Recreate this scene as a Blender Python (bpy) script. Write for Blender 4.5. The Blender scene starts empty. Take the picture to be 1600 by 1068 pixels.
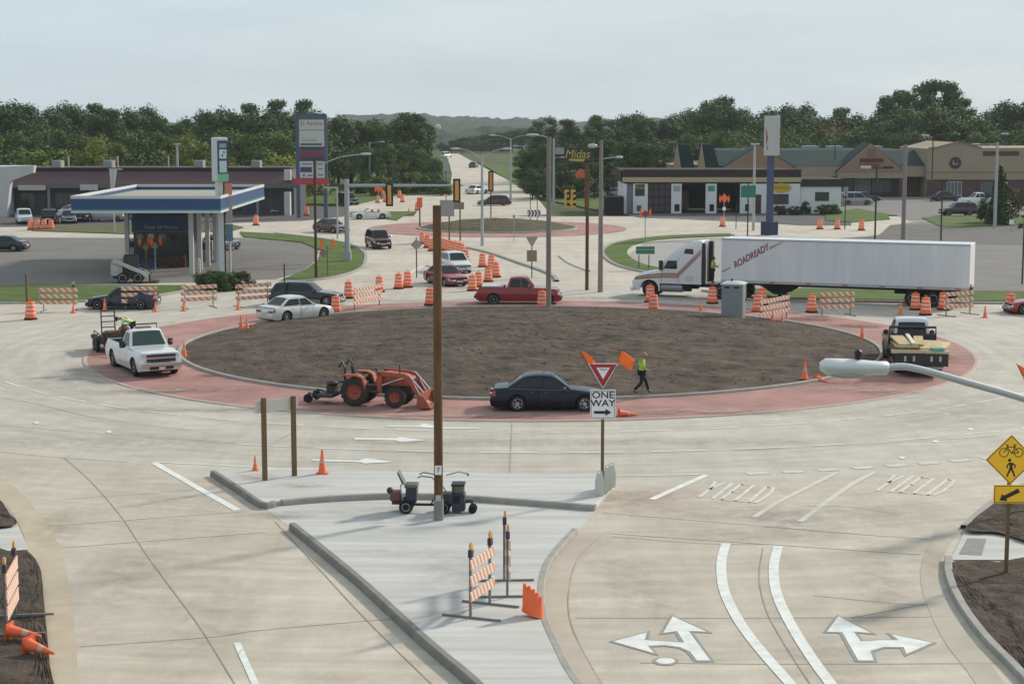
import bpy, math, random
from mathutils import Vector, Matrix, noise
R = math.radians
S = bpy.context.scene
COL = S.collection
rnd = random.Random(11)

# ---------------------------------------------------------------- camera
F_PX, CAM_H, PITCH = 2700.0, 12.0, math.atan(349 / 2700)
cam = bpy.data.objects.new('camera', bpy.data.cameras.new('camera'))
COL.objects.link(cam)
cam.location = (0, 0, CAM_H)
cam.rotation_euler = (math.pi / 2 - PITCH, 0, 0)
cam.data.sensor_width = 36
cam.data.lens = 36 * F_PX / 1600
cam.data.clip_end = 6000
S.camera = cam

# ---------------------------------------------------------------- sky, sun, exposure
SUN_EL, SUN_ROT = R(29), R(50)
W = bpy.data.worlds.new('World')
S.world = W
W.use_nodes = True
nt = W.node_tree
nt.nodes.clear()
def wn(t, **k):
    n = nt.nodes.new(t)
    for a, b in k.items(): setattr(n, a, b)
    return n
out = wn('ShaderNodeOutputWorld'); bg = wn('ShaderNodeBackground')
sky = wn('ShaderNodeTexSky', sky_type='NISHITA', sun_disc=False, sun_elevation=SUN_EL, sun_rotation=SUN_ROT)
scl = wn('ShaderNodeMixRGB', blend_type='MULTIPLY'); scl.inputs[0].default_value = 1; scl.inputs[2].default_value = (.085, .085, .085, 1)
tc = wn('ShaderNodeTexCoord'); mp = wn('ShaderNodeMapping'); mp.inputs['Scale'].default_value = (1.2, 1.2, 7)
nz = wn('ShaderNodeTexNoise'); nz.inputs['Scale'].default_value = 2.2; nz.inputs['Detail'].default_value = 5; nz.inputs['Roughness'].default_value = .55
rp = wn('ShaderNodeValToRGB')
rp.color_ramp.elements[0].position = .3; rp.color_ramp.elements[0].color = (.78, .78, .78, 1)
rp.color_ramp.elements[1].position = .72; rp.color_ramp.elements[1].color = (1, 1, 1, 1)
mx = wn('ShaderNodeMixRGB')
nz2 = wn('ShaderNodeTexNoise'); nz2.inputs['Scale'].default_value = 3.1; nz2.inputs['Detail'].default_value = 6; nz2.inputs['Roughness'].default_value = .6
rp2 = wn('ShaderNodeValToRGB'); rp2.color_ramp.elements[0].position = .34; rp2.color_ramp.elements[0].color = (.475, .57, .635, 1); rp2.color_ramp.elements[1].position = .66; rp2.color_ramp.elements[1].color = (.585, .675, .73, 1)
nt.links.new(mp.outputs[0], nz2.inputs['Vector']); nt.links.new(nz2.outputs['Fac'], rp2.inputs[0]); nt.links.new(rp2.outputs[0], mx.inputs[2])
L = nt.links.new
L(sky.outputs[0], scl.inputs[1]); L(tc.outputs['Generated'], mp.inputs[0]); L(mp.outputs[0], nz.inputs['Vector'])
L(nz.outputs['Fac'], rp.inputs[0]); L(rp.outputs[0], mx.inputs[0]); L(scl.outputs[0], mx.inputs[1])
L(mx.outputs[0], bg.inputs[0]); bg.inputs[1].default_value = 1.0
L(bg.outputs[0], out.inputs[0])
sun = bpy.data.objects.new('sun', bpy.data.lights.new('sun', 'SUN'))
COL.objects.link(sun)
sun.data.energy = 3.45; sun.data.angle = R(5); sun.data.color = (1, .93, .82)
sun.rotation_euler = (math.pi / 2 - SUN_EL, 0, -SUN_ROT + math.pi)
S.view_settings.view_transform = 'Standard'; S.view_settings.look = 'None'
S.view_settings.exposure = .2; S.view_settings.gamma = 1

# ---------------------------------------------------------------- pixel (1600x1068 photo) -> place
def ray(px, py):
    xc = (px - 800) / F_PX; yc = -(py - 534) / F_PX
    return Vector((xc, math.cos(PITCH) + yc * math.sin(PITCH), yc * math.cos(PITCH) - math.sin(PITCH)))
def G(px, py, z=0.0):
    d = ray(px, py); t = (z - CAM_H) / d.z
    return Vector((d.x * t, d.y * t, z))
def D(px, py, d):
    r = ray(px, py); t = d / r.y
    return Vector((r.x * t, d, CAM_H + r.z * t))
def GP(pts, z=0.0): return [G(a, b, z) for a, b in pts]
def catmull(pts, n=6, closed=False):
    P = [Vector(p) for p in pts]; o = []; N = len(P)
    for i in range(N if closed else N - 1):
        if closed: a, b, c, d = P[(i - 1) % N], P[i], P[(i + 1) % N], P[(i + 2) % N]
        else: a, b, c, d = P[max(i - 1, 0)], P[i], P[i + 1], P[min(i + 2, N - 1)]
        for k in range(n):
            t = k / n
            o.append(.5 * ((2 * b) + (c - a) * t + (2 * a - 5 * b + 4 * c - d) * t * t + (3 * b - a - 3 * c + d) * t ** 3))
    if not closed: o.append(P[-1])
    return o

# ---------------------------------------------------------------- materials
_MC = {}
def M(name, col, rough=.7, metal=0., var=.0, scale=2., bump=0., bscale=None, coat=0., emit=0., tint=False, stretch=None, spec=None):
    if name in _MC: return _MC[name]
    m = bpy.data.materials.new(name); m.use_nodes = True; _MC[name] = m
    t = m.node_tree; b = t.nodes['Principled BSDF']
    b.inputs['Roughness'].default_value = rough; b.inputs['Metallic'].default_value = metal
    if coat: b.inputs['Coat Weight'].default_value = coat; b.inputs['Coat Roughness'].default_value = .08
    c = (*col, 1)
    b.inputs['Base Color'].default_value = c
    if rough >= .7 and not metal: b.inputs['Specular IOR Level'].default_value = .18
    if spec is not None: b.inputs['Specular IOR Level'].default_value = spec
    if emit: b.inputs['Emission Color'].default_value = c; b.inputs['Emission Strength'].default_value = emit
    last = None
    if var or bump or tint:
        tcn = t.nodes.new('ShaderNodeTexCoord'); src = tcn.outputs['Object']
        if stretch:
            mpn = t.nodes.new('ShaderNodeMapping'); mpn.inputs['Scale'].default_value = stretch
            t.links.new(src, mpn.inputs[0]); src = mpn.outputs[0]
    if var:
        n = t.nodes.new('ShaderNodeTexNoise'); n.inputs['Scale'].default_value = scale; n.inputs['Detail'].default_value = 6; n.inputs['Roughness'].default_value = .62
        t.links.new(src, n.inputs['Vector'])
        r = t.nodes.new('ShaderNodeValToRGB')
        r.color_ramp.elements[0].position = .28; r.color_ramp.elements[1].position = .75
        r.color_ramp.elements[0].color = tuple(x * (1 - var) for x in col) + (1,)
        r.color_ramp.elements[1].color = tuple(min(1, x * (1 + var)) for x in col) + (1,)
        t.links.new(n.outputs['Fac'], r.inputs[0]); last = r.outputs[0]
    if tint:
        oi = t.nodes.new('ShaderNodeObjectInfo'); mu = t.nodes.new('ShaderNodeMixRGB'); mu.blend_type = 'MULTIPLY'; mu.inputs[0].default_value = 1
        if last: t.links.new(last, mu.inputs[1])
        else: mu.inputs[1].default_value = c
        t.links.new(oi.outputs['Color'], mu.inputs[2]); last = mu.outputs[0]
    if last: t.links.new(last, b.inputs['Base Color'])
    if bump:
        n2 = t.nodes.new('ShaderNodeTexNoise'); n2.inputs['Scale'].default_value = bscale or scale * 4; n2.inputs['Detail'].default_value = 5
        bn = t.nodes.new('ShaderNodeBump'); bn.inputs['Strength'].default_value = bump; bn.inputs['Distance'].default_value = .05
        t.links.new(src, n2.inputs['Vector']); t.links.new(n2.outputs['Fac'], bn.inputs['Height']); t.links.new(bn.outputs[0], b.inputs['Normal'])
    return m

def stripes_mat(name, c1, c2, period, axis=(1, 0, 1), duty=.5):
    """Diagonal stripes printed on a barricade rail, in the rail's own space."""
    if name in _MC: return _MC[name]
    m = bpy.data.materials.new(name); m.use_nodes = True; _MC[name] = m
    t = m.node_tree; b = t.nodes['Principled BSDF']; b.inputs['Roughness'].default_value = .5
    tcn = t.nodes.new('ShaderNodeTexCoord'); d = t.nodes.new('ShaderNodeVectorMath'); d.operation = 'DOT_PRODUCT'; d.inputs[1].default_value = axis
    mu = t.nodes.new('ShaderNodeMath'); mu.operation = 'DIVIDE'; mu.inputs[1].default_value = period
    fr = t.nodes.new('ShaderNodeMath'); fr.operation = 'FRACT'
    gt = t.nodes.new('ShaderNodeMath'); gt.operation = 'GREATER_THAN'; gt.inputs[1].default_value = duty
    mxn = t.nodes.new('ShaderNodeMixRGB'); mxn.inputs[1].default_value = (*c1, 1); mxn.inputs[2].default_value = (*c2, 1)
    t.links.new(tcn.outputs['Object'], d.inputs[0]); t.links.new(d.outputs['Value'], mu.inputs[0]); t.links.new(mu.outputs[0], fr.inputs[0])
    t.links.new(fr.outputs[0], gt.inputs[0]); t.links.new(gt.outputs[0], mxn.inputs[0]); t.links.new(mxn.outputs[0], b.inputs['Base Color'])
    return m

# ---------------------------------------------------------------- mesh building
class MB:
    def __init__(s): s.v = []; s.f = []; s.m = []; s.T = Matrix.Identity(4)
    def add(s, vs, fs, mi=0):
        k = len(s.v); s.v += [s.T @ Vector(p) for p in vs]
        s.f += [tuple(k + i for i in f) for f in fs]; s.m += [mi] * len(fs); return s
    def box(s, x0, x1, y0, y1, z0, z1, mi=0):
        return s.add([(x0, y0, z0), (x1, y0, z0), (x1, y1, z0), (x0, y1, z0), (x0, y0, z1), (x1, y0, z1), (x1, y1, z1), (x0, y1, z1)],
                     [(0, 3, 2, 1), (4, 5, 6, 7), (0, 1, 5, 4), (1, 2, 6, 5), (2, 3, 7, 6), (3, 0, 4, 7)], mi)
    def cbox(s, c, d, mi=0):
        return s.box(c[0] - d[0] / 2, c[0] + d[0] / 2, c[1] - d[1] / 2, c[1] + d[1] / 2, c[2] - d[2] / 2, c[2] + d[2] / 2, mi)
    def tube(s, pts, r, n=8, mi=0, cap=True):
        P = [Vector(p) for p in pts]; rs = r if isinstance(r, (list, tuple)) else [r] * len(P)
        vs = []; up = None
        for i, p in enumerate(P):
            d = (P[min(i + 1, len(P) - 1)] - P[max(i - 1, 0)]).normalized()
            if up is None or abs(up.dot(d)) > .95: up = Vector((0, 0, 1)) if abs(d.z) < .9 else Vector((1, 0, 0))
            a = d.cross(up).normalized(); b = a.cross(d).normalized(); up = b
            for k in range(n):
                t = 2 * math.pi * k / n
                vs.append(p + a * math.cos(t) * rs[i] + b * math.sin(t) * rs[i])
        fs = [(i * n + k, i * n + (k + 1) % n, (i + 1) * n + (k + 1) % n, (i + 1) * n + k) for i in range(len(P) - 1) for k in range(n)]
        if cap: fs += [tuple(range(n))[::-1], tuple((len(P) - 1) * n + k for k in range(n))]
        return s.add(vs, fs, mi)
    def lathe(s, prof, n=16, axis='z', c=(0, 0, 0), mi=0, cap=True):
        vs = []
        for r, h in prof:
            for k in range(n):
                t = 2 * math.pi * k / n; a, b = r * math.cos(t), r * math.sin(t)
                vs.append({'z': (c[0] + a, c[1] + b, c[2] + h), 'y': (c[0] + a, c[1] + h, c[2] + b), 'x': (c[0] + h, c[1] + a, c[2] + b)}[axis])
        fs = [(i * n + k, i * n + (k + 1) % n, (i + 1) * n + (k + 1) % n, (i + 1) * n + k) for i in range(len(prof) - 1) for k in range(n)]
        if cap: fs += [tuple(range(n))[::-1], tuple((len(prof) - 1) * n + k for k in range(n))]
        return s.add(vs, fs, mi)
    def prism(s, poly, a, b, plane='xy', mi=0):
        """poly in the plane, pushed from a to b along the plane's normal."""
        def w(p, h): return {'xy': (p[0], p[1], h), 'xz': (p[0], h, p[1]), 'yz': (h, p[0], p[1])}[plane]
        n = len(poly)
        vs = [w(p, a) for p in poly] + [w(p, b) for p in poly]
        fs = [tuple(range(n))[::-1], tuple(range(n, 2 * n))] + [(i, (i + 1) % n, n + (i + 1) % n, n + i) for i in range(n)]
        return s.add(vs, fs, mi)
    def sheet(s, poly, z=None, mi=0):
        vs = [(p[0], p[1], p[2] if z is None else z) for p in poly]
        return s.add(vs, [tuple(range(len(vs)))], mi)
    def grid(s, rows, mi=0, closed=False):
        n = len(rows[0]); vs = [p for r in rows for p in r]
        m = n if closed else n - 1
        return s.add(vs, [(i * n + k, i * n + (k + 1) % n, (i + 1) * n + (k + 1) % n, (i + 1) * n + k) for i in range(len(rows) - 1) for k in range(m)], mi)
    def ball(s, c, r, n=8, mi=0):
        r = (r, r, r) if not isinstance(r, (tuple, list)) else r
        rows = []
        for i in range(n + 1):
            a = math.pi * i / n
            rows.append([(c[0] + r[0] * math.sin(a) * math.cos(2 * math.pi * k / (2 * n)), c[1] + r[1] * math.sin(a) * math.sin(2 * math.pi * k / (2 * n)), c[2] + r[2] * math.cos(a)) for k in range(2 * n)])
        return s.grid(rows, mi, True)
    def strip(s, pts, w, z=.0, mi=0, wz=0):
        P = [Vector((p[0], p[1], 0)) for p in pts]; a = []; b = []
        for i, p in enumerate(P):
            d = (P[min(i + 1, len(P) - 1)] - P[max(i - 1, 0)]).normalized(); nrm = Vector((-d.y, d.x, 0))
            a.append(p + nrm * w / 2 + Vector((0, 0, z))); b.append(p - nrm * w / 2 + Vector((0, 0, z)))
        return s.grid([a, b], mi)
    def build(s, name, mats, parent=None, loc=None, rot=None, smooth=None, bevel=0., kind=None, label=None):
        me = bpy.data.meshes.new(name); me.from_pydata([tuple(p) for p in s.v], [], s.f)
        mats = mats if isinstance(mats, (list, tuple)) else [mats]
        for m in mats: me.materials.append(m)
        if len(mats) > 1: me.polygons.foreach_set('material_index', s.m)
        me.update()
        if smooth:
            me.polygons.foreach_set('use_smooth', [True] * len(me.polygons)); me.set_sharp_from_angle(angle=R(smooth))
        o = bpy.data.objects.new(name, me); COL.objects.link(o)
        if parent: o.parent = parent
        if loc is not None: o.location = loc
        if rot is not None: o.rotation_euler = rot
        if kind: o['kind'] = kind
        if label: o['label'] = label
        if bevel:
            md = o.modifiers.new('edge', 'BEVEL'); md.width = bevel; md.segments = 2; md.limit_method = 'ANGLE'; md.angle_limit = R(40)
        return o

def thing(name, label, cat, loc=(0, 0, 0), rz=0., group=None, scale=1.):
    o = bpy.data.objects.new(name, None); COL.objects.link(o); o.empty_display_size = .3
    o.location = loc; o.rotation_euler = (0, 0, rz); o.scale = (scale,) * 3
    o['label'] = label; o['category'] = cat
    if group: o['group'] = group
    return o
def tag(o, label, cat, group=None):
    o['label'] = label; o['category'] = cat
    if group: o['group'] = group
    return o
def dup(root, loc, rz=0., label=None, group=None, scale=None):
    r = root.copy(); COL.objects.link(r); r.location = loc; r.rotation_euler = (0, 0, rz)
    if label: r['label'] = label
    if group: r['group'] = group
    if scale: r.scale = (scale,) * 3
    for ch in list(root.children):
        c = ch.copy(); COL.objects.link(c); c.parent = r
        for g in ch.children:
            d = g.copy(); COL.objects.link(d); d.parent = c
    return r
def text(name, body, size, mat, parent, loc, rot=(math.pi / 2, 0, 0), ext=.004, shear=0., align='CENTER', sx=1., bold=0.):
    c = bpy.data.curves.new(name, 'FONT'); c.body = body; c.size = size; c.extrude = ext; c.align_x = align; c.align_y = 'CENTER'; c.shear = shear; c.offset = bold
    c.materials.append(mat)
    tmp = bpy.data.objects.new('tmp', c); COL.objects.link(tmp)
    me = bpy.data.meshes.new_from_object(tmp); bpy.data.objects.remove(tmp); me.name = name
    if not me.materials: me.materials.append(mat)
    o = bpy.data.objects.new(name, me); COL.objects.link(o); o.parent = parent; o.location = loc; o.rotation_euler = rot; o.scale = (sx, 1, 1)
    return o
def struct(name, mb, mats, **k): return mb.build(name, mats, kind='structure', **k)
# ================================================================ SETTING: ground, road, kerbs, markings
RC = Vector((.94, 91, 0))           # centre of the near roundabout
RC2 = Vector((-1.6, 190, 0))        # centre of the far one
def pol(c, r, a, z=0.): return Vector((c.x + r * math.cos(R(a)), c.y + r * math.sin(R(a)), z))

def concrete_mat():
    m = bpy.data.materials.new('road_concrete'); m.use_nodes = True; t = m.node_tree; b = t.nodes['Principled BSDF']; b.inputs['Roughness'].default_value = .82
    N = t.nodes.new; K = t.links.new
    tcn = N('ShaderNodeTexCoord')
    def noi(sc, det, src, rough=.6):
        n = N('ShaderNodeTexNoise'); n.inputs['Scale'].default_value = sc; n.inputs['Detail'].default_value = det; n.inputs['Roughness'].default_value = rough
        K(src, n.inputs['Vector']); return n.outputs['Fac']
    def ramp(src, p0, c0, p1, c1):
        r = N('ShaderNodeValToRGB'); e = r.color_ramp.elements; e[0].position = p0; e[1].position = p1; e[0].color = (*c0, 1); e[1].color = (*c1, 1); K(src, r.inputs[0]); return r.outputs[0]
    def mix(bt, f, a, c):
        x = N('ShaderNodeMixRGB'); x.blend_type = bt
        if isinstance(f, float): x.inputs[0].default_value = f
        else: K(f, x.inputs[0])
        K(a, x.inputs[1]); K(c, x.inputs[2]); return x.outputs[0]
    obj = tcn.outputs['Object']
    # polar coordinates round the roundabout: tyre-worn rings
    su = N('ShaderNodeVectorMath'); su.operation = 'SUBTRACT'; su.inputs[1].default_value = (RC.x, RC.y, 0); K(obj, su.inputs[0])
    ln = N('ShaderNodeVectorMath'); ln.operation = 'LENGTH'; K(su.outputs[0], ln.inputs[0])
    nv = N('ShaderNodeVectorMath'); nv.operation = 'NORMALIZE'; K(su.outputs[0], nv.inputs[0])
    s4 = N('ShaderNodeVectorMath'); s4.operation = 'SCALE'; s4.inputs['Scale'].default_value = 1.2; K(nv.outputs[0], s4.inputs[0])
    cb = N('ShaderNodeCombineXYZ'); K(ln.outputs['Value'], cb.inputs[0])
    ad = N('ShaderNodeVectorMath'); ad.operation = 'ADD'; K(cb.outputs[0], ad.inputs[0]); K(s4.outputs[0], ad.inputs[1])
    mp1 = N('ShaderNodeMapping'); mp1.inputs['Scale'].default_value = (1.1, 1.5, 1.5); K(ad.outputs[0], mp1.inputs[0])
    ring = noi(1.0, 4, mp1.outputs[0], .7)
    big = noi(.09, 4, obj); mid = noi(.8, 7, obj, .65); fine = noi(9, 6, obj, .7)
    col = ramp(big, .35, (.507, .449, .372), .68, (.58, .527, .452))
    # the circulating lanes are worn to a cooler grey
    band = N('ShaderNodeMapRange'); band.inputs[1].default_value = 33.5; band.inputs[2].default_value = 36.5; band.inputs[3].default_value = 1; band.inputs[4].default_value = 0; K(ln.outputs['Value'], band.inputs[0])
    bn2 = N('ShaderNodeMath'); bn2.operation = 'MULTIPLY'; bn2.inputs[1].default_value = .75; K(band.outputs[0], bn2.inputs[0])
    rg = N('ShaderNodeRGB'); rg.outputs[0].default_value = (.492, .461, .408, 1)
    col = mix('MIX', bn2.outputs[0], col, rg.outputs[0])
    col = mix('MULTIPLY', .8, col, ramp(ring, .3, (.80, .79, .78), .66, (1.06, 1.05, 1.04)))
    col = mix('MULTIPLY', .8, col, ramp(mid, .3, (.86, .85, .83), .7, (1.05, 1.05, 1.05)))
    col = mix('MULTIPLY', .7, col, ramp(fine, .3, (.9, .9, .9), .7, (1.05, 1.05, 1.05)))
    # slanted broom and drag streaks
    mp2 = N('ShaderNodeMapping'); mp2.inputs['Rotation'].default_value = (0, 0, R(28)); mp2.inputs['Scale'].default_value = (.35, 3.2, 1); K(obj, mp2.inputs[0])
    col = mix('MULTIPLY', .55, col, ramp(noi(.55, 5, mp2.outputs[0], .6), .32, (.86, .85, .84), .62, (1.03, 1.03, 1.03)))
    blot = noi(.28, 6, obj, .75)
    col = mix('MULTIPLY', .9, col, ramp(blot, .36, (.88, .86, .83), .6, (1.05, 1.05, 1.05)))
    mp3 = N('ShaderNodeMapping'); mp3.inputs['Rotation'].default_value = (0, 0, R(-14)); mp3.inputs['Scale'].default_value = (2.6, .10, 1); K(obj, mp3.inputs[0])
    col = mix('MULTIPLY', .5, col, ramp(noi(.6, 4, mp3.outputs[0], .6), .35, (.90, .89, .88), .6, (1.03, 1.03, 1.03)))
    K(col, b.inputs['Base Color'])
    bp = N('ShaderNodeBump'); bp.inputs['Strength'].default_value = .15; bp.inputs['Distance'].default_value = .02; K(fine, bp.inputs['Height']); K(bp.outputs[0], b.inputs['Normal'])
    return m
CONC = concrete_mat()
PAVE = M('pale_pavement', (.50, .485, .455), .85, var=.19, scale=.8, bump=.15, bscale=14, stretch=(.22, 2.4, 1))
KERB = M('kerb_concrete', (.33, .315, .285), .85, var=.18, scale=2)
KERBD = M('shaded_dirty_kerb', (.22, .21, .19), .9, var=.25, scale=2)  # left kerbs: dirt plus the shade of their face, put into the colour
TAN = M('dusty_gutter', (.47, .395, .295), .9, var=.13, scale=.9)
REDC = M('red_stamped_concrete', (.365, .20, .175), .85, var=.28, scale=.4, bump=.15, bscale=6)
ASPH = M('asphalt_old', (.185, .17, .155), .9, var=.14, scale=.25, bump=.1, bscale=10)
ASPD = M('asphalt_dark', (.11, .105, .10), .9, var=.16, scale=.25)
ASPL = M('asphalt_pale', (.205, .19, .175), .9, var=.12, scale=.25)
MEDIAN = M('dry_median_grass', (.115, .115, .055), .95, var=.35, scale=.4)
GRASS = M('lawn', (.088, .128, .030), .95, var=.32, scale=.5, bump=.6, bscale=6)
FIELD = M('field', (.075, .095, .035), .95, var=.4, scale=.05)
DIRT = M('bare_soil', (.092, .069, .053), 1, var=.60, scale=.75, bump=1., bscale=4)
DIRTD = M('dark_soil', (.080, .060, .046), 1, var=.45, scale=1.8, bump=1., bscale=8)
DIRTG = M('mulched_soil', (.10, .09, .055), 1, var=.3, scale=1.1, bump=.6, bscale=7)
PAINT = M('road_paint', (.69, .69, .645), .6, var=.18, scale=2.5)
WORN = M('worn_road_paint', (.56, .54, .48), .75, var=.14, scale=3)
JOINT = M('joint_and_shadow_grey', (.315, .285, .245), .9, var=.3, scale=1.5)
JOINTL = M('pale_saw_joint', (.56, .53, .46), .9, var=.1, scale=2)
PATCH = M('ground_grinding', (.30, .29, .27), .85, var=.1, scale=4)

g = MB(); g.sheet([(-2500, -200), (2500, -200), (2500, 4000), (-2500, 4000)], -.10)
struct('ground', g, FIELD)
g = MB(); g.sheet([(-75, 18), (75, 18), (75, 214), (-75, 214)], 0)
struct('roadway', g, CONC)

def area(name, pts, z, mat, px=True):
    q = GP(pts, z) if px else pts
    return struct(name, MB().sheet(q, z), mat)
area('fuel_court_pavement', [(-90, 371), (200, 372), (380, 372), (470, 378), (500, 388), (492, 408), (470, 425), (430, 436), (300, 441), (0, 446), (-90, 446)], .012, ASPH)
area('shop_parking_pavement', [(-90, 325), (545, 323), (570, 335), (470, 345), (300, 350), (190, 352), (-90, 356)], .012, ASPD)
area('oil_shop_pavement', [(940, 328), (1000, 328), (1250, 328), (1310, 327), (1330, 330), (1330, 352), (1250, 352), (1130, 343), (1000, 340)], .028, ASPD)
area('mall_parking_pavement', [(1240, 329.5), (1320, 322), (1345, 308), (1700, 305), (1700, 344), (1420, 345), (1400, 336)], .012, ASPL)
area('side_street_pavement', [(1280, 374), (1372, 368), (1390, 352), (1430, 346), (1740, 346), (1740, 456), (1250, 451)], .016, ASPL)
area('side_lot_pavement', [(985, 396), (1010, 378), (1100, 372), (1278, 374), (1248, 451), (1100, 444), (1020, 428), (985, 410)], .020, M('asphalt_light', (.33, .315, .29), .9, var=.1, scale=.25))
area('service_street_pavement', [(1300, 374), (1376, 367), (1392, 351), (1740, 350), (1740, 385), (1500, 381)], .024, M('asphalt_mid', (.145, .135, .125), .9, var=.14, scale=.25))
# long street running away to the hills
q = [(640, 345), (660, 320), (690, 303), (704, 288), (706, 272), (702, 255), (694, 240), (716, 240), (742, 254), (772, 270), (806, 287), (840, 310), (860, 335)]
area('far_street', q, .02, CONC)
area('cross_street', [(540, 331), (545, 322), (620, 306), (705, 303), (705, 320), (650, 330)], .024, CONC)

def slab(name, pts, h, mat, px=True, bevel=.03, smooth_n=0, closed=True, z0=-.05):
    q = GP(pts) if px else [Vector(p) for p in pts]
    if smooth_n: q = catmull(q, smooth_n, True)
    a = sum(q[i].x * q[(i + 1) % len(q)].y - q[(i + 1) % len(q)].x * q[i].y for i in range(len(q)))
    if a < 0: q = q[::-1]
    mb = MB().prism([(p.x, p.y) for p in q], z0, h)
    return struct(name, mb, mat, bevel=bevel)
def kerb(name, pts, w=.18, h=.14, mat=None, px=True, n=5, closed=False):
    q = GP(pts) if px else [Vector(p) for p in pts]
    if n: q = catmull(q, n, closed)
    rows = []
    N = len(q)
    for i, p in enumerate(q):
        d = (q[(i + 1) % N] - q[i - 1]).normalized() if closed else (q[min(i + 1, N - 1)] - q[max(i - 1, 0)]).normalized()
        u = Vector((-d.y, d.x, 0))
        rows.append([p + u * w / 2 + Vector((0, 0, -.05)), p + u * w / 2 + Vector((0, 0, h - .02)), p + u * (w / 2 - .02) + Vector((0, 0, h)),
                     p - u * (w / 2 - .03) + Vector((0, 0, h)), p - u * (w / 2) + Vector((0, 0, h - .04)), p - u * (w / 2 + .03) + Vector((0, 0, -.05))])
    if closed: rows.append(rows[0])
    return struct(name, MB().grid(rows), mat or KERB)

# grass
slab('lawn', [(-90, 450), (60, 447), (290, 447), (302, 452), (240, 462), (120, 470), (-90, 474)], .10, GRASS)
slab('lawn', [(375, 363), (430, 366), (500, 374), (545, 383), (566, 394), (569, 407), (560, 420), (530, 431), (490, 437), (440, 438), (474, 424), (497, 408), (503, 392), (470, 379), (380, 371)], .10, GRASS)
kerb('kerb', [(430, 365), (500, 373), (546, 382), (568, 394), (571, 407), (562, 421), (531, 432), (490, 438.5), (440, 440)], .3, .13)
slab('lawn', [(50, 361), (66, 353), (200, 351), (360, 351), (381, 356), (360, 362), (195, 366)], .10, MEDIAN)
slab('lawn', [(450, 318), (470, 300), (560, 296), (700, 296), (705, 303), (620, 306), (545, 321)], .10, GRASS)
slab('lawn', [(620, 345), (560, 337), (600, 331), (650, 331), (630, 338)], .08, GRASS)
slab('lawn', [(944, 391), (974, 378), (1040, 370), (1130, 366.5), (1142, 369), (1050, 373), (1000, 380), (981, 390), (984, 402), (1010, 415), (1062, 425), (1062, 433), (1010, 425), (960, 411)], .10, GRASS, smooth_n=3)
kerb('kerb', [(1140, 366), (1040, 369.5), (974, 377), (942, 391), (958, 412), (1010, 426.5), (1070, 436)], .3, .13)
slab('lawn', [(1130, 452), (1250, 452), (1600, 457), (1740, 459), (1740, 474), (1400, 470), (1220, 467)], .10, GRASS)
kerb('kerb', [(1100, 455), (1220, 469), (1400, 472.5), (1740, 477)], .5, .13)
slab('lawn', [(1290, 334), (1340, 326.5), (1386, 335), (1391, 343), (1330, 348), (1290, 345)], .10, GRASS)
slab('lawn', [(1440, 341), (1480, 338), (1560, 337), (1740, 339), (1740, 350), (1470, 355)], .10, GRASS)
slab('lawn', [(840, 310), (800, 285), (745, 252), (780, 256), (960, 300), (975, 325), (940, 330)], .10, GRASS)
kerb('kerb', [(-90, 476), (120, 472), (242, 463), (305, 452)], .35, .13)
kerb('kerb', [(985, 337), (1080, 343), (1180, 347), (1290, 349)], .3, .1)
kerb('kerb', [(-90, 371), (195, 370.5), (380, 371)], 1.2, .05, mat=PAVE)
# splitter islands of the far leg
kerb('kerb', [(700, 383), (755, 393), (810, 411), (850, 425), (866, 433), (870, 440)], .35, .14)
kerb('kerb', [(874, 400), (890, 412), (920, 424)], .2, .1, mat=PAVE)
kerb('kerb', [(622, 441), (650, 421), (668, 416), (690, 424)], .2, .1, mat=PAVE)

# near island: mound, kerb, red apron
def ring_sheet(name, c, r0, r1, z0, z1, mat, n=160, wob=0.):
    rows = []
    for k in range(n + 1):
        a = 360 * k / n
        rows.append([pol(c, r0, a, z0), pol(c, (r0 + r1) / 2, a, (z0 + z1) / 2), pol(c, r1, a, z1)])
    mb = MB().grid(rows)
    return struct(name, mb, mat)
ring_sheet('truck_apron', RC, 18.3, 22.85, .10, .045, REDC)
kerb('kerb', [pol(RC, 18.30, a) for a in range(0, 360, 3)], .22, .21, px=False, n=0, closed=True)
kerb('kerb', [pol(RC, 22.95, a) for a in range(0, 360, 3)], .22, .05, px=False, n=0, closed=True, mat=M('pink_edge', (.47, .36, .32), .85, var=.1))
def mound(name, c, rad, h, mat, nr=80, na=230, rough=.10):
    rows = []
    for i in range(nr + 1):
        r = rad * i / nr; row = []
        for k in range(na):
            a = 2 * math.pi * k / na; x, y = c.x + r * math.cos(a), c.y + r * math.sin(a)
            e = 1 - (r / rad) ** 2
            z = .13 + h * e ** .9 + rough * (noise.noise((x * .45, y * .9, 3)) * 1.1 + noise.noise((x * 1.9, y * 2.1, 1)) * .75 + noise.noise((x * 4.5, y * 5, 7)) * .5) * min(1, e * 6)
            row.append((x, y, z))
        rows.append(row)
    return struct(name, MB().grid(rows, closed=True), mat)
mound('soil_mound', RC, 18.2, .75, DIRT, rough=.075)
cl = MB(); rc_ = random.Random(5)
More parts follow.
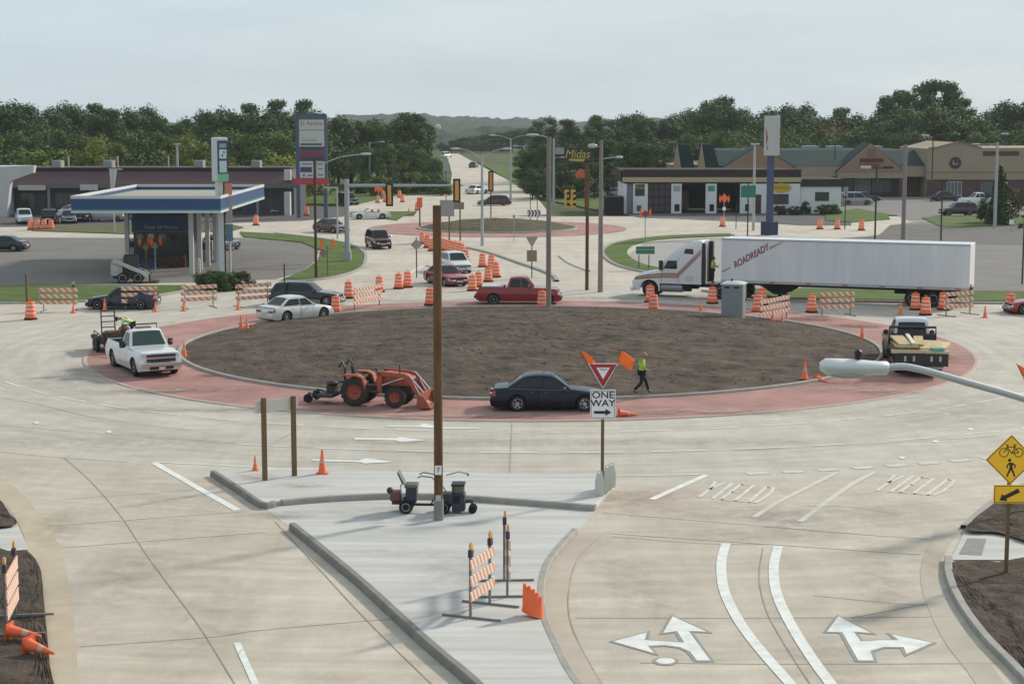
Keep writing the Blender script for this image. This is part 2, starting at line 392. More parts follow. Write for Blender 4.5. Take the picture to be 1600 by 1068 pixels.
for k in range(2600):
    a = rc_.uniform(0, 6.283); r = 17.9 * math.sqrt(rc_.random()); x, y = RC.x + r * math.cos(a), RC.y + r * math.sin(a); e = 1 - (r / 18.2) ** 2
    z = .13 + .75 * e ** .9 + .075 * (noise.noise((x * .45, y * .9, 3)) * 1.1 + noise.noise((x * 1.9, y * 2.1, 1)) * .75 + noise.noise((x * 4.5, y * 5, 7)) * .5) * min(1, e * 6)
    s = .025 + .06 * rc_.random() ** 3; u = rc_.uniform(0, 6.28); c, n_ = math.cos(u) * s, math.sin(u) * s
    cl.add([(x + c, y + n_, z), (x - n_, y + c * 1.2, z), (x - c * 1.3, y - n_, z), (x + n_, y - c, z), (x + n_ * .2, y, z + s * rc_.uniform(.5, 1.1))], [(0, 1, 4), (1, 2, 4), (2, 3, 4), (3, 0, 4)])
cl.build('soil_clods', M('clod_soil', (.13, .10, .075), 1, var=.5, scale=.9), kind='stuff')
ring_sheet('truck_apron', RC2, 8.7, 14.2, .06, .03, REDC, 80)
kerb('kerb', [pol(RC2, 8.7, a) for a in range(0, 360, 6)], .3, .2, px=False, n=0, closed=True)
mound('soil_mound', RC2, 8.6, .9, DIRTG, 24, 60)

# splitter island in front
NOSE = [(335, 743), (400, 738), (480, 736), (640, 743), (850, 746), (962, 747), (956, 766), (930, 797), (870, 792), (780, 785), (700, 780), (620, 778), (520, 782), (440, 789), (408, 792), (375, 768)]
slab('splitter_island', NOSE, .15, PAVE, bevel=.04)
kerb('kerb', [(440, 789), (520, 782), (620, 778), (700, 780), (780, 785), (870, 792), (930, 797)], .22, .175, n=3)
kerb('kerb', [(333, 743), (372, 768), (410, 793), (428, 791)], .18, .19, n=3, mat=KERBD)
area('island_crossing', [(412, 793), (440, 790), (520, 784), (620, 780), (780, 787), (930, 799), (900, 832), (700, 828), (457, 826)], .006, PAVE)
MAIN = [(457, 827), (560, 912), (650, 995), (735, 1068), (800, 1130), (950, 1130), (896, 1068), (868, 1015), (850, 972), (845, 925), (858, 880), (898, 833), (700, 829)]
qm = GP(MAIN); 
slab('splitter_island', MAIN, .15, PAVE, bevel=.02)
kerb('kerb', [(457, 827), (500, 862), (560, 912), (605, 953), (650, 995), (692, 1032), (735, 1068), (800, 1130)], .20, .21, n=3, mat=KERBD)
kerb('kerb', [(950, 1130), (896, 1068), (868, 1015), (850, 972), (845, 925), (858, 880), (898, 833)], .2, .16, n=4)

# soil verges in the two lower corners
def verge(name, pts, z, mat, n=5):
    q = catmull(GP(pts, z), n, True); rows = []
    c = sum(q, Vector()) / len(q); K = 26
    for i in range(K + 1):
        t = i / K; row = []
        for p in q:
            v = c.lerp(p, t); zz = z + (.08 * noise.noise((v.x * 2.2, v.y * 2.2, 5)) + .03 * noise.noise((v.x * 6, v.y * 6, 2))) * min(1, (1 - t) * 9 + .35)
            w = 1 + .02 * noise.noise((p.x * 3, p.y * 3, 9)) if t > .9 else 1
            row.append((c.x + (v.x - c.x) * w, c.y + (v.y - c.y) * w, zz))
        rows.append(row)
    return struct(name, MB().grid(rows, closed=True), mat)
verge('soil_verge', [(-30, 862), (20, 860), (44, 862), (62, 885), (68, 930), (73, 985), (78, 1040), (84, 1130), (-60, 1130), (-90, 980)], .10, DIRTD)
verge('soil_verge', [(-40, 760), (0, 782), (14, 800), (26, 816), (0, 822), (-50, 822)], .10, DIRTD)
area('footpath', [(-90, 822), (26, 816), (46, 858), (-90, 866)], .02, PAVE)
verge('soil_verge', [(1640, 745), (1590, 766), (1545, 792), (1508, 826), (1560, 831), (1640, 842)], .12, DIRTD)
area('footpath', [(1508, 828), (1560, 833), (1660, 846), (1660, 876), (1560, 874), (1484, 874)], .03, PAVE)
area('tactile_paving', [(1512, 840), (1541, 841), (1534, 867), (1498, 865)], .036, M('tactile_grey', (.26, .25, .23), .9, var=.15, scale=3))
verge('soil_verge', [(1486, 878), (1560, 876), (1680, 880), (1700, 1130), (1650, 1110), (1590, 1040), (1545, 995), (1508, 945), (1488, 905)], .13, DIRTD)
kerb('kerb', [(1640, 1105), (1585, 1046), (1540, 1000), (1502, 948), (1483, 905), (1482, 876)], .22, .16, n=4)
kerb('kerb', [(1506, 826), (1545, 791), (1590, 765), (1640, 744)], .2, .12, n=4)
def band(name, a, b, z, mat, n=5):
    A = catmull(GP(a, z), n); B = catmull(GP(b, z), n)
    return struct(name, MB().grid([A, B]), mat)
band('gutter_pan', [(-40, 752), (4, 784), (30, 820), (44, 862), (56, 930), (62, 1000), (66, 1130)], [(-30, 728), (28, 764), (68, 812), (94, 855), (110, 925), (118, 1000), (127, 1130)], .008, TAN)
band('gutter_pan', [(1600, 1130), (1565, 1060), (1515, 995), (1480, 940), (1466, 900), (1478, 860), (1500, 826)], [(1560, 1130), (1520, 1060), (1475, 1000), (1447, 940), (1438, 900), (1445, 860), (1462, 826)], .008, M('dusty_gutter_pale', (.44, .39, .32), .9, var=.12, scale=.9))
band('gutter_pan', [(938, 1130), (890, 1062), (862, 1012), (846, 972), (841, 925), (854, 880), (893, 833)], [(985, 1130), (940, 1062), (908, 1012), (890, 972), (887, 925), (905, 880), (955, 830)], .008, M('dusty_gutter_pink', (.46, .39, .32), .9, var=.12, scale=.9))

# painted lines -------------------------------------------------
def dash_row(r_of, a0, a1, dash, gap, w, mat, name='lane_line'):
    a = a0
    while a < a1:
        r = r_of(a); da = math.degrees(dash / r)
        q = [pol(RC, r_of(a + da * k / 4), a + da * k / 4) for k in range(5)]
        struct(name, MB().strip(q, w, .012), mat)
        a += math.degrees((dash + gap) / r)
def r1(a):
    b = abs(a + 90); return 25.35 + (b / 63.) ** 2 * 1.9
def r2(a):
    b = abs(a + 91); return 29.45 + (b / 31.) ** 2 * 1.0
dash_row(r1, -165, -20, 2.0, .9, .13, PAINT)
dash_row(r2, -112, -40, 2.1, 1.0, .13, PAINT)
dash_row(lambda a: 33.95 + (abs(a + 80) / 20) ** 2 * .6, -78, -58, .75, .55, .4, WORN, 'yield_line')
dash_row(lambda a: 27.8 + abs(a - 200) * .01, 160, 215, 2.0, 1.4, .13, WORN)
dash_row(lambda a: 32.6, 20, 70, 1.6, 1.6, .14, WORN)
def pstrip(name, pts, w, mat, z=.012, n=0):
    q = GP(pts)
    if n: q = catmull(q, n)
    return struct(name, MB().strip(q, w, z), mat)
pstrip('edge_line', [(238, 721.5), (330, 726), (480, 734.5)], .12, PAINT)
pstrip('edge_line', [(480, 734.8), (640, 741), (850, 743), (1000, 743), (1104, 740.5)], .12, PAINT)
pstrip('edge_line', [(241, 723), (371, 797)], .26, PAINT)
pstrip('edge_line', [(1104, 742), (1018, 780)], .24, PAINT)
pstrip('lane_line', [(370, 1004), (402, 1075)], .16, PAINT)
for a, b in (((78, 821), (386, 798)), ((98, 855), (412, 831)), ((940, 832), (1440, 866)), ((940, 800), (1390, 838))):
    pstrip('saw_joint', [a, b], .07, JOINTL, .011)
pstrip('lane_line', [(1134, 849), (1127, 880), (1131, 920), (1150, 962), (1180, 1005), (1235, 1068), (1290, 1125)], .27, PAINT, .014, 5)
pstrip('lane_line', [(1216, 853), (1209, 885), (1213, 925), (1232, 968), (1262, 1018), (1298, 1068), (1345, 1125)], .27, PAINT, .014, 5)
pstrip('lane_line', [(1178, 808), (1215, 785), (1268, 758), (1308, 738)], .2, WORN, .012, 3)
pstrip('lane_line', [(1250, 815), (1290, 785), (1330, 757), (1368, 737)], .2, WORN, .012, 3)
def painted(name, pts, mat=None, z=.016, halo=True):
    q = GP(pts, z); struct(name, MB().sheet(q, z), mat or PAINT)
    if halo:
        c = sum(q, Vector()) / len(q); n = len(q); h = []
        a = sum(q[i].x * q[(i + 1) % n].y - q[(i + 1) % n].x * q[i].y for i in range(n)); sg = 1 if a > 0 else -1
        for i in range(n):
            e1 = (q[i] - q[i - 1]).normalized(); e2 = (q[(i + 1) % n] - q[i]).normalized()
            n1 = Vector((e1.y, -e1.x, 0)) * sg; n2 = Vector((e2.y, -e2.x, 0)) * sg
            v = n1 + n2; v = v.normalized() * min(.18, .08 / max(.45, v.length / 2))
            h.append(q[i] + v)
        struct('ground_grinding', MB().sheet(h, z - .006), PATCH)
painted('lane_arrow', [(958, 1001), (1011, 987), (1007, 999), (1040, 1001), (1069, 1003), (1058, 985), (1036, 988), (1051, 962), (1104, 986), (1076, 985), (1110, 1031), (1089, 1031), (1078, 1017), (1062, 1010), (1040, 1007), (1012, 1008), (1023, 1020)])
painted('lane_arrow', [(1292, 986), (1310, 962), (1361, 988), (1334, 986), (1345, 1001), (1380, 999), (1404, 999), (1392, 990), (1457, 1003), (1416, 1021), (1412, 1010), (1380, 1010), (1360, 1016), (1365, 1031), (1341, 1031), (1316, 987)])
painted('lane_dot', [(1040 + 15 * math.cos(k * .449), 1031.5 + 5 * math.sin(k * .449)) for k in range(14)])
painted('lane_arrow', [(554, 683.5), (620, 684), (624, 682), (664, 687.5), (624, 690), (618, 687.3), (554, 686.5)], halo=False)
painted('lane_arrow', [(488, 717), (560, 719), (572, 715.5), (618, 721), (570, 723.5), (560, 721.5), (488, 719.5)], halo=False)
painted('lane_arrow', [(602, 664.2), (655, 664.5), (662, 661), (690, 667), (750, 667.5), (750, 669), (690, 669.5), (655, 666.8), (602, 666)], halo=False)
painted('lane_arrow', [(160, 520), (195, 517), (200, 520), (198, 524), (180, 523)], WORN, halo=False)
for x, y in ((57, 660), (170, 674)): painted('lane_dot', [(x - 6, y), (x, y - 2.2), (x + 7, y), (x, y + 2)], halo=False)
for x, y in ((1410, 714.5), (1462, 689), (1517, 670)): painted('lane_dot', [(x - 7, y), (x, y - 2.2), (x + 7, y), (x, y + 2)], halo=False)
FADED = M('faded_road_paint', (.61, .575, .51), .75, var=.2, scale=4)
# YIELD lettering: strokes drawn in a slanted frame on the road
def road_word(ox, oy, ux, uy, vx, vy, letters, w=.17):
    O = G(ox, oy); U = G(ux, uy) - O; V = G(vx, vy) - O
    for k, strokes in enumerate(letters):
        mb = MB()
        for st in strokes:
            mb.strip([O + U * ((k + a * .72) / len(letters)) + V * b for a, b in st], w, .013)
        struct('yield_lettering', mb, FADED)
Y = [[(0, 1), (.5, .5)], [(1, 1), (.5, .5), (.5, 0)]]; I_ = [[(.5, 0), (.5, 1)]]
E_ = [[(1, .98), (0, .98)], [(0, 1), (0, 0)], [(0, .5), (.8, .5)], [(0, .02), (1, .02)]]; L_ = [[(0, 1), (0, 0)], [(0, .02), (1, .02)]]
D_ = [[(0, 0), (0, 1)], [(0, .98), (.7, .98), (1, .7), (1, .3), (.7, .02), (0, .02)]]
road_word(1085, 776, 1190, 787, 1118, 752, [Y, I_, E_, L_, D_], .13)
road_word(1362, 766, 1470, 775, 1398, 742, [Y, I_, E_, L_, D_], .13)

# slab joints, cracks and one painted sign shadow -----------------------------------------
for q in ([(124, 1010), (330, 995), (400, 985), (570, 970), (640, 965)], [(100, 715), (140, 750), (188, 805), (228, 865), (272, 925), (316, 985), (380, 1090)],
          [(430, 815), (500, 890), (560, 955), (640, 1035), (720, 1110)], [(0, 706), (98, 715), (200, 722)],
          [(940, 836), (905, 870), (890, 910), (889, 960), (905, 1005), (935, 1060), (975, 1120)], [(955, 838), (1100, 849), (1200, 850)], [(1192, 856), (1186, 900), (1196, 950), (1222, 1000), (1266, 1068), (1310, 1125)],
          [(1255, 790), (1330, 792), (1400, 803)], [(1190, 822), (1260, 828), (1450, 842)], [(1000, 1035), (1220, 1037), (1560, 1036)], [(900, 965), (1200, 965), (1480, 963)],
          [(1270, 930), (1440, 945), (1480, 935)], [(1330, 965), (1410, 950), (1480, 935)], [(0, 664), (90, 672), (300, 688), (420, 696), (700, 708), (1000, 708), (1300, 697), (1560, 681)],  # second strip paints the crossing sign's cast shadow
          [(800, 660), (796, 740)], [(420, 696), (470, 668)], [(100, 780), (330, 762), (370, 745)],
          [(0, 620), (70, 634), (160, 655), (300, 672)]):
    pstrip('joint_and_shadow_strip', q, .028, JOINT, .009, 4)
def stain(px, py, rx, ry, col, amt, rz=0., z=.010, seed=0.):
    nm = 'stain_%d_%d' % (px, py); m = bpy.data.materials.new('dust_stain'); m.use_nodes = True; t = m.node_tree; b = t.nodes['Principled BSDF']; b.inputs['Roughness'].default_value = .9; b.inputs['Specular IOR Level'].default_value = .1
    b.inputs['Base Color'].default_value = (*col, 1); N = t.nodes.new; K = t.links.new
    tcn = N('ShaderNodeTexCoord'); ln = N('ShaderNodeVectorMath'); ln.operation = 'LENGTH'; mp = N('ShaderNodeMapping'); mp.inputs['Scale'].default_value = (1 / rx, 1 / ry, 0); K(tcn.outputs['Object'], mp.inputs[0]); K(mp.outputs[0], ln.inputs[0])
    n = N('ShaderNodeTexNoise'); n.inputs['Scale'].default_value = 1.3; n.inputs['Detail'].default_value = 6; n.inputs['Roughness'].default_value = .7; K(tcn.outputs['Object'], n.inputs['Vector'])
    mr = N('ShaderNodeMapRange'); mr.inputs[1].default_value = 1; mr.inputs[2].default_value = .2; mr.inputs[3].default_value = 0; mr.inputs[4].default_value = 1; K(ln.outputs['Value'], mr.inputs[0])
    m2 = N('ShaderNodeMapRange'); m2.inputs[1].default_value = .36; m2.inputs[2].default_value = .68; K(n.outputs['Fac'], m2.inputs[0])
    mu = N('ShaderNodeMath'); mu.operation = 'MULTIPLY'; K(mr.outputs[0], mu.inputs[0]); K(m2.outputs[0], mu.inputs[1]); m3 = N('ShaderNodeMath'); m3.operation = 'MULTIPLY'; m3.inputs[1].default_value = amt; K(mu.outputs[0], m3.inputs[0]); K(m3.outputs[0], b.inputs['Alpha'])
    p = G(px, py); MB().sheet([(rx * math.cos(k * math.pi / 12), ry * math.sin(k * math.pi / 12)) for k in range(24)], 0).build('road_stain', m, None, (p.x, p.y, z), (0, 0, R(rz)), kind='structure')
DUST = (.40, .30, .22); TYRE = (.20, .19, .18)
for k, a in enumerate(((372, 752, 1.6, 1.1, DUST, .8), (470, 765, 1.2, .6, (.42, .32, .25), .7, 0, .155), (400, 752, 1.0, .7, (.36, .25, .18), .8, 0, .156), (990, 778, 2.6, 1.6, (.46, .33, .27), .8, 30), (1080, 800, 4, 1.6, (.50, .42, .34), .6), (1225, 812, 1.6, 2.6, TYRE, .5, 20), (1180, 835, 3.2, 1.2, (.46, .40, .33), .6),
        (150, 690, 7, 2.2, (.46, .42, .36), .55), (280, 780, 4, 2, (.47, .45, .41), .6), (200, 900, 2, 7, (.36, .33, .29), .35), (330, 950, 1.6, 6, (.37, .34, .30), .35), (1340, 800, 4, 2, (.50, .45, .38), .5), (1380, 900, 1.1, 7, (.36, .33, .29), .4, -12), (1000, 920, 1.2, 7, (.37, .34, .30), .4, 8), (1280, 1030, 1.2, 4, (.36, .33, .3), .4), (120, 600, 3, 6, (.52, .49, .44), .6),
        (1480, 640, 6, 5, (.52, .49, .44), .6), (600, 690, 9, 1.0, (.33, .31, .29), .4), (1050, 690, 9, 1.0, (.33, .31, .29), .4), (700, 655, 8, 1.0, TYRE, .25), (560, 800, 2.6, 1.0, (.40, .31, .26), .5, 0, .157), (720, 900, 1.6, 3, (.40, .39, .37), .5, 0, .158), (620, 870, 2, 1.0, (.56, .55, .53), .6, 0, .158), (440, 805, 1.2, .7, (.30, .25, .21), .7), (90, 820, .9, 3.0, (.40, .32, .22), .5, 10), (1465, 880, .8, 3.5, (.42, .34, .26), .5),
        (620, 470, 14, 1.3, (.27, .26, .24), .5), (950, 466, 12, 1.6, (.26, .25, .23), .55), (250, 640, 5, 1.2, (.32, .3, .28), .35), (1330, 620, 7, 1.0, (.34, .32, .3), .35))):
    a = list(a) + [0., .010][len(a) - 6:] if len(a) < 8 else list(a); a[5] *= .8; stain(*a[:6], rz=a[6], z=a[7] + k * .0002)
for k, a in enumerate(((150, 580, 2.5, 4), (240, 612, 5, 1.0), (420, 640, 6, .8), (700, 652, 8, .7), (1100, 645, 7, .9), (1350, 612, 5, 1.2), (1480, 555, 1.5, 4), (1400, 520, 4, 1.5))): stain(a[0], a[1], a[2], a[3], (.47, .38, .32), .75, z=.118 + k * .0003)
for k, a in enumerate(((560, 492, 3, 1.2), (640, 485, 3.5, 1.4), (760, 482, 3, 1.3), (900, 483, 4, 1.2), (1040, 487, 3, 1.4), (1260, 501, 2.5, 1.3), (1340, 512, 2, 1.2), (330, 590, .8, .5), (600, 621, 1.2, .5), (1150, 610, 1.2, .5))): stain(a[0], a[1], a[2], a[3], (.11, .082, .06), .95, z=.125 + k * .0003)
for a in ((300, 610, 4.5, 1.2), (520, 632, 4, 1.0), (1300, 600, 6, 1.4), (1450, 560, 1.6, 4), (900, 640, 6, .8)): stain(a[0], a[1], a[2], a[3], (.24, .10, .09), .55, z=.115)
# storm drain grate in the road
t = thing('storm_drain', 'dark rectangular storm drain grate in the road beside the red apron', 'drain grate', G(751, 652))
f = MB()
for a in range(9): f.box(-.48 + a * .12 - .03, -.48 + a * .12 + .03, -.32, .32, .0, .03)
f.box(-.55, .55, -.36, -.32, 0, .032); f.box(-.55, .55, .32, .36, 0, .032)
f.build('grate', M('cast_iron', (.07, .065, .06), .6, .5), t)
MB().box(-.52, .52, -.32, .32, -.02, .014).build('sump', M('black_void', (.02, .02, .02), .9), t)
# ================================================================ VEHICLES
RUB = M('tyre_rubber', (.022, .022, .024), .85, var=.2, scale=4)
RIM = M('alloy_rim', (.62, .62, .62), .4, .1)
STEEL = M('dull_steel', (.30, .30, .30), .5, .7)
GLASS = M('car_glass', (.010, .013, .015), .10, 0, spec=.45)
GLASSG = M('green_car_glass', (.03, .06, .052), .10, 0, spec=.4)
TRIM = M('black_trim', (.02, .02, .021), .55)
UNDER = M('underbody', (.012, .012, .012), .9)
HEADL = M('headlamp_lens', (.62, .64, .64), .12, .2, coat=.8)
TAILL = M('tail_lamp_lens', (.32, .02, .018), .2, coat=.6)
CHROME = M('chrome', (.60, .60, .60), .18, 1)
PLATE = M('number_plate', (.55, .55, .52), .6)
def paint(name, c, rough=.35): return M(name, c, rough, 0, coat=1., spec=.2)

def interp(tab, x):
    if x <= tab[0][0]: return tab[0][1]
    for (a, b), (c, d) in zip(tab, tab[1:]):
        if x <= c:
            return b + (d - b) * ((x - a) / (c - a) if c > a else 0)
    return tab[-1][1]
def smoothtab(tab, x, w=.09):
    return (interp(tab, x - w) + 2 * interp(tab, x) + interp(tab, x + w)) / 4

def wheel(parent, x, y, r, w=.22, detail=True, rim=None, dark=None, name='wheel', rr=.66):
    s = 1 if y > 0 else -1
    o = MB().lathe([(r * .62, -w * .38), (r * .86, -w / 2), (r * .97, -w * .42), (r, -w * .25), (r, w * .25), (r * .97, w * .42), (r * .86, w / 2), (r * .62, w * .38)], 22, 'y').build(name, RUB, parent, (x, y - s * w / 2, r), smooth=35)
    m = MB(); q = s * w * .40
    rr = r * rr
    m.lathe([(rr, q * .2), (rr, q), (rr * .9, q + s * .012), (rr * .84, q * .72), (.02, q * .62)] if s > 0 else [(.02, q * .62), (rr * .84, q * .72), (rr * .9, q + s * .012), (rr, q), (rr, q * .2)], 22, 'y', mi=1 if detail else 0)
    if detail:
        for k in range(6):
            a = 2 * math.pi * k / 6; c, sn = math.cos(a), math.sin(a)
            T = Matrix(((c, 0, -sn, 0), (0, 1, 0, 0), (sn, 0, c, 0), (0, 0, 0, 1)))
            m.T = T; m.box(.03, rr * .92, min(q * .72, q * .95), max(q * .72, q * .95), -rr * .20, rr * .20)
        m.T = Matrix.Identity(4)
        m.lathe([(rr * .25, q * .7), (rr * .22, q * 1.02), (.01, q * 1.04)], 12, 'y')
        m.lathe([(rr * .99, q * .8), (rr * .99, q * 1.03), (rr * .86, q * 1.03), (rr * .86, q * .8)], 22, 'y', cap=False)
    m.build('rim', [rim or RIM, dark or M('wheel_shadow_gap', (.11, .11, .11), .6, .2)], o, smooth=40)
    return o

def car(name, label, cat, loc, rz, col, kind='sedan', L=4.75, Wd=1.8, H=1.45, wb=2.75, wr=.33, lod=1, group=None, glass=None, two=None, rim=None, sill=None, mirror=None, rail=None):
    """x forward, y left. lod 2 = near, 1 = middle, 0 = far."""
    t = thing(name, label, cat, loc, rz, group)
    h = L / 2
    P_ = {  # lower-body top line (x as share of half length, z as share of H), greenhouse a=windscreen foot b=windscreen head c=roof end d=rear foot
        'sedan': ([(-1, .56), (-.97, .63), (-.66, .665), (-.4, .645), (.28, .62), (.38, .61), (.55, .575), (.85, .50), (.97, .45), (1, .40)], .40, .08, -.42, -.72, 2),
        'wagon': ([(-1, .50), (-.98, .60), (-.6, .63), (.3, .61), (.38, .60), (.6, .56), (.88, .50), (.97, .44), (1, .38)], .38, .10, -.82, -.965, 3),
        'suv': ([(-1, .42), (-.98, .58), (-.6, .61), (.34, .61), (.44, .60), (.62, .58), (.9, .53), (.98, .46), (1, .38)], .44, .20, -.80, -.95, 3),
        'hatch': ([(-1, .45), (-.97, .58), (-.6, .63), (.4, .62), (.5, .60), (.7, .55), (.9, .47), (.98, .40), (1, .35)], .52, .16, -.70, -.93, 2),
        'van': ([(-1, .40), (-.98, .54), (-.6, .56), (.4, .57), (.58, .56), (.75, .52), (.92, .44), (1, .34)], .60, .24, -.86, -.96, 3),
        'pickup': ([(-1, .63), (-.99, .645), (-.31, .645), (.26, .63), (.36, .625), (.6, .61), (.9, .565), (.98, .51), (1, .44)], .36, .17, -.20, -.275, 2),
        'regcab': ([(-1, .63), (-.99, .645), (-.1, .645), (.28, .63), (.36, .625), (.6, .615), (.92, .58), (.985, .53), (1, .46)], .38, .20, -.02, -.085, 1),
        'convertible': ([(-1, .52), (-.97, .62), (-.5, .66), (.28, .64), (.4, .62), (.7, .57), (.9, .51), (1, .42)], .36, .12, .10, .08, 0)}[kind]
    top, a, b, c, d, nwin = P_
    if rail: top = [(x, rail if x < -.05 else z) for x, z in top]
    top = [(x * h, z * H) for x, z in top]; a, b, c, d = a * h, b * h, c * h, d * h
    zb0 = (.17 if kind not in ('pickup', 'regcab', 'suv') else .27) * 1.0
    fx, rx = wb / 2 + .02 * L, -wb / 2 + .02 * L
    ar = wr + .055
    hw = Wd / 2
    bed = kind in ('pickup', 'regcab'); bx0, bx1 = -h + .07, d - .10
    def wid(x):
        e = abs(x) / h
        k = .0 if e < .6 else ((e - .6) / .4) ** 2.2 * (.17 if x > 0 else .11) * (.45 if bed else 1)
        return hw * (1 - k)
    def zbot(x):
        z = zb0 + (.06 if abs(x) > h * .93 else 0)
        for wx in (fx, rx):
            if abs(x - wx) < ar: z = max(z, wr + math.sqrt(ar * ar - (x - wx) ** 2))
        return z
    G8 = [0, .18, .42, .66, .86, .96]
    def prof(t_): return 1 - .075 * (2 * t_ - .95) ** 2 - .06 * max(0, t_ - .8) * 4
    def side(x, t_, s=1, off=0.):
        zt = smoothtab(top, x); zs = zb0
        z = zs + (zt - zs) * t_
        y = wid(x) * prof(t_) + off
        xx = x
        e = (abs(x) - h * .93) / (h * .07)
        if e > 0: xx = x - math.copysign(e * .16 * (2 * t_ - .75) ** 2, x)
        return Vector((xx, s * y, z))
    xs = sorted(set([-h, -h * .985, -h * .95, -h * .9, h * .9, h * .95, h * .985, h] + [-h + 2 * h * k / 22 for k in range(1, 22)] +
                    [wx + ar * q for wx in (fx, rx) for q in (-1.001, -.97, -.85, -.6, -.3, 0, .3, .6, .85, .97, 1.001)] + ([bx0 - .004, bx0 + .004, bx1 - .004, bx1 + .004] if bed else [])))
    cav = None
    if bed: cav = (bx0, bx1, .62 * 1.0)
    if kind == 'convertible': cav = (-h * .42, h * .30, .45)
    if cav and not bed: xs = sorted(set(xs + [cav[0] - .004, cav[0] + .004, cav[1] - .004, cav[1] + .004]))
    rows = []; matrows = []
    for x in xs:
        zb = zbot(x); zt = smoothtab(top, x); pts = []
        for t_ in G8:
            p = side(x, t_)
            if p.z < zb:
                p = side(x, (zb - zb0) / (zt - zb0)); p.z = zb
            pts.append(p)
        w = wid(x)
        e0 = pts[-1]
        incav = cav and cav[0] < x < cav[1]
        if incav:
            pts += [Vector((e0.x, w * .90, zt)), Vector((e0.x, w * .84, zt - .015)), Vector((e0.x, w * .82, cav[2])), Vector((e0.x, 0, cav[2]))]
        else:
            cr = .03 if abs(x) < h * .9 else .0
            pts += [Vector((e0.x, w * .84, zt + .004)), Vector((e0.x, w * .60, zt + cr * .6)), Vector((e0.x, w * .30, zt + cr)), Vector((e0.x, 0, zt + cr))]
        rows.append(pts + [Vector((p.x, -p.y, p.z)) for p in pts[-2::-1]])
    mb = MB().grid(rows)
    n = len(rows[0])
    if cav:
        k = 0
        for i in range(len(rows) - 1):
            xm = (xs[i] + xs[i + 1]) / 2
            for j in range(n - 1):
                jj = min(j, n - 2 - j)
                if cav[0] - .006 < xm < cav[1] + .006 and jj >= 7: mb.m[k] = 1
                k += 1
    for e in (0, len(rows) - 1):
        base = e * n; half = n // 2
        for i in range(half):
            q = (base + i, base + i + 1, base + n - 2 - i, base + n - 1 - i)
            if i == half - 1: q = (base + i, base + i + 1, base + n - 1 - i)
            mb.f.append(q if e else q[::-1]); mb.m.append(0)
    bedm = M('bed_liner', (.05, .055, .06), .8) if bed else M('cream_leather', (.35, .30, .24), .7)
    body = mb.build('body', [col, bedm], t, smooth=32)
    # dark underside and wheel wells
    MB().box(-h * .93, h * .93, -hw * .80, hw * .80, zb0 * .9, min(.55 if bed or kind == 'convertible' else .42 * H, .6)).build('underbody', UNDER, t)
    for wx in (fx, rx):
        for s in (1, -1): wheel(t, wx, s * (hw - .02), wr, .23 if not bed else .26, lod > 0, rim)
    gl = glass or GLASS
    yb = hw * .90; yt = hw * (.70 if kind not in ('van', 'suv') else .76); zr = H
    def belt(x): return smoothtab(top, x) - .02
    def roofz(x):
        if d + .03 < x < a - .03: return (roofz0(x - .13) + 2 * roofz0(x) + roofz0(x + .13)) / 4 if kind in ('sedan', 'hatch', 'wagon', 'suv', 'van') else (roofz0(x - .05) + 2 * roofz0(x) + roofz0(x + .05)) / 4
        return roofz0(x)
    def roofz0(x):
        x = max(d, min(a, x))
        if x > b: q = (a - x) / (a - b); return belt(a) + (zr - .02 - belt(a)) * max(0, q)
        if x < c: q = (x - d) / (c - d); return belt(d) + (zr - .045 - belt(d)) * max(0, q)
        q = (x - c) / (b - c); return zr - .045 + q * .025 + .05 * math.sin(math.pi * min(1, max(0, q)))* .9
    def shell(x, s):
        z = roofz(x); be = belt(x); u = max(0., min(1., (z - be) / (zr - be)))
        ye = yb + (yt - yb) * u
        v = abs(s)
        return Vector((x, s * ye, z + .035 * u * (1 - v ** 2.4) - .03 * u * max(0, v - .8) * 4))
    if kind != 'convertible':
        X = sorted(set([a, (a + b) / 2, b + .06, b, b - .08, c + .08, c, c - .05, (c + d) / 2, d] + [b + (c - b) * k / 8 for k in range(1, 8)] + [b + .16, b + .09, c - .12, c + .16, b - .16]), reverse=True)
        rows = []
        for x in X:
            be = belt(x)
            top_ = [shell(x, s) for s in (1, .92, .8, .5, 0, -.5, -.8, -.92, -1)]
            rows.append([Vector((x, yb, be - .04))] + top_ + [Vector((x, -yb, be - .04))])
        cab = MB().grid(rows).build('roof', two or col, t, smooth=30)
        def ypl(z, x):
            be = belt(x); return yb + (yt - yb) * (z - be) / (zr - be)
        def xab(z): return a + (b - a) * (z - belt(a)) / (zr - .02 - belt(a))
        def xcd(z): return d + (c - d) * (z - belt(d)) / (zr - .045 - belt(d))
        def pane(nm, x0, x1, s0, s1, flip=1):
            rr = []
            for i in range(5):
                x = x0 + (x1 - x0) * i / 4; r_ = []
                for k in range(7):
                    s = s0 + (s1 - s0) * k / 6; p = shell(x, s); p.z += .010; p.x += flip * .010; r_.append(p)
                rr.append(r_)
            MB().grid(rr).build(nm, gl, t, smooth=60)
        pane('windscreen', a - .10 * (a - b) , b + .09 * (a - b), -.86, .86)
        pane('rear_window', d + .12 * (c - d), c - .10 * (c - d), -.82, .82, -1)
        zl, zh = .05, .10
        bp = []
        if nwin == 1: bp = [(a, d)]
        elif nwin == 2: m_ = (b + c) / 2 + .06 * h; bp = [(a, m_), (m_, d)]
        else:
            m_ = b - (b - c) * .36; m2 = b - (b - c) * .74; bp = [(a, m_), (m_, m2), (m2, d)]
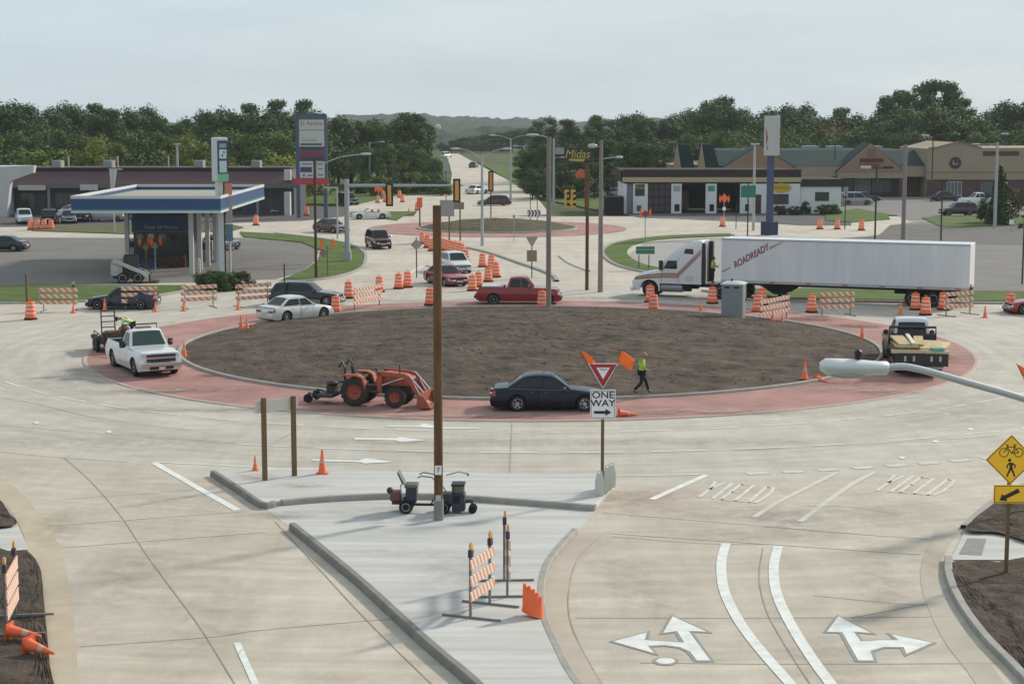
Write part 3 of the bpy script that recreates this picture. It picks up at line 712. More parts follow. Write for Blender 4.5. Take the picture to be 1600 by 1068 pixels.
        for s in (1, -1):
            for i, (f_, r_) in enumerate(bp):
                zz0 = belt((f_ + r_) / 2) + zl; zz1 = zr - zh - .03
                f0 = (xab(zz0) - .14 if i == 0 else f_ - .035); f1 = (xab(zz1) - .11 if i == 0 else f_ - .035)
                g0 = (xcd(zz0) + .13 if i == len(bp) - 1 else r_ + .035); g1 = (xcd(zz1) + .13 if i == len(bp) - 1 else r_ + .035)
                if f1 <= g1: f1 = (f1 + g1) / 2 + .01; g1 = f1 - .02
                q = []
                for x, z in ((f0, zz0), (f1, zz1), (g1, zz1), (g0, zz0)):
                    y = ypl(z, x) + .012
                    q.append(Vector((x, s * y, z)))
                if s < 0: q = q[::-1]
                MB().add([p for p in q], [(3, 2, 1, 0)]).build('side_window', gl, t)
    else:
        rr = [[Vector((a, yb * .95 * s, belt(a) + .01)) for s in (-1, -.5, 0, .5, 1)], [Vector((b, yt * s, zr)) for s in (-1, -.5, 0, .5, 1)]]
        MB().grid(rr).build('windscreen', gl, t)
        MB().tube([(a, -yb * .95, belt(a)), (b, -yt, zr), (b, yt, zr), (a, yb * .95, belt(a))], .03, 6).build('windscreen_frame', CHROME, t)
        for sx in (.02, -.3):
            for sy in (.4, -.4): MB().box(sx * h - .25, sx * h + .15, sy * hw * 1.0 - .25, sy * hw + .25, .45, .75).box(sx * h - .32, sx * h - .2, sy * hw - .25, sy * hw + .25, .6, 1.12).build('seat', M('cream_leather', (.35, .30, .24), .7), t, bevel=.04)
    # surface patches
    def patch(nm, x0, x1, t0, t1, s, mat, off=.006, nx=6, ny=4, parent=None):
        rr = [[side(x0 + (x1 - x0) * i / nx, t0 + (t1 - t0) * j / ny, s, off) for j in range(ny + 1)] for i in range(nx + 1)]
        return MB().grid(rr).build(nm, mat, parent or t, smooth=60)
    if lod >= 1:
        dz = .10 if not bed else .06
        if nwin == 1: doors = [(a - .12 * h, d + .02)]
        elif nwin == 2: doors = [(a - .13 * h, bp[0][1]), (bp[0][1] - .02, max(rx + ar + .02, d + .1) if not bed else d + .03)]
        elif nwin == 3: doors = [(a - .1 * h, bp[0][1]), (bp[0][1] - .02, max(bp[1][1], rx + ar + .02))]
        else: doors = [(a - .1 * h, -.2 * h)]
        for s in (1, -1):
            for f_, r_ in doors:
                if f_ - r_ < .4: continue
                for e0, e1 in ((f_, f_ - .012), (r_ + .012, r_)):
                    patch('door_seam', e0, e1, dz, .93, s, TRIM, .004, 1, 5)
                dh = patch('door_handle', r_ + .1, r_ + .26, .80, .84, s, mirror or TRIM, .02, 1, 1)
            m_ = MB(); m_.ball((a - .14 * h, s * (hw + .07), belt(a) + .1), (.07, .11 if not bed else .13, .08 if not bed else .13), 6)
            m_.build('wing_mirror', mirror or (TRIM if bed else col), t, smooth=60)
        if lod == 2 and not bed:
            for s in (1, -1): patch('window_trim', d + .12, a - .1, .945, .985, s, BLUEG if 'dark' in label or 'black' in label else CHROME, .012, 10, 1)
        if sill: 
            for s in (1, -1): patch('lower_cladding', fx - ar - .02, rx + ar + .02, 0, .36, s, sill, .008, 8, 3)
    # lights, grille, bumpers
    zt1 = smoothtab(top, h * .93)
    for s in (1, -1):
        patch('headlight', h * .90, h * .998, .62 if not bed else .58, .86, s, HEADL, .012, 4, 3)
        if kind in ('suv', 'wagon', 'van', 'pickup', 'regcab'): patch('tail_light', -h * .998, -h * .965, .48, .92, s, TAILL, .012, 3, 3)
        else: patch('tail_light', -h * .998, -h * .90, .62, .9, s, TAILL, .012, 4, 3)
        yy = wid(h) * .62
        zz = zb0 + (smoothtab(top, h) - zb0) * .72
        MB().box(h - .09, h + .006, s * yy - .17, s * yy + .17, zz - .055, zz + .055).build('headlight', HEADL, t, bevel=.02)
        zz = zb0 + (smoothtab(top, -h) - zb0) * .74; yy = wid(-h) * .72
        if not bed: MB().box(-h - .006, -h + .12, s * yy - .18, s * yy + .18, zz - .06, zz + .06).build('tail_light', TAILL, t, bevel=.02)
    yg = wid(h) * .42
    zz = zb0 + (smoothtab(top, h) - zb0) * .70
    if not bed:
        MB().box(h - .06, h + .012, -yg, yg, zz - .06, zz + .05).build('grille', TRIM, t)
        MB().box(h - .06, h + .006, -wid(h) * .75, wid(h) * .75, zb0 + .03, zb0 + .13).build('lower_grille', TRIM, t, bevel=.01)
        MB().box(h, h + .016, -.26, .26, zb0 + .18, zb0 + .28).build('number_plate', PLATE, t)
        MB().box(-h - .016, -h + .05, -.26, .26, zb0 + .32, zb0 + .46).build('number_plate', PLATE, t)
    return t

def P3(px, py, dx=0, dy=0): v = G(px, py); return (v.x + dx, v.y + dy, 0)
def between(p, q, z=0):
    a, b = G(*p), G(*q); return a, b, math.atan2(b.y - a.y, b.x - a.x)
BLK = paint('charcoal_paint', (.008, .009, .012)); WHT = paint('white_paint', (.66, .67, .67)); SIL = paint('silver_white_paint', (.60, .60, .56), .35)
REDP = paint('dark_red_paint', (.25, .012, .016)); MAR = paint('maroon_paint', (.070, .010, .013)); NAVY = paint('navy_paint', (.006, .009, .024)); GRNBLK = paint('green_black_paint', (.006, .010, .009))
GREYP = paint('grey_paint', (.28, .29, .29)); PURP = paint('plum_paint', (.016, .010, .019)); CRM = paint('cream_paint', (.64, .63, .56)); BLUEG = paint('blue_grey_paint', (.05, .06, .08))

# --- near sedan on the apron
p = G(858, 643, .07); car('parked_car', 'dark blue-black sedan on the red apron behind the one way sign', 'car', (p.x, p.y + .88, .07), R(-1), M('midnight_paint', (.006, .008, .019), .35, coat=.45, spec=.1), 'sedan', 4.85, 1.84, 1.47, 2.76, .335, 2, mirror=BLUEG)
# --- silver sedan climbing away round the far side of the mound
a_, b_, r_ = between((450, 505.5), (501, 500)); m_ = (a_ + b_) / 2
car('silver_sedan', 'pale silver sedan seen from behind beside the soil mound', 'car', (m_.x - math.sin(r_) * .72 - .1, m_.y + math.cos(r_) * .72 + .2, .07), R(45), SIL, 'sedan', 4.7, 1.82, 1.46, 2.78, .34, 2, mirror=SIL)
car('station_wagon', 'black station wagon with beige lower sides behind the silver sedan', 'car', (G(478, 478).x, G(478, 478).y + .9, 0), R(-8), GRNBLK, 'wagon', 4.75, 1.8, 1.5, 2.75, .33, 2, sill=M('beige_cladding', (.22, .20, .16), .5))
car('navy_sedan', 'dark navy sedan driving behind the striped barricades near the lawn', 'car', (G(188, 484).x, G(188, 484).y + .9, 0), R(180), NAVY, 'sedan', 4.55, 1.8, 1.44, 2.74, .33, 2)
p = G(815, 477)
PK = car('red_pickup', 'dark red crew cab pickup truck passing the grey wooden pole', 'pickup', (p.x - .15, p.y + .9, 0), R(-2), REDP, 'pickup', 5.6, 1.92, 1.82, 3.5, .39, 2, rim=M('dull_rim', (.33, .33, .33), .45, .6), mirror=REDP)
MB().box(2.72, 2.86, -.9, .9, .48, .68).build('front_bumper', CHROME, PK, bevel=.03)
MB().box(-2.92, -2.8, -.88, .88, .45, .62).build('rear_bumper', TRIM, PK, bevel=.03)
MB().box(-2.45, -1.0, -.62, .62, .7, 1.24).build('cargo', M('pale_tarp', (.5, .5, .48), .8), PK, bevel=.05)
car('red_sedan', 'red sedan at the entry line half hidden by the tall wooden pole', 'car', P3(697, 444), R(-62), REDP, 'sedan', 4.6, 1.76, 1.42, 2.65, .32, 1)
car('white_hatchback', 'white hatchback facing the camera beside the orange drums', 'car', P3(711, 424), R(-72), WHT, 'hatch', 4.4, 1.8, 1.56, 2.6, .33, 1, mirror=WHT)
car('maroon_suv', 'dark red sport utility car driving toward the camera past the lawn corner', 'car', P3(591, 387), R(-73), MAR, 'suv', 4.6, 1.82, 1.7, 2.65, .36, 1)
car('maroon_sedan', 'maroon sedan behind the white lamp post', 'car', P3(518, 363), R(-48), MAR, 'sedan', 4.7, 1.8, 1.46, 2.7, .33, 1)
car('cream_convertible', 'cream open convertible with its roof down by the far roundabout', 'car', P3(579, 342), R(194), CRM, 'convertible', 4.9, 1.82, 1.3, 2.8, .33, 1)
car('black_coupe', 'black car cut by the picture edge on the fuel court', 'car', P3(4, 392), R(178), BLK, 'sedan', 4.7, 1.8, 1.42, 2.7, .33, 1)
car('pump_car', 'dark car waiting at the pumps under the canopy', 'car', P3(347, 391), R(70), BLUEG, 'suv', 4.5, 1.8, 1.55, 2.6, .34, 0)
for nm, lab, x, y, rz, c, k in (('white_suv', 'white sport utility car parked in front of the left shop row', 38, 349, -70, WHT, 'suv'), ('black_suv', 'black boxy car parked beside the white sport utility car', 78, 349, 100, BLK, 'suv'),
        ('grey_sedan', 'grey sedan parked facing the street before the shop row', 108, 348, -75, BLUEG, 'sedan'), ('dark_hatchback', 'dark car parked beside the light pickup under the canopy edge', 137, 346, 80, NAVY, 'hatch'),
        ('light_pickup', 'light pickup truck parked behind the fuel canopy corner', 161, 346, 0, GREYP, 'pickup'), ('pale_coupe', 'pale car roof showing behind the fuel canopy', 118, 338, 60, WHT, 'sedan'),
        ('blue_hatchback', 'blue car parked by the white lamp post with banner', 190, 344, 90, NAVY, 'hatch'),
        ('silver_suv', 'silver sport utility car parked at the end of the left shop row', 433, 334, -85, GREYP, 'suv'), ('dark_van', 'dark car parked beside the grey signal pole', 543, 320, -60, BLK, 'suv'),
        ('red_hatchback', 'dark red car entering the far roundabout beyond the mound', 772, 321, 185, MAR, 'hatch'), ('white_car', 'white car leaving on the long straight street', 745, 303, 60, WHT, 'sedan'),
        ('street_car', 'small dark car far up the long straight street', 740, 262, 80, BLK, 'sedan'), ('distant_van', 'tiny white van at the bend of the far street', 697, 246, 60, WHT, 'van'),
        ('silver_minivan', 'silver minivan parked beside the white annex', 1337, 320, 0, GREYP, 'van'), ('blue_sedan', 'dark blue sedan parked behind the silver minivan', 1350, 315, 5, NAVY, 'sedan'),
        ('plum_suv', 'plum coloured sport utility car on the right car park grass edge', 1497, 337, 186, PURP, 'suv'), ('white_pickup', 'white pickup truck parked beyond the plum car', 1528, 321, 190, WHT, 'pickup'),
        ('black_sedan', 'black sedan parked below the round logo', 1478, 314, 0, BLK, 'sedan'), ('stored_van', 'white van parked behind the dark dumpsters', 945, 308, 10, WHT, 'van'), ('stored_sedan', 'white sedan parked between the dumpsters and the oil shop', 966, 308, 0, GREYP, 'sedan')):
    car(nm, lab, 'car', P3(x, y), R(rz), c, k, lod=0, H={'suv': 1.7, 'van': 1.8, 'pickup': 1.8}.get(k, 1.45), L=4.7 if k != 'pickup' else 5.5, wb=2.7 if k != 'pickup' else 3.4, wr=.34)
car('red_coupe', 'red car entering at the right picture edge', 'car', P3(1628, 489), R(182), paint('bright_red_paint', (.30, .02, .02)), 'sedan', 4.6, 1.78, 1.4, 2.65, .33, 1)

# --- white work pickup with light bar
wp = car('work_pickup', 'white work pickup with amber roof light on the red apron', 'pickup truck', ((G(210.7, 589.5).x + G(245, 575).x) / 2 - .25, (G(210.7, 589.5).y + G(245, 575).y) / 2 + .55, .07), R(-61), WHT, 'regcab', 5.75, 2.12, 2.0, 3.45, .43, 2, rim=STEEL, glass=GLASSG)
h = 5.75 / 2
for z0, z1 in ((.76, .88), (.98, 1.08)): MB().box(h - .08, h + .05, -.68, .68, z0, z1).build('grille', TRIM, wp)
MB().box(h - .08, h + .045, -.68, .68, .885, .975).build('grille_bar', CHROME, wp)
MB().box(h - .06, h + .12, -.98, .98, .50, .72).build('front_bumper', CHROME, wp, bevel=.04)
MB().box(h - .06, h + .125, -.55, .55, .40, .56).build('bumper_valance', TRIM, wp, bevel=.02)
MB().box(h + .10, h + .135, -.15, .15, .40, .52).build('number_plate', PLATE, wp)
MB().box(-.05, .35, -.36, .36, 1.97, 2.10).build('light_bar', M('amber_red_lens', (.22, .05, .035), .3, coat=.5), wp, bevel=.03)
MB().tube([(-.42, -.85, 1.2), (-.42, -.85, 2.15), (-.42, .85, 2.15), (-.42, .85, 1.2)], .035, 6).build('headache_rack', TRIM, wp)
for s in (1, -1): MB().box(.55, .63, s * 1.06, s * 1.30, 1.22, 1.52).build('tow_mirror', TRIM, wp, bevel=.03)
for s in (1, -1): wheel(wp, -1.6, s * .74, .40, .2, False)
MB().box(-2.6, -1.0, -.55, .1, .65, .95).build('toolbox', M('tool_grey', (.12, .12, .12), .7), wp)

# --- equipment trailer behind it
T_ = thing('equipment_trailer', 'black equipment trailer with an upright ramp behind the white work pickup', 'trailer', (G(166, 553).x + .12, G(166, 553).y + 1.2, .03), R(-68))
f = MB(); f.box(-1.6, 1.5, -.75, .75, .52, .62)
for x in (-1.6, -.5, .5, 1.5): f.box(x - .04, x + .04, -.75, .75, .42, .52)
f.tube([(1.5, .6, .5), (2.7, 0, .5), (1.5, -.6, .5)], .05, 6)
f.build('deck', M('trailer_black', (.03, .028, .026), .7, var=.3), T_)
for s in (1, -1):
    rl = MB().tube([(-1.6, s * .75, .9), (1.5, s * .75, .9)], .03, 6)
    for x in (-1.6, -.5, .5, 1.5): rl.tube([(x, s * .75, .6), (x, s * .75, .9)], .025, 6)
    rl.build('side_rail', TRIM, T_)
    for x in (-.45, .35): wheel(T_, x, s * .98, .36, .2, False, STEEL)
    MB().prism([(-1.0, .62), (-.9, .80), (.8, .80), (.9, .62)], s * .76, s * 1.02, 'xz').build('mudguard', M('trailer_black', (.03, .028, .026), .7), T_)
rp_ = MB()
for y in (-.35, .35): rp_.tube([(-1.6, y - .1 + .1, .6), (-1.72, y, 1.95)], .035, 6)
for k in range(5): rp_.tube([(-1.62 - .1 * k / 4, -.35, .75 + k * .29), (-1.62 - .1 * k / 4, .35, .75 + k * .29)], .03, 6)
rp_.build('loading_ramp', TRIM, T_)
o = MB().box(.2, 1.1, -.5, .5, .62, 1.1).box(-.9, -.1, -.45, .35, .62, .9); o.build('machine_load', M('rusty_load', (.12, .07, .05), .9, var=.4), T_, bevel=.06)
MB().ball((.9, .4, 1.15), (.3, .3, .25), 6).build('canvas_bag', M('brown_canvas', (.11, .065, .045), .9), T_, smooth=60)

# --- tractor with front loader
TO = M('tractor_orange', (.35, .075, .034), .5, var=.15, scale=6); TG = M('grey_iron', (.06, .058, .055), .7, var=.2)
pr = G(559, 634, .08)
tr = thing('tractor', 'orange compact tractor with front loader parked on the red apron', 'tractor', (pr.x + .92, pr.y + .42, .09), R(-15))
def tractor_wheel(x, y, r, w):
    s = 1 if y > 0 else -1
    m = MB().lathe([(r * .55, -w * .45), (r * .9, -w / 2), (r, -w * .42), (r, w * .42), (r * .9, w / 2), (r * .55, w * .45)], 24, 'y', cap=False)
    for k in range(18):
        a = 2 * math.pi * k / 18
        for sg in (1, -1):
            m.T = Matrix.Rotation(a + (sg > 0) * .17, 4, 'Y'); m.add([(-.035, 0, r - .02), (.035, 0, r - .02), (.12, sg * w * .48, r - .03), (.05, sg * w * .48, r - .03), (-.035, 0, r + .03), (.035, 0, r + .03), (.12, sg * w * .48, r + .02), (.05, sg * w * .48, r + .02)], [(0, 1, 2, 3), (4, 7, 6, 5), (0, 4, 5, 1), (1, 5, 6, 2), (2, 6, 7, 3), (3, 7, 4, 0)])
    m.T = Matrix.Identity(4)
    o = m.build('wheel', M('dusty_tyre', (.05, .043, .037), .95, var=.25), tr, (x, y, r + .02))
    q = s * w * .3
    MB().lathe([(r * .6, 0), (r * .6, q * 1.25), (r * .5, q), (r * .2, q * .7), (.06, q * 1.3), (.005, q * 1.3)] if s > 0 else [(.005, q * 1.3), (.06, q * 1.3), (r * .2, q * .7), (r * .5, q), (r * .6, q * 1.25), (r * .6, 0)], 20, 'y').build('rim', M('rim_orange_red', (.30, .055, .03), .6, var=.2), o, smooth=40)
for s in (1, -1): tractor_wheel(-.90, s * .62, .58, .36); tractor_wheel(.86, s * .60, .42, .28)
MB().box(-1.2, 1.45, -.16, .16, .48, .82).box(-1.25, -.6, -.3, .3, .5, .95).box(.75, 1.1, -.5, .5, .38, .5).build('chassis', TG, tr, bevel=.03)
hd = MB(); prof = [(.02, .82), (.02, 1.36), (.35, 1.42), (1.15, 1.34), (1.5, 1.22), (1.55, .84)]
hd.prism(prof, -.27, .27, 'xz'); hd.build('hood', TO, tr, bevel=.05)
MB().box(1.552, 1.57, -.2, .2, .9, 1.15).build('grille', TRIM, tr)
for s in (1, -1):
    MB().prism([(-1.5, 1.22), (-1.35, 1.32), (-.75, 1.32), (-.5, 1.22), (-.35, .75), (-.43, .72), (-.58, 1.15), (-.8, 1.24), (-1.3, 1.24), (-1.45, 1.16)], s * .42, s * .80, 'xz').build('fender', TO, tr, bevel=.02)
    MB().box(-.4, .1, s * .22, s * .62, .58, .63).build('foot_step', TG, tr)
st = MB(); st.prism([(-1.15, 1.12), (-1.25, 1.62), (-1.14, 1.64), (-1.02, 1.24), (-.62, 1.24), (-.58, 1.12)], -.24, .24, 'xz'); st.build('seat', M('seat_black', (.03, .028, .028), .7), tr, bevel=.05)
MB().tube([(-.02, 0, 1.2), (-.2, 0, 1.5)], .025, 6).lathe([(.17, 0), (.19, .02), (.17, .03)], 14, 'z', (-.22, 0, 1.5)).build('steering_wheel', TRIM, tr)
rb = MB(); rb.tube([(-1.38, -.5, .9), (-1.38, -.5, 1.55), (-1.52, -.47, 1.80), (-1.68, -.44, 1.58)], .05, 7); rb.build('roll_bar', TRIM, tr)
MB().tube([(-1.38, .5, .9), (-1.38, .5, 1.55), (-1.52, .47, 1.80), (-1.68, .44, 1.58)], .05, 7).build('roll_bar', TRIM, tr)
for s in (1, -1):
    y = s * .46
    MB().box(.02, .24, y - .05, y + .05, .55, 1.42).build('loader_post', TO, tr, bevel=.01)
    MB().prism([(.02, 1.30), (.06, 1.47), (1.25, 1.40), (1.50, 1.24), (1.98, .42), (1.88, .30), (1.40, 1.04), (1.18, 1.24)], y - .05, y + .05, 'xz').build('loader_arm', TO, tr, bevel=.01)
    for p0, p1 in (((.15, y, .85), (1.2, y, 1.22)), ((1.38, y + .0, 1.38), (2.04, y, .66))): MB().tube([p0, p1], .035, 8).build('hydraulic_ram', CHROME, tr)
bk = MB(); bp_ = [(1.90, .62), (1.86, .12), (2.0, .03), (2.5, .05), (2.5, .08), (2.1, .10), (1.98, .2), (2.0, .62)]
bk.prism(bp_, -.82, .82, 'xz'); 
for s in (1, -1): bk.prism([(1.9, .62), (1.86, .12), (2.0, .03), (2.5, .06), (2.2, .5)], s * .80, s * .84, 'xz')
bk.build('loader_bucket', M('worn_bucket', (.30, .085, .045), .6, var=.35, scale=5), tr, bevel=.008)
mw = MB(); mw.box(-2.6, -1.9, -.7, .7, .28, .42).box(-2.35, -1.95, -.2, .2, .42, .72).tube([(-1.9, .3, .45), (-1.3, .25, .6)], .05, 6).tube([(-1.9, -.3, .45), (-1.3, -.25, .6)], .05, 6).tube([(-1.9, 0, .85), (-1.3, 0, .95)], .04, 6)
for y in (-.5, .5): mw.tube([(-2.6, y, .35), (-3.05, y, .45)], .04, 6)
mw.build('rear_rake', TG, tr, bevel=.02)
for y in (-.5, .5): MB().lathe([(.1, -.06), (.2, -.05), (.2, .05), (.1, .06)], 14, 'y').build('rake_wheel', RUB, tr, (-3.05, y, .2))
MB().ball((-2.15, 0, .80), (.26, .24, .13), 6).build('gearbox_cap', TRIM, tr, smooth=60)
MB().tube([(.9, -.1, 1.35), (.9, -.1, 1.72)], .03, 8).build('exhaust_stack', TRIM, tr)
# ================================================================ SEMI TRUCK AND TRAILER
a_, b_ = G(1455, 480), G(1015, 463)
SH = math.atan2(b_.y - a_.y, b_.x - a_.x)
ux, uy = Vector((math.cos(SH), math.sin(SH), 0)), Vector((-math.sin(SH), math.cos(SH), 0))
TW = M('trailer_white', (.63, .645, .665), .45, var=.09, scale=.6, stretch=(2.5, 1, .35))
SW = paint('cab_white', (.62, .63, .64), .35)
def semi_wheel(parent, x, y, r=.52, w=.28, rim=None):
    return wheel(parent, x, y, r, w, False, rim or STEEL, rr=.56)
# trailer: x from 0 (rear doors) to 16.1
o0 = a_ - uy * 1.15 - ux * 2.35
tl = thing('semi_trailer', 'long white box trailer with slanted red lettering behind the portable toilet', 'trailer', o0, SH)
Ln = 16.15
MB().box(0, Ln, -1.29, 1.29, 1.22, 4.08).build('box_body', TW, tl, bevel=.04)
rl = MB()
for s in (1, -1):
    rl.box(0, Ln, s * 1.295 - .012, s * 1.295 + .012, 1.16, 1.34).box(0, Ln, s * 1.295 - .012, s * 1.295 + .012, 3.98, 4.10)
rl.build('frame_rail', M('worn_aluminium', (.42, .43, .43), .4, .4), tl)
MB().box(.05, Ln - .1, -1.22, 1.22, 1.02, 1.17).build('floor_frame', UNDER, tl)
sm = MB()
for k in range(1, 14): sm.box(k * 1.22 - .01, k * 1.22 + .01, 1.2915, 1.296, 1.34, 3.98)
sm.build('panel_seam', M('seam_grey', (.55, .565, .59), .5), tl)
for k in range(7): MB().box(k * 2.4 + .5, k * 2.4 + .85, 1.300, 1.316, 1.20, 1.27).build('reflector', M('reflector_red', (.30, .05, .05), .4), tl)
for x in (2.25, 3.55):
    for s in (1, -1): semi_wheel(tl, x, s * 1.18); semi_wheel(tl, x, s * .84)
MB().box(1.2, 4.8, -.6, .6, .75, 1.05).box(1.0, 1.5, -1.2, 1.2, .5, .6).build('bogie', UNDER, tl)
lg = MB()
for s in (1, -1): lg.box(12.15, 12.35, s * .85 - .08, s * .85 + .08, .3, 1.1).box(11.95, 12.55, s * .85 - .15, s * .85 + .15, .26, .3)
lg.tube([(12.25, .85, .4), (13.4, .85, 1.05)], .04, 6).tube([(12.25, .85, .4), (11.2, .85, 1.05)], .04, 6); lg.build('landing_gear', UNDER, tl)
for s in (1, -1):
    MB().prism([(11.0, 1.02), (13.6, 1.02), (12.6, .45), (11.9, .45)], s * .95, s * 1.0, 'xz').build('side_skirt', UNDER, tl)
RED = M('faded_red_letters', (.22, .045, .06), .5)
ang = R(30)
text('trailer_lettering', 'ROADREADY', .60, RED, tl, (14.15, 1.306, 2.93), (math.pi / 2, -ang, math.pi), .003, .35, sx=.74, bold=.012)
def quad_side(mb, pts, y): mb.add([(x, y, z) for x, z in pts], [(0, 1, 2, 3)])
s_ = MB(); quad_side(s_, [(16.1, 1.92), (16.1, 1.80), (15.5, 2.12), (15.5, 2.22)], 1.300); quad_side(s_, [(12.9, 3.60), (12.9, 3.42), (12.0, 3.93), (12.0, 3.98)], 1.300)
s_.build('stripe', M('tan_stripe', (.36, .24, .19), .5), tl)
# tractor: x=0 at steer axle
o1 = b_ - uy * 1.02
tk = thing('semi_truck', 'white sleeper cab semi truck with orange stripes stopped at the crossing', 'truck', o1, SH)
ZT = [(-3.64, 3.80), (-3.58, 3.87), (-3.2, 3.85), (-2.6, 3.68), (-1.9, 3.34), (-1.34, 2.92), (-1.10, 2.64), (-.66, 1.84), (-.58, 1.79), (.2, 1.66), (.75, 1.53), (1.08, 1.38), (1.22, 1.18), (1.27, .95)]
def cabt(x): return interp(ZT, x)
def cabb(x):
    if x < -.76: return .95
    return max(.40, .52 + math.sqrt(max(0, .66 ** 2 - x * x))) if abs(x) < .66 else .40
def cabhw(x): return interp([(-3.64, 1.22), (-.85, 1.22), (-.6, 1.15), (.6, 1.08), (1.1, .98), (1.27, .86)], x)
def cabw(x, z):
    z0 = .95 if x < -.76 else .40; t_ = max(0., min(1., (z - z0) / (cabt(x) - z0)))
    if x < -.76: f = 1 - .07 * max(0, t_ - .55) / .45 - (.16 * ((t_ - .86) / .14) ** 2 if t_ > .86 else 0)
    else: f = 1 - .30 * ((t_ - .60) / .40) ** 2 if t_ > .60 else 1
    return cabhw(x) * f
rows = []
for x in [-3.64, -3.60, -3.3, -2.9, -2.4, -1.9, -1.6, -1.34, -1.22, -1.10, -.95, -.80, -.77, -.75, -.67, -.655, -.62, -.55, -.42, -.2, 0, .2, .42, .55, .62, .655, .67, .8, 1.0, 1.12, 1.22, 1.27]:
    zb, zt = cabb(x), cabt(x); L_s = []
    for t_ in (0, .2, .4, .6, .74, .86, .93, .98, 1.0):
        z = zb + (zt - zb) * t_; L_s.append(Vector((x, cabw(x, z), z)))
    y_ = L_s[-1].y; L_s += [Vector((x, y_ * .6, zt + .03)), Vector((x, 0, zt + .04))]
    rows.append(L_s + [Vector((p.x, -p.y, p.z)) for p in L_s[-2::-1]])
yb_ = MB().grid(rows); n = len(rows[0])
for e in (0, len(rows) - 1):
    for i in range(n // 2):
        q = (e * n + i, e * n + i + 1, e * n + n - 2 - i, e * n + n - 1 - i)
        if i == n // 2 - 1: q = (e * n + i, e * n + i + 1, e * n + n - 1 - i)
        yb_.f.append(q if e else q[::-1]); yb_.m.append(0)
yb_.build('cab', SW, tk, smooth=35)
def side_strip(nm, pts, w_, mat, off=.014):
    for s in (1, -1):
        rr = []
        for (xa, za), (xb, zb_) in zip(pts, pts[1:]):
            for k in range(8):
                u = k / 8; x = xa + (xb - xa) * u; z = za + (zb_ - za) * u
                rr.append([Vector((x, s * (cabw(x, z + h_) + off), z + h_)) for h_ in (-w_ / 2, 0, w_ / 2)])
        x, z = pts[-1]; rr.append([Vector((x, s * (cabw(x, z + h_) + off), z + h_)) for h_ in (-w_ / 2, 0, w_ / 2)])
        MB().grid(rr).build(nm, mat, tk)
def side_panel(nm, pts, mat, off=.012, both=True):
    for s in ((1, -1) if both else (1,)):
        q = [(x, s * (cabw(x, z) + off), z) for x, z in pts]
        MB().add(q, [tuple(range(len(q)))[::s]]).build(nm, mat, tk)
def side_quad(nm, p, mat, off=.014):
    for s in (1, -1):
        rr = []
        for i in range(9):
            u = i / 8; r_ = []
            for k in range(9):
                v = k / 8; x = (p[0][0] * (1 - v) + p[1][0] * v) * (1 - u) + (p[3][0] * (1 - v) + p[2][0] * v) * u; z = (p[0][1] * (1 - v) + p[1][1] * v) * (1 - u) + (p[3][1] * (1 - v) + p[2][1] * v) * u
                r_.append(Vector((x, s * (cabw(x, z) + off), z)))
            rr.append(r_)
        MB().grid(rr).build(nm, mat, tk, smooth=60)
side_quad('side_window', [(-1.02, 1.95), (-1.30, 2.50), (-1.95, 2.52), (-1.95, 1.95)], GLASS)
side_quad('sleeper_window', [(-2.42, 3.00), (-2.5, 3.32), (-3.05, 3.32), (-3.08, 2.96)], GLASS)
MB().grid([[(x + .03, k * cabw(x, cabt(x)) * .92, cabt(x) + .04 * (1 - k * k) + .012) for k in (-1, -.5, 0, .5, 1)] for x in (-.72, -.88, -1.06)]).build('windscreen', GLASS, tk)
ORG = M('stripe_orange', (.42, .17, .06), .45); BRN = M('stripe_brown', (.16, .06, .05), .45)
for dz, w_, m_ in ((0, .11, ORG), (.13, .07, BRN), (-.12, .06, BRN)):
    side_strip('stripe', [(1.1, 1.20 + dz * .5), (.2, 1.36 + dz * .8), (-1.0, 1.48 + dz), (-2.0, 1.50 + dz), (-3.6, 3.12 + dz * 1.2)], w_, m_)
side_panel('door_seam', [(-.86, 1.05), (-.86, 1.85), (-.885, 1.85), (-.885, 1.05)], TRIM, .012)
side_panel('door_seam', [(-2.05, 1.05), (-2.05, 2.7), (-2.075, 2.7), (-2.075, 1.05)], TRIM, .012)
side_panel('locker_door', [(-2.55, 1.16), (-2.55, 1.52), (-3.1, 1.52), (-3.1, 1.16)], M('cab_white_dull', (.48, .49, .50), .5), .016)
for s in (1, -1):
    MB().box(-.98, -.72, s * 1.3 - .12, s * 1.3 + .1, 1.85, 2.5).build('wing_mirror', TRIM, tk, bevel=.03)
    MB().lathe([(.30, -.75), (.31, -.73), (.31, .73), (.30, .75)], 18, 'x', (-1.55, s * .86, .66)).build('fuel_tank', STEEL, tk, smooth=40)
    MB().box(-2.9, -2.4, s * .98 - .2, s * .98 + .2, .45, .9).build('battery_box', UNDER, tk)
    semi_wheel(tk, 0, s * 1.12)
    for x in (-5.0, -6.3): semi_wheel(tk, x, s * 1.18); semi_wheel(tk, x, s * .84)
    MB().box(1.05, 1.30, s * .68 - .2, s * .68 + .2, .82, 1.08).build('headlight', HEADL, tk, bevel=.04)
    MB().tube([(-3.78, s * .95, 1.0), (-3.78, s * .95, 3.7)], .09, 8).build('exhaust_stack', TRIM, tk)
MB().box(1.20, 1.30, -.42, .42, .68, 1.2).build('grille', TRIM, tk)
MB().box(1.12, 1.36, -1.1, 1.1, .36, .62).build('bumper', SW, tk, bevel=.05)
MB().box(-6.9, .6, -.45, .45, .7, .98).build('chassis', UNDER, tk)
MB().box(-4.7, -3.66, -.9, .9, .96, 1.02).build('catwalk', STEEL, tk)
MB().box(-3.92, -3.66, -1.1, -.7, 1.0, 3.75).box(-3.86, -3.66, .78, 1.12, 1.0, 3.72).build('side_fairing', TRIM, tk, bevel=.04)
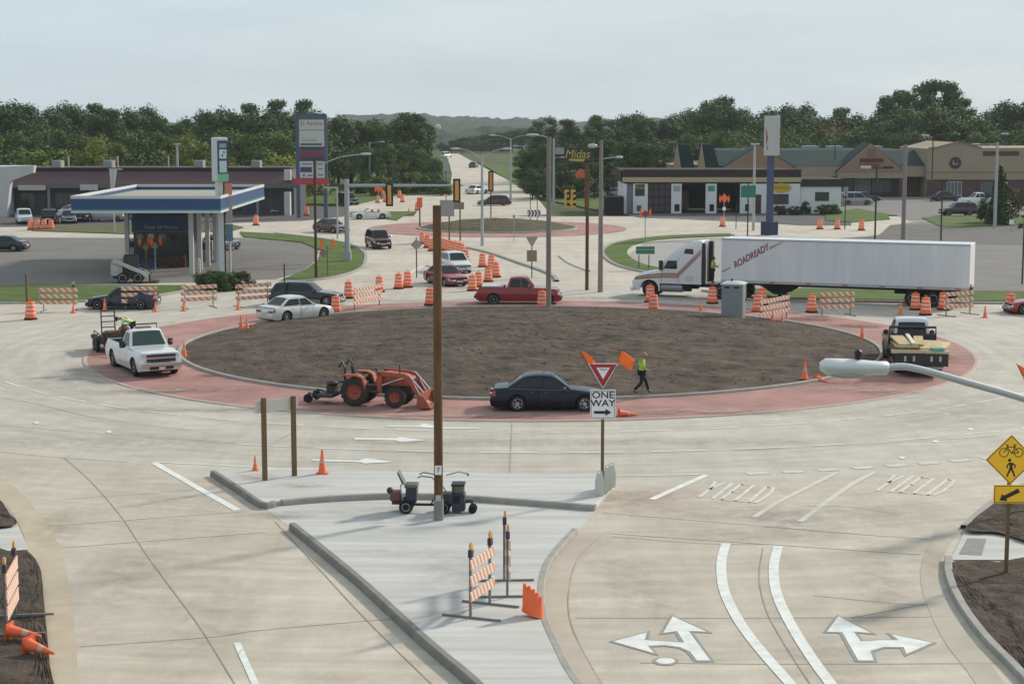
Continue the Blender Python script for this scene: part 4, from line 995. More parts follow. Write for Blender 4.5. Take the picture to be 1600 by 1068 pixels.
CATW = o1 + ux * -4.25 + uy * .55 + Vector((0, 0, 1.02))

# ================================================================ FLATBED WORK TRUCK
pf = G(1432, 592)
FB = car('flatbed_truck', 'dark flatbed work truck loaded with lumber on the right side of the red apron', 'truck', (pf.x + .60, pf.y + 3.9, .07), R(84), paint('work_dark_paint', (.03, .032, .034)), 'regcab', 8.0, 2.1, 2.32, 5.0, .44, 2, rim=STEEL, glass=GLASS, two=WHT, rail=.42)
MB().box(-4.0, -.5, -1.22, 1.22, 1.02, 1.12).build('flat_deck', M('weathered_deck', (.10, .085, .07), .9, var=.3), FB)
MB().box(-4.06, -3.98, -1.22, 1.22, .55, 1.12).build('tail_panel', TRIM, FB)
for y in (-.85, -.45, .35, .75): MB().box(-4.10, -4.065, y - .05, y + .05, .78, 1.02).build('stake_pocket', M('pale_bracket', (.45, .45, .43), .6), FB)
m = MB().tube([(-.5, -1.1, 1.1), (-.5, -1.1, 1.95), (-.5, 1.1, 1.95), (-.5, 1.1, 1.1)], .06, 6).tube([(-.5, -1.1, 1.6), (-.5, 1.1, 1.6)], .05, 6); m.box(-.56, -.5, -1.05, 1.05, 1.1, 1.62); m.build('headboard', TRIM, FB)
for s in (1, -1): MB().box(-1.3, -.6, s * 1.18 - .16, s * 1.18 + .12, .62, 1.0).build('side_toolbox', TRIM, FB, bevel=.02)
for s in (1, -1): MB().box(-4.03, -3.97, s * .9 - .12, s * .9 + .12, .52, .66).build('tail_light', TAILL, FB)
MB().box(-4.16, -4.04, -.95, .95, .40, .54).build('step_bumper', STEEL, FB, bevel=.02)
WOOD = M('plywood', (.50, .39, .22), .8, var=.18, scale=2, stretch=(.4, 5, 1)); WOODP = M('pale_lumber', (.62, .52, .33), .8, var=.15, scale=2, stretch=(.4, 5, 1)); WOODD = M('old_lumber', (.20, .155, .09), .85, var=.3, scale=2, stretch=(.4, 5, 1))
FM = Matrix.Translation(FB.location) @ Matrix.Rotation(R(84), 4, 'Z')
def load(name, label, x, y, z, dx, dy, dz, mat, rz=0, ry=0, n=1):
    p = FM @ Vector((x, y, z)); mb = MB()
    for k in range(n): 
        j = rnd.uniform(-.04, .04) if n > 1 else 0
        mb.box(-dx / 2 + j, dx / 2 + j, -dy / 2, dy / 2, dz * k / n, dz * (k + .86) / n)
    o = mb.build(name, mat, None, p, (0, R(ry), R(84 + rz))); tag(o, label, 'lumber'); return o
load('plywood_stack', 'stack of weathered sheets lying low on the left of the truck deck', -2.75, .62, 1.12, 2.3, 1.1, .30, WOODD, n=6)
load('plywood_sheet', 'tan plywood sheet on the left of the lumber pile', -1.95, .72, 1.44, 2.2, .62, .10, WOOD, 5, -4)
load('plywood_sheet', 'tan plywood sheet beside the pale centre board', -1.95, -.10, 1.44, 2.1, .44, .10, WOOD, -6, -4)
load('pale_board', 'pale narrow board standing out in the middle of the lumber pile', -1.9, .27, 1.49, 2.4, .17, .12, M('fresh_lumber', (.72, .66, .50), .7), 1, -4)
load('plywood_stack', 'stack of yellow plywood on the right of the truck deck', -2.5, -.62, 1.13, 2.2, .95, .26, WOOD, -10, -3, n=4)
load('loose_plank', 'loose tan plank slanting over the right deck edge', -2.6, -1.08, 1.22, 1.8, .45, .12, WOODP, -22, -6)
load('long_beam', 'long pale beam laid across the tail of the deck', -3.88, .50, 1.14, .16, 1.75, .18, WOODP, 3)
load('long_beam', 'pale beam laid across the tail under the green tarp', -3.9, -.72, 1.13, .16, 1.1, .15, WOODP, -2)
load('green_tarp', 'crumpled pale green tarp on the tail of the truck deck', -3.85, -.75, 1.28, .40, .55, .14, M('green_tarp_cloth', (.14, .38, .33), .7, var=.25, scale=8), 12)

# ================================================================ SKID STEER
ps = G(200, 443)
sk = thing('skid_steer', 'white skid steer loader parked at the edge of the fuel court', 'loader', (ps.x, ps.y + .8, 0), R(8))
SKW = M('machine_white', (.42, .43, .43), .5, var=.08, scale=3)
for x in (-.5, .6):
    for s in (1, -1): wheel(sk, x, s * .82, .40, .30, False, SKW)
MB().box(-1.2, 1.0, -.5, .5, .35, .95).build('chassis', TRIM, sk, bevel=.04)
MB().box(-.45, .65, -.45, .45, .95, 1.98).build('cab', M('cab_dark', (.035, .04, .042), .3), sk, bevel=.05)
MB().prism([(-1.35, .55), (-1.35, 1.35), (-.5, 1.45), (-.5, .55)], -.55, .55, 'xz').build('engine_cover', SKW, sk, bevel=.06)
for s in (1, -1):
    MB().prism([(-1.3, 1.55), (-1.1, 1.8), (-.8, 1.72), (1.1, .85), (1.55, .30), (1.35, .22), (.95, .62), (-.8, 1.42)], s * .62, s * .80, 'xz').build('lift_arm', SKW, sk, bevel=.02)
    MB().prism([(-1.35, .9), (-1.3, 1.6), (-1.0, 1.7), (-.75, 1.4), (-.7, .9)], s * .56, s * .61, 'xz').build('arm_tower', SKW, sk)
MB().box(-.4, .55, -.42, .42, 1.99, 2.06).build('roof', TRIM, sk, bevel=.02)
MB().prism([(1.4, .6), (1.4, .12), (1.5, .04), (2.1, .06), (2.1, .1), (1.55, .14), (1.5, .6)], -.85, .85, 'xz').build('bucket', M('dark_bucket', (.06, .05, .04), .7), sk)

# ================================================================ LINE STRIPING MACHINE
pm = G(634, 803); pq = G(712, 804)
ls = thing('line_striper', 'ride-on line striping machine with black seat standing behind the wooden pole', 'striping machine', (pm.x, pm.y + .35, 0), math.atan2(pq.y - pm.y, pq.x - pm.x))
GRN = M('olive_tank', (.12, .125, .08), .6, var=.2); DBL = M('dark_blue_paint', (.025, .03, .05), .5); RDE = M('dull_red_engine', (.16, .045, .04), .6)
for s in (1, -1): wheel(ls, .02, s * .36, .215, .16, False, M('pale_rim', (.55, .56, .60), .5), rr=.58)
f = MB(); f.box(-.42, .3, -.26, .26, .28, .36).box(.2, 1.12, -.04, .04, .20, .27); f.tube([(.75, 0, .22), (.85, -.05, .42)], .025, 6); f.build('frame', TRIM, ls)
MB().box(-.48, -.16, -.22, .22, .36, .66).build('engine', RDE, ls, bevel=.04)
MB().ball((-.5, 0, .66), (.11, .16, .11), 6).build('air_filter', TRIM, ls, smooth=60)
MB().box(.0, .34, -.24, .24, .36, .78).build('paint_tank', DBL, ls, bevel=.04)
MB().box(-.04, .38, -.26, .26, .78, .90).build('seat', GRN, ls, bevel=.05)
MB().prism([(-.10, .88), (-.27, 1.26), (-.21, 1.28), (-.02, .90)], -.22, .22, 'xz').build('seat_back', GRN, ls, bevel=.03)
MB().tube([(-.13, -.28, .62), (-.14, -.28, .9), (.1, -.28, .96)], .022, 6).build('arm_rest', STEEL, ls)
for s in (1, -1): wheel(ls, 1.18, s * .34, .20, .12, False, STEEL)
sb = MB(); sb.box(1.12, 1.72, -.24, .24, .30, .62); sb.build('striper_body', DBL, ls, bevel=.04)
MB().box(1.42, 1.82, -.24, .24, .08, .62).build('spray_shroud', DBL, ls, bevel=.03)
MB().lathe([(.18, 0), (.2, .04), (.2, .24), (.16, .28), (.05, .30)], 16, 'z', (1.6, 0, .62)).build('paint_hopper', GRN, ls, smooth=40)
MB().box(1.40, 1.82, -.25, .25, .86, .93).build('motor_cover', TRIM, ls, bevel=.02)
hb = MB()
for s in (1, -1): hb.tube([(1.22, s * .2, .6), (.98, s * .24, .95), (.82, s * .26, 1.14), (.50, s * .27, 1.18), (.38, s * .27, 1.12)], .022, 6)
hb.tube([(.82, -.26, 1.14), (.9, 0, 1.20), (.82, .26, 1.14)], .02, 6); hb.build('handlebar', M('grey_tube', (.20, .20, .20), .5, .4), ls)
MB().tube([(1.2, .3, 1.1), (1.6, .32, 1.2), (1.86, .34, 1.14)], .018, 6).ball((1.88, .34, 1.12), .05, 5).build('pointer_arm', STEEL, ls)
for y in (-.12, .12): 
    MB().tube([(1.8, y, .35), (2.02, y, .35), (2.05, y, .15)], .03, 6).build('caster_fork', TRIM, ls)
    MB().lathe([(.04, -.04), (.13, -.04), (.13, .04), (.04, .04)], 14, 'y').build('caster_wheel', RUB, ls, (2.05, y, .13))

# ================================================================ PORTABLE TOILET
pt = G(1148, 501, .1)
tt = thing('portable_toilet', 'grey portable toilet with pale roof on the edge of the soil mound', 'portable toilet', (pt.x, pt.y + .62, .1), R(-18), scale=1.08)
TG_ = M('grey_plastic', (.25, .27, .285), .5, var=.06, scale=3)
MB().box(-.58, .58, -.58, .58, .08, 2.02).build('cabin', TG_, tt, bevel=.03)
rb = MB()
for k in range(6): rb.box(-.5 + k * .2 - .02, -.5 + k * .2 + .02, -.595, -.578, .25, 1.7)
rb.build('wall_rib', M('grey_plastic_light', (.24, .25, .26), .5), tt)
rows = []
for q in range(7):
    t_ = -1 + q / 3; rows.append([(x * .64, t_ * .64, 2.02 + (0 if abs(x) > .99 or abs(t_) > .99 else .14 * (1 - t_ * t_ * .5) * (1 - x * x * .5))) for x in (-1, -.66, -.33, 0, .33, .66, 1)])
MB().grid(rows).box(-.64, .64, -.64, .64, 1.96, 2.03).build('roof', M('pale_plastic', (.50, .53, .52), .45), tt, smooth=50)
MB().box(.578, .60, -.45, .45, .2, 1.9).build('door', M('door_grey', (.24, .255, .26), .5), tt, bevel=.01)
MB().box(.60, .63, .28, .36, 1.0, 1.2).build('door_latch', TRIM, tt)
MB().box(-.62, .62, -.62, .62, 0, .08).build('skid_base', TRIM, tt)
MB().tube([(-.1, -.1, 2.1), (-.1, -.1, 2.28)], .06, 8).build('vent_pipe', TRIM, tt)
for x in (-.42, .1): MB().box(x, x + .3, -.60, -.575, 1.78, 1.88).build('vent_slot', TRIM, tt)

# ================================================================ PEOPLE
import bmesh
SKIN = M('skin', (.36, .20, .14), .6); LIME = M('lime_vest', (.42, .68, .05), .7); LIMEP = M('pale_lime_shirt', (.55, .72, .25), .7); JEAN = M('dark_jeans', (.022, .024, .032), .9, var=.2); TROU = M('dark_trousers', (.03, .028, .026), .9); HATW = M('tan_cap', (.30, .22, .12), .7); HATD = M('dark_cap', (.04, .03, .025), .7); BOOT = M('brown_boot', (.05, .035, .025), .8)
def skin_mesh(name, J, E, mat, parent, root, sub=2):
    me = bpy.data.meshes.new(name); bm = bmesh.new(); ly = bm.verts.layers.skin.verify(); V = {}
    for k, (p, r) in J.items():
        v = bm.verts.new(p); v[ly].radius = (r, r) if not isinstance(r, tuple) else r; v[ly].use_root = (k == root); V[k] = v
    for a, b in E: bm.edges.new((V[a], V[b]))
    bm.to_mesh(me); bm.free(); me.materials.append(mat)
    o = bpy.data.objects.new(name, me); COL.objects.link(o); o.parent = parent
    o.modifiers.new('skin', 'SKIN').use_smooth_shade = True
    sb = o.modifiers.new('smooth', 'SUBSURF'); sb.levels = sub; sb.render_levels = sub
    return o
def person(label, loc, rz, P, top, legs, hat, vest_band=None):
    """P: joint positions, x forward, y left."""
    t = thing('person', label, 'person', loc, rz)
    r = dict(pelvis=(.14, .10), waist=(.135, .095), chest=(.165, .11), neck=.055, head=(.085, .095), crown=.07)
    J = {}; E = [('pelvis', 'waist'), ('waist', 'chest'), ('chest', 'neck'), ('neck', 'head'), ('head', 'crown')]
    for k in ('pelvis', 'waist', 'chest', 'neck', 'head', 'crown'): J[k] = (Vector(P[k]), r[k])
    for s in ('l', 'r'):
        for k, rad in (('sho', .062), ('elb', .045), ('wri', .032), ('hip', .085), ('kne', .06), ('ank', .042), ('toe', .035)): J[k + s] = (Vector(P[k + s]), rad)
        E += [('chest', 'sho' + s), ('sho' + s, 'elb' + s), ('elb' + s, 'wri' + s), ('pelvis', 'hip' + s), ('hip' + s, 'kne' + s), ('kne' + s, 'ank' + s), ('ank' + s, 'toe' + s)]
        # five fingers
        w = Vector(P['wri' + s]); dr = (w - Vector(P['elb' + s])).normalized(); sd = dr.cross(Vector((1, 0, 0))).normalized() if abs(dr.x) < .9 else Vector((0, 1, 0)); fw = sd.cross(dr)
        J['pal' + s] = (w + dr * .07, (.038, .018)); E.append(('wri' + s, 'pal' + s))
        for q, (off, ln) in enumerate(((-.03, .065), (-.01, .08), (.01, .075), (.03, .06))):
            J['f%d%s' % (q, s)] = (w + dr * .12 + fw * off, .009); J['g%d%s' % (q, s)] = (w + dr * (.12 + ln) + fw * off + sd * .02, .008)
            E += [('pal' + s, 'f%d%s' % (q, s)), ('f%d%s' % (q, s), 'g%d%s' % (q, s))]
        J['t0' + s] = (w + dr * .06 + fw * .055, .010); J['t1' + s] = (w + dr * .10 + fw * .07 + sd * .02, .009); E += [('pal' + s, 't0' + s), ('t0' + s, 't1' + s)]
    skin_mesh('body', J, E, SKIN, t, 'pelvis', 2)
    Jt = {k: (J[k][0], tuple(x + .018 for x in J[k][1]) if isinstance(J[k][1], tuple) else J[k][1] + .018) for k in ('pelvis', 'waist', 'chest', 'shol', 'shor')}
    Et = [('pelvis', 'waist'), ('waist', 'chest'), ('chest', 'shol'), ('chest', 'shor')]
    Jt['collar'] = (J['chest'][0].lerp(J['neck'][0], .75), .07); Et.append(('chest', 'collar'))
    for s in ('l', 'r'): Jt['sl' + s] = (J['sho' + s][0].lerp(J['elb' + s][0], .95), .062); Et.append(('sho' + s, 'sl' + s))
    skin_mesh('safety_shirt', Jt, Et, top, t, 'waist')
    Jl = {'p': (J['pelvis'][0] + Vector((0, 0, -.02)), (.152, .118))}; El = []
    for s in ('l', 'r'):
        for k, rad in (('hip', .10), ('kne', .078), ('ank', .066)): Jl[k + s] = (J[k + s][0], rad)
        El += [('p', 'hip' + s), ('hip' + s, 'kne' + s), ('kne' + s, 'ank' + s)]
        a, b = J['ank' + s][0], J['toe' + s][0]
        skin_mesh('boot', {'a': (a - Vector((0, 0, .01)), .058), 'h': (a.lerp(b, .1) - Vector((0, 0, .04)), .05), 'b': (b, (.05, .038))}, [('a', 'h'), ('h', 'b')], BOOT, t, 'a')
    skin_mesh('trousers', Jl, El, legs, t, 'p')
    if hat:
        hd = J['head'][0]; cr = J['crown'][0]; up = (cr - hd).normalized()
        m = MB(); q = up.to_track_quat('Z', 'Y').to_matrix().to_4x4(); m.T = Matrix.Translation(hd + up * .035) @ q
        m.lathe([(.118, 0), (.116, .04), (.09, .10), (.04, .13), (.004, .135)], 14, 'z'); m.lathe([(.12, -.004), (.165, .0), (.165, .012), (.118, .018)], 14, 'z', cap=False)
        m.build('hat', hat, t, smooth=50)
    # face: eyes, nose, mouth
    hd = J['head'][0]; fwd = Vector(P.get('face', (1, 0, 0))).normalized(); up = (J['crown'][0] - hd).normalized(); sd = up.cross(fwd).normalized()
    for k in (-1, 1): MB().ball(hd + fwd * .088 + sd * .032 * k + up * .01, .012, 5).build('eye', TRIM, t)
    MB().ball(hd + fwd * .10 - up * .02, (.018, .014, .022), 5).build('nose', SKIN, t, smooth=60)
    MB().ball(hd + fwd * .088 - up * .055, (.012, .028, .007), 5).build('mouth', M('lip', (.25, .09, .08), .6), t)
    for k in (-1, 1): MB().ball(hd + sd * .092 * k, (.02, .01, .03), 5).build('ear', SKIN, t, smooth=60)
    return t
walk = dict(pelvis=(0, 0, .93), waist=(.02, 0, 1.08), chest=(.05, 0, 1.34), neck=(.07, 0, 1.50), head=(.10, 0, 1.62), crown=(.11, 0, 1.70),
            shol=(.05, .20, 1.40), elbl=(-.06, .27, 1.14), wril=(.04, .26, .92), shor=(.05, -.20, 1.40), elbr=(.02, -.28, 1.13), wrir=(.22, -.24, 1.02),
            hipl=(0, .09, .90), knel=(.22, .10, .52), ankl=(.34, .10, .10), toel=(.50, .11, .045), hipr=(0, -.09, .90), kner=(-.02, -.10, .48), ankr=(-.34, -.10, .16), toer=(-.22, -.11, .045))
person('worker in lime shirt and dark trousers walking along the edge of the soil mound', G(1002, 614, .30), R(10), walk, LIME, JEAN, HATW)
bend = dict(pelvis=(-.1, 0, .95), waist=(.04, 0, 1.06), chest=(.30, 0, 1.18), neck=(.47, 0, 1.20), head=(.58, 0, 1.16), crown=(.66, 0, 1.17), face=(.5, 0, -.8),
            shol=(.32, .20, 1.16), elbl=(.36, .24, .88), wril=(.46, .18, .68), shor=(.32, -.20, 1.16), elbr=(.36, -.24, .88), wrir=(.46, -.18, .68),
            hipl=(-.1, .09, .92), knel=(-.04, .12, .50), ankl=(-.12, .12, .09), toel=(.04, .13, .045), hipr=(-.1, -.09, .92), kner=(-.04, -.12, .50), ankr=(-.12, -.12, .09), toer=(.04, -.13, .045))
wm = Matrix.Translation(wp.location) @ Matrix.Rotation(R(-61), 4, 'Z')
person('worker in pale lime shirt bending over in the bed of the white work pickup', wm @ Vector((-.9, -.3, 1.22)), R(190), bend, LIMEP, TROU, HATD)
stand = dict(pelvis=(0, 0, .93), waist=(.0, 0, 1.08), chest=(.02, 0, 1.34), neck=(.03, 0, 1.50), head=(.05, 0, 1.62), crown=(.05, 0, 1.70),
             shol=(.02, .20, 1.40), elbl=(.10, .27, 1.16), wril=(.30, .16, 1.14), shor=(.02, -.20, 1.40), elbr=(.10, -.27, 1.16), wrir=(.30, -.16, 1.10),
             hipl=(0, .09, .90), knel=(.03, .11, .50), ankl=(0, .11, .09), toel=(.15, .12, .045), hipr=(0, -.09, .90), kner=(.03, -.11, .50), ankr=(0, -.11, .09), toer=(.15, -.12, .045))
person('worker in lime vest standing on the catwalk between the semi cab and the trailer', CATW, SH + math.pi, stand, LIME, TROU, HATD)
# ================================================================ DRUMS, CONES, BARRICADES
ORA = M('safety_orange', (.90, .155, .045), .55, var=.12, scale=4); ORAD = M('dark_orange_plastic', (.62, .10, .04), .6, var=.15, scale=4); WBAND = M('white_sheeting', (.80, .52, .42), .5, var=.1, scale=6)  # darker orange is for drum handles and cone base plates
BLACKR = M('black_rubber', (.025, .024, .023), .9)
def drum_proto(loc, label):
    t = thing('traffic_drum', label, 'traffic drum', loc, 0, 'orange traffic drums')
    MB().lathe([(.36, 0), (.37, .03), (.34, .10), (.30, .11)], 16, 'z').build('rubber_base', BLACKR, t, smooth=40)
    MB().lathe([(.295, .08), (.29, .30), (.275, .31), (.27, .52), (.255, .53), (.25, .72), (.235, .73), (.23, .93), (.21, .98), (.10, 1.0)], 18, 'z').build('barrel', ORA, t, smooth=40)
    for z0, z1, r0, r1 in ((.325, .42, .2775, .2750), (.545, .64, .2580, .2550), (.755, .85, .2375, .2345)):
        MB().lathe([(r0, z0), (r1, z1)], 18, 'z', cap=False).build('reflective_band', WBAND, t, smooth=60)
    MB().tube([(-.08, 0, .99), (-.08, 0, 1.09), (.08, 0, 1.09), (.08, 0, .99)], .02, 6).build('lift_handle', ORAD, t)
    return t
DR = [(672, 481, 'drum on the mound edge just left of the tall wooden pole'), (623, 451, 'left drum of the pair on the entry curve beside the diamond sign'), (637, 449, 'right drum of the pair on the entry curve beside the diamond sign'),
      (660, 381, 'farthest drum of the short line left of the tall pole'), (668, 387, 'middle drum of the short line left of the tall pole'), (675, 392, 'nearest drum of the short line left of the tall pole'),
      (693, 391, None), (699, 393, None), (705, 395, None), (711, 397, None), (717, 399, None), (722, 401, None),
      (728, 411, 'drum directly behind the white hatchback'), (754, 417, 'lone drum standing between the hatchback and the long kerb'), (768, 421, 'farthest drum of the cluster by the red pickup bed'), (775, 433, 'drum right of the cluster next to the red pickup bed'), (763, 440, 'drum behind the tail of the red pickup'),
      (748, 448, 'drum in the left half of the cluster by the red pickup tail'), (738, 454, 'nearest drum of the cluster, left of the red pickup tail'), (525, 490, 'drum in front of the silver sedan nose'), (545, 466, 'drum behind the tilted striped barricade'), (593, 456, 'drum at the lip of the entry road right of the tilted barricade'),
      (457, 474, 'drum between the silver sedan and the black wagon'), (847, 481, 'drum in front of the red pickup by the grey pole'), (1016, 472, 'drum standing against the semi front wheel'), (1021, 487, 'drum on the road in front of the semi front wheel'),
      (1113, 474, 'drum left of the portable toilet'), (1184, 488, 'drum leaning by the portable toilet right side'), (1191, 476, 'drum behind the one by the portable toilet'), (1268, 488, 'drum left of the barricade under the trailer middle'),
      (1430, 484, 'drum left of the pair before the trailer wheels'), (1446, 492, 'front drum before the trailer wheels'), (1474, 484, 'drum touching the barricade at the trailer tail'), (1578, 486, 'drum by the red car at the right edge'),
      (48, 499, 'drum beside the brown post at the left edge'), (48, 359, None), (58, 359, None), (69, 359, None), (80, 359, None), (479, 337, 'drum between the legs of the tall shop directory sign'), (400, 352, 'drum at the fuel court corner right of the canopy'),
      (590, 317, None), (602, 316, None), (598, 308, None), (624, 309, None), (629, 316, None), (652, 329, 'drum in front of the far roundabout left edge'), (1129, 354, 'drum below the flagged sign at the oil shop'),
      (1281, 358, 'left drum of the two on the concrete corner behind the trailer'), (1308, 358, 'right drum of the two on the concrete corner behind the trailer'), (1346, 360, 'brighter orange drum behind the trailer roof near the dark lamp'), (1085, 336, None)][:-1]
d0 = None
for x, y, lb in DR:
    if lb: lab = 'orange ' + lb
    elif y > 380: lab = 'orange traffic drum in the tight diagonal line right of the tall pole'
    elif x < 100: lab = 'orange traffic drum in the tight row before the left shops'
    else: lab = 'orange traffic drum in the far cluster behind the hanging signal'
    v = G(x, y); v.z = .17 if x == 672 else 0
    if d0 is None: d0 = drum_proto(v, lab); d0.scale = (1.1,) * 3
    else: dup(d0, v, rnd.uniform(0, 6), lab, scale=rnd.uniform(1.06, 1.15))
def cone_proto(loc, label):
    t = thing('traffic_cone', label, 'traffic cone', loc, 0, 'orange traffic cones')
    MB().box(-.19, .19, -.19, .19, 0, .035).build('base_plate', ORAD, t, bevel=.01)
    MB().lathe([(.155, .03), (.14, .06), (.032, .80), (.025, .82)], 16, 'z').build('cone_body', ORA, t, smooth=40)
    MB().lathe([(.0965, .37), (.0765, .51)], 16, 'z', cap=False).build('reflective_collar', M('peach_collar', (.62, .36, .28), .5), t, smooth=60)
    return t
CN = [(504, 746, 1.0, 'tall cone on the island nose beside the two wooden posts'), (399, 741, .62, 'small cone left of the first wooden post'), (377, 520, 1.0, 'cone with the heap of orange gear by the silver sedan'), (386, 520, .8, 'slim cone right of the cone heap by the silver sedan'),
      (288, 561, .95, 'cone at the right bumper of the white work pickup'), (164, 486, 1.0, 'cone in front of the navy sedan door'), (115, 489, .8, 'cone at the foot of the leftmost far barricade'), (243, 487, .8, 'cone at the tail of the navy sedan'),
      (287, 486, .85, 'cone below the barricade right of the navy sedan'), (372, 484, .85, 'cone below the barricade left of the black wagon'), (1095, 487, .75, 'cone on the road left of the portable toilet'), (1347, 533, 1.0, 'cone on the far rim of the mound left of the lumber truck'),
      (1388, 549, 1.0, 'cone close to the left side of the lumber truck'), (1257, 599, 1.0, 'cone on the mound rim below the big lamp head'), (1407, 491, 1.0, 'cone on the road behind the lumber truck cab'), (1539, 496, .9, 'cone right of the barricade at the trailer tail'),
      (1207, 506, .7, 'small cone under the barricade beside the portable toilet'), (1222, 508, .6, 'smaller cone at the right foot of the barricade beside the toilet'), (639, 333, .9, 'cone on the near edge of the far cross street'), (955, 305, .8, None)][:-1]
c0 = None
for x, y, s, lb in CN:
    v = G(x, y); r_ = math.hypot(v.x - RC.x, v.y - RC.y); v.z = .22 if r_ < 18 else (.08 if r_ < 22.8 else (.15 if y > 730 else 0))
    if c0 is None: c0 = cone_proto(v, 'orange ' + lb)
    else: dup(c0, v, rnd.uniform(0, 6), 'orange ' + lb, scale=s)
for x, y, rz, lb in ((14, 1004, 78, 'orange cone lying on the dark soil at the lower left corner'), (44, 1026, 60, 'orange cone lying nearest the gutter at the lower left corner'), (966, 652, 95, 'dark orange cone fallen on the road behind the one way sign'), (1276, 597, 30, 'dull orange cone fallen beside the standing cone on the mound rim'), (396, 518, 5, 'orange cone lying in the heap beside the silver sedan')):
    v = G(x, y); c = dup(c0, v + Vector((0, 0, .30 if y > 1000 else .19)), 0, lb); c.rotation_euler = (R(96), 0, R(rz))
# nested cones lying on the splitter island
nc = thing('cone_stack', 'cluster of nested bright orange cones on the island edge near the barricades', 'cones', G(832, 962, .15), R(20))
for k in range(5):
    m = MB(); m.T = Matrix.Translation((-.05 + k * .028, .13 - k * .065, (4 - k) * .035)) @ Matrix.Rotation(R(-12 + k * 7), 4, 'Y') @ Matrix.Rotation(R(8 - k * 4), 4, 'X')
    m.lathe([(.155, .01), (.135, .12), (.04, .68 - k * .05), (.028, .70 - k * .05)], 14, 'z'); m.lathe([(.175, 0), (.175, .02), (.14, .03)], 14, 'z')
    m.build('nested_cone', ORA, nc, smooth=40)
STRIPE = stripes_mat('orange_white_stripes', (.66, .20, .09), (.66, .60, .52), .42)
STRIPEN = stripes_mat('orange_white_stripes_small', (.70, .27, .13), (.70, .66, .60), .21, (1, 0, .6))
POST = M('galvanised_post', (.19, .19, .185), .6, .2)
def barricade(label, p0, p1, n=3, rail_h=.24, ht=1.52, near=False, light=True, zoff=0., footw=1.5, sheet=None):
    a, b = (Vector(p0), Vector(p1)); mid = (a + b) / 2; L = (b - a).length; ang = math.atan2(b.y - a.y, b.x - a.x)
    t = thing('barricade', label, 'barricade', (mid.x, mid.y, zoff), ang, 'striped road barricades')
    px = L / 2 - (.02 if near else .25)
    for s in (-1, 1):
        MB().box(s * px - .025, s * px + .025, -.01, .05, .03, ht).build('post', POST, t)
        MB().box(s * px - .03, s * px + .03, -footw / 2, footw / 2, .0, .05).build('foot', POST, t)
    for k in range(n):
        z = ht - .06 - rail_h / 2 - k * (ht - .35) / n
        hl = L / 2 + (.12 if near else 0)
        MB().box(-hl, hl, -.018, .018, -rail_h / 2, rail_h / 2).build('rail', sheet or (STRIPEN if near else STRIPE), t, (0, -.04, z))
    if light:
        for s in ((-1, 1) if near else (1,)):
            w = MB().box(s * px - .07, s * px + .07, -.04, .06, ht - .02, ht + .16).build('warning_light', M('lamp_battery_box', (.05, .03, .05), .5), t, bevel=.01)
            MB().lathe([(.075, -.03), (.095, -.02), (.095, .02), (.075, .03)], 14, 'y', (s * px, 0, ht + .25)).build('lens', M('amber_lens', (.62, .30, .06), .3, coat=.5), w, smooth=40)
    return t
for x0, y0, x1, y1, lb in ((62, 486, 122, 486, 'leftmost striped barricade beside the brown post at the lawn'), (190, 484, 246, 483, 'striped barricade hiding the tail of the navy sedan'), (283, 482, 339, 479, 'striped barricade right of the navy sedan'),
                           (368, 480, 424, 476, 'striped barricade left of the black wagon'), (552, 488, 596, 478, 'striped barricade slanting across the red apron beside the entry'), (1186, 508, 1232, 498, 'slanting striped barricade right of the portable toilet'),
                           (1279, 494, 1334, 492, 'striped barricade below the middle of the white trailer'), (1474, 494, 1520, 490, 'striped barricade at the tail wheels of the white trailer')):
    barricade(lb, G(x0, y0), G(x1, y1), light=x0 in (62, 1474))
barricade('near striped barricade with two amber lights standing on the island', G(736, 966, .15), G(767, 944, .15), near=True, zoff=.15)
bb = barricade('striped barricade with amber lights seen almost edge on behind the near one', G(794, 933, .15), G(789, 907, .15), near=True, zoff=.15)
barricade('striped barricade seen edge on at the lower left soil', G(11, 994, .1), G(26, 963, .1), near=True, zoff=.12, rail_h=.3, footw=1.75)

# ================================================================ SIGNS
WDP = M('wood_post', (.17, .115, .06), .85, var=.25, scale=3, stretch=(6, 6, .5)); WOODPOLE = M('brown_pole_wood', (.135, .075, .04), .85, var=.5, scale=1.3, stretch=(5, 5, .6)); WOODG = M('weathered_pole_wood', (.26, .225, .19), .9, var=.2, scale=2, stretch=(9, 9, .35))
GALV = M('galvanised_steel', (.36, .385, .39), .55, .15, var=.06); GALVD = M('dark_bronze_pole', (.035, .032, .03), .5, .3); SGREY = M('sign_back_aluminium', (.30, .30, .29), .5, .3); SGB = M('sign_back_brown', (.24, .19, .14), .7)
WS = M('sign_white', (.78, .79, .79), .45); BLKS = M('sign_black', (.015, .015, .016), .5); REDS = M('sign_red', (.34, .022, .03), .45); YEL = M('sign_yellow', (1.0, .56, .02), .45); GRS = M('sign_green', (.02, .17, .10), .45); FLAG = M('flag_orange', (1.0, .19, .045), .8)
def flag(parent, base, tip, side, name='flag', w=.42):
    b = Vector(base); a = Vector(tip); d = (a - b).normalized(); s = Vector(side).normalized()
    MB().tube([b, a], .012, 6).build('flag_staff', WDP, parent)
    rows = []
    for i in range(5):
        u = i / 4; rows.append([a - d * (.03 + .40 * j / 4) + s * (w * u) + Vector((0, .05 * math.sin(u * 5 + j * .7), -.10 * u * u)) for j in range(5)])
    o = MB().grid(rows).build(name, FLAG, parent, smooth=60); md = o.modifiers.new('cloth', 'SOLIDIFY'); md.thickness = .004
def tri(mb, r, z, y0, y1, mi=0):
    q = [(-r, z + r * .58), (0, z - r * 1.15), (r, z + r * .58)]
    mb.prism(q, y0, y1, 'xz', mi)
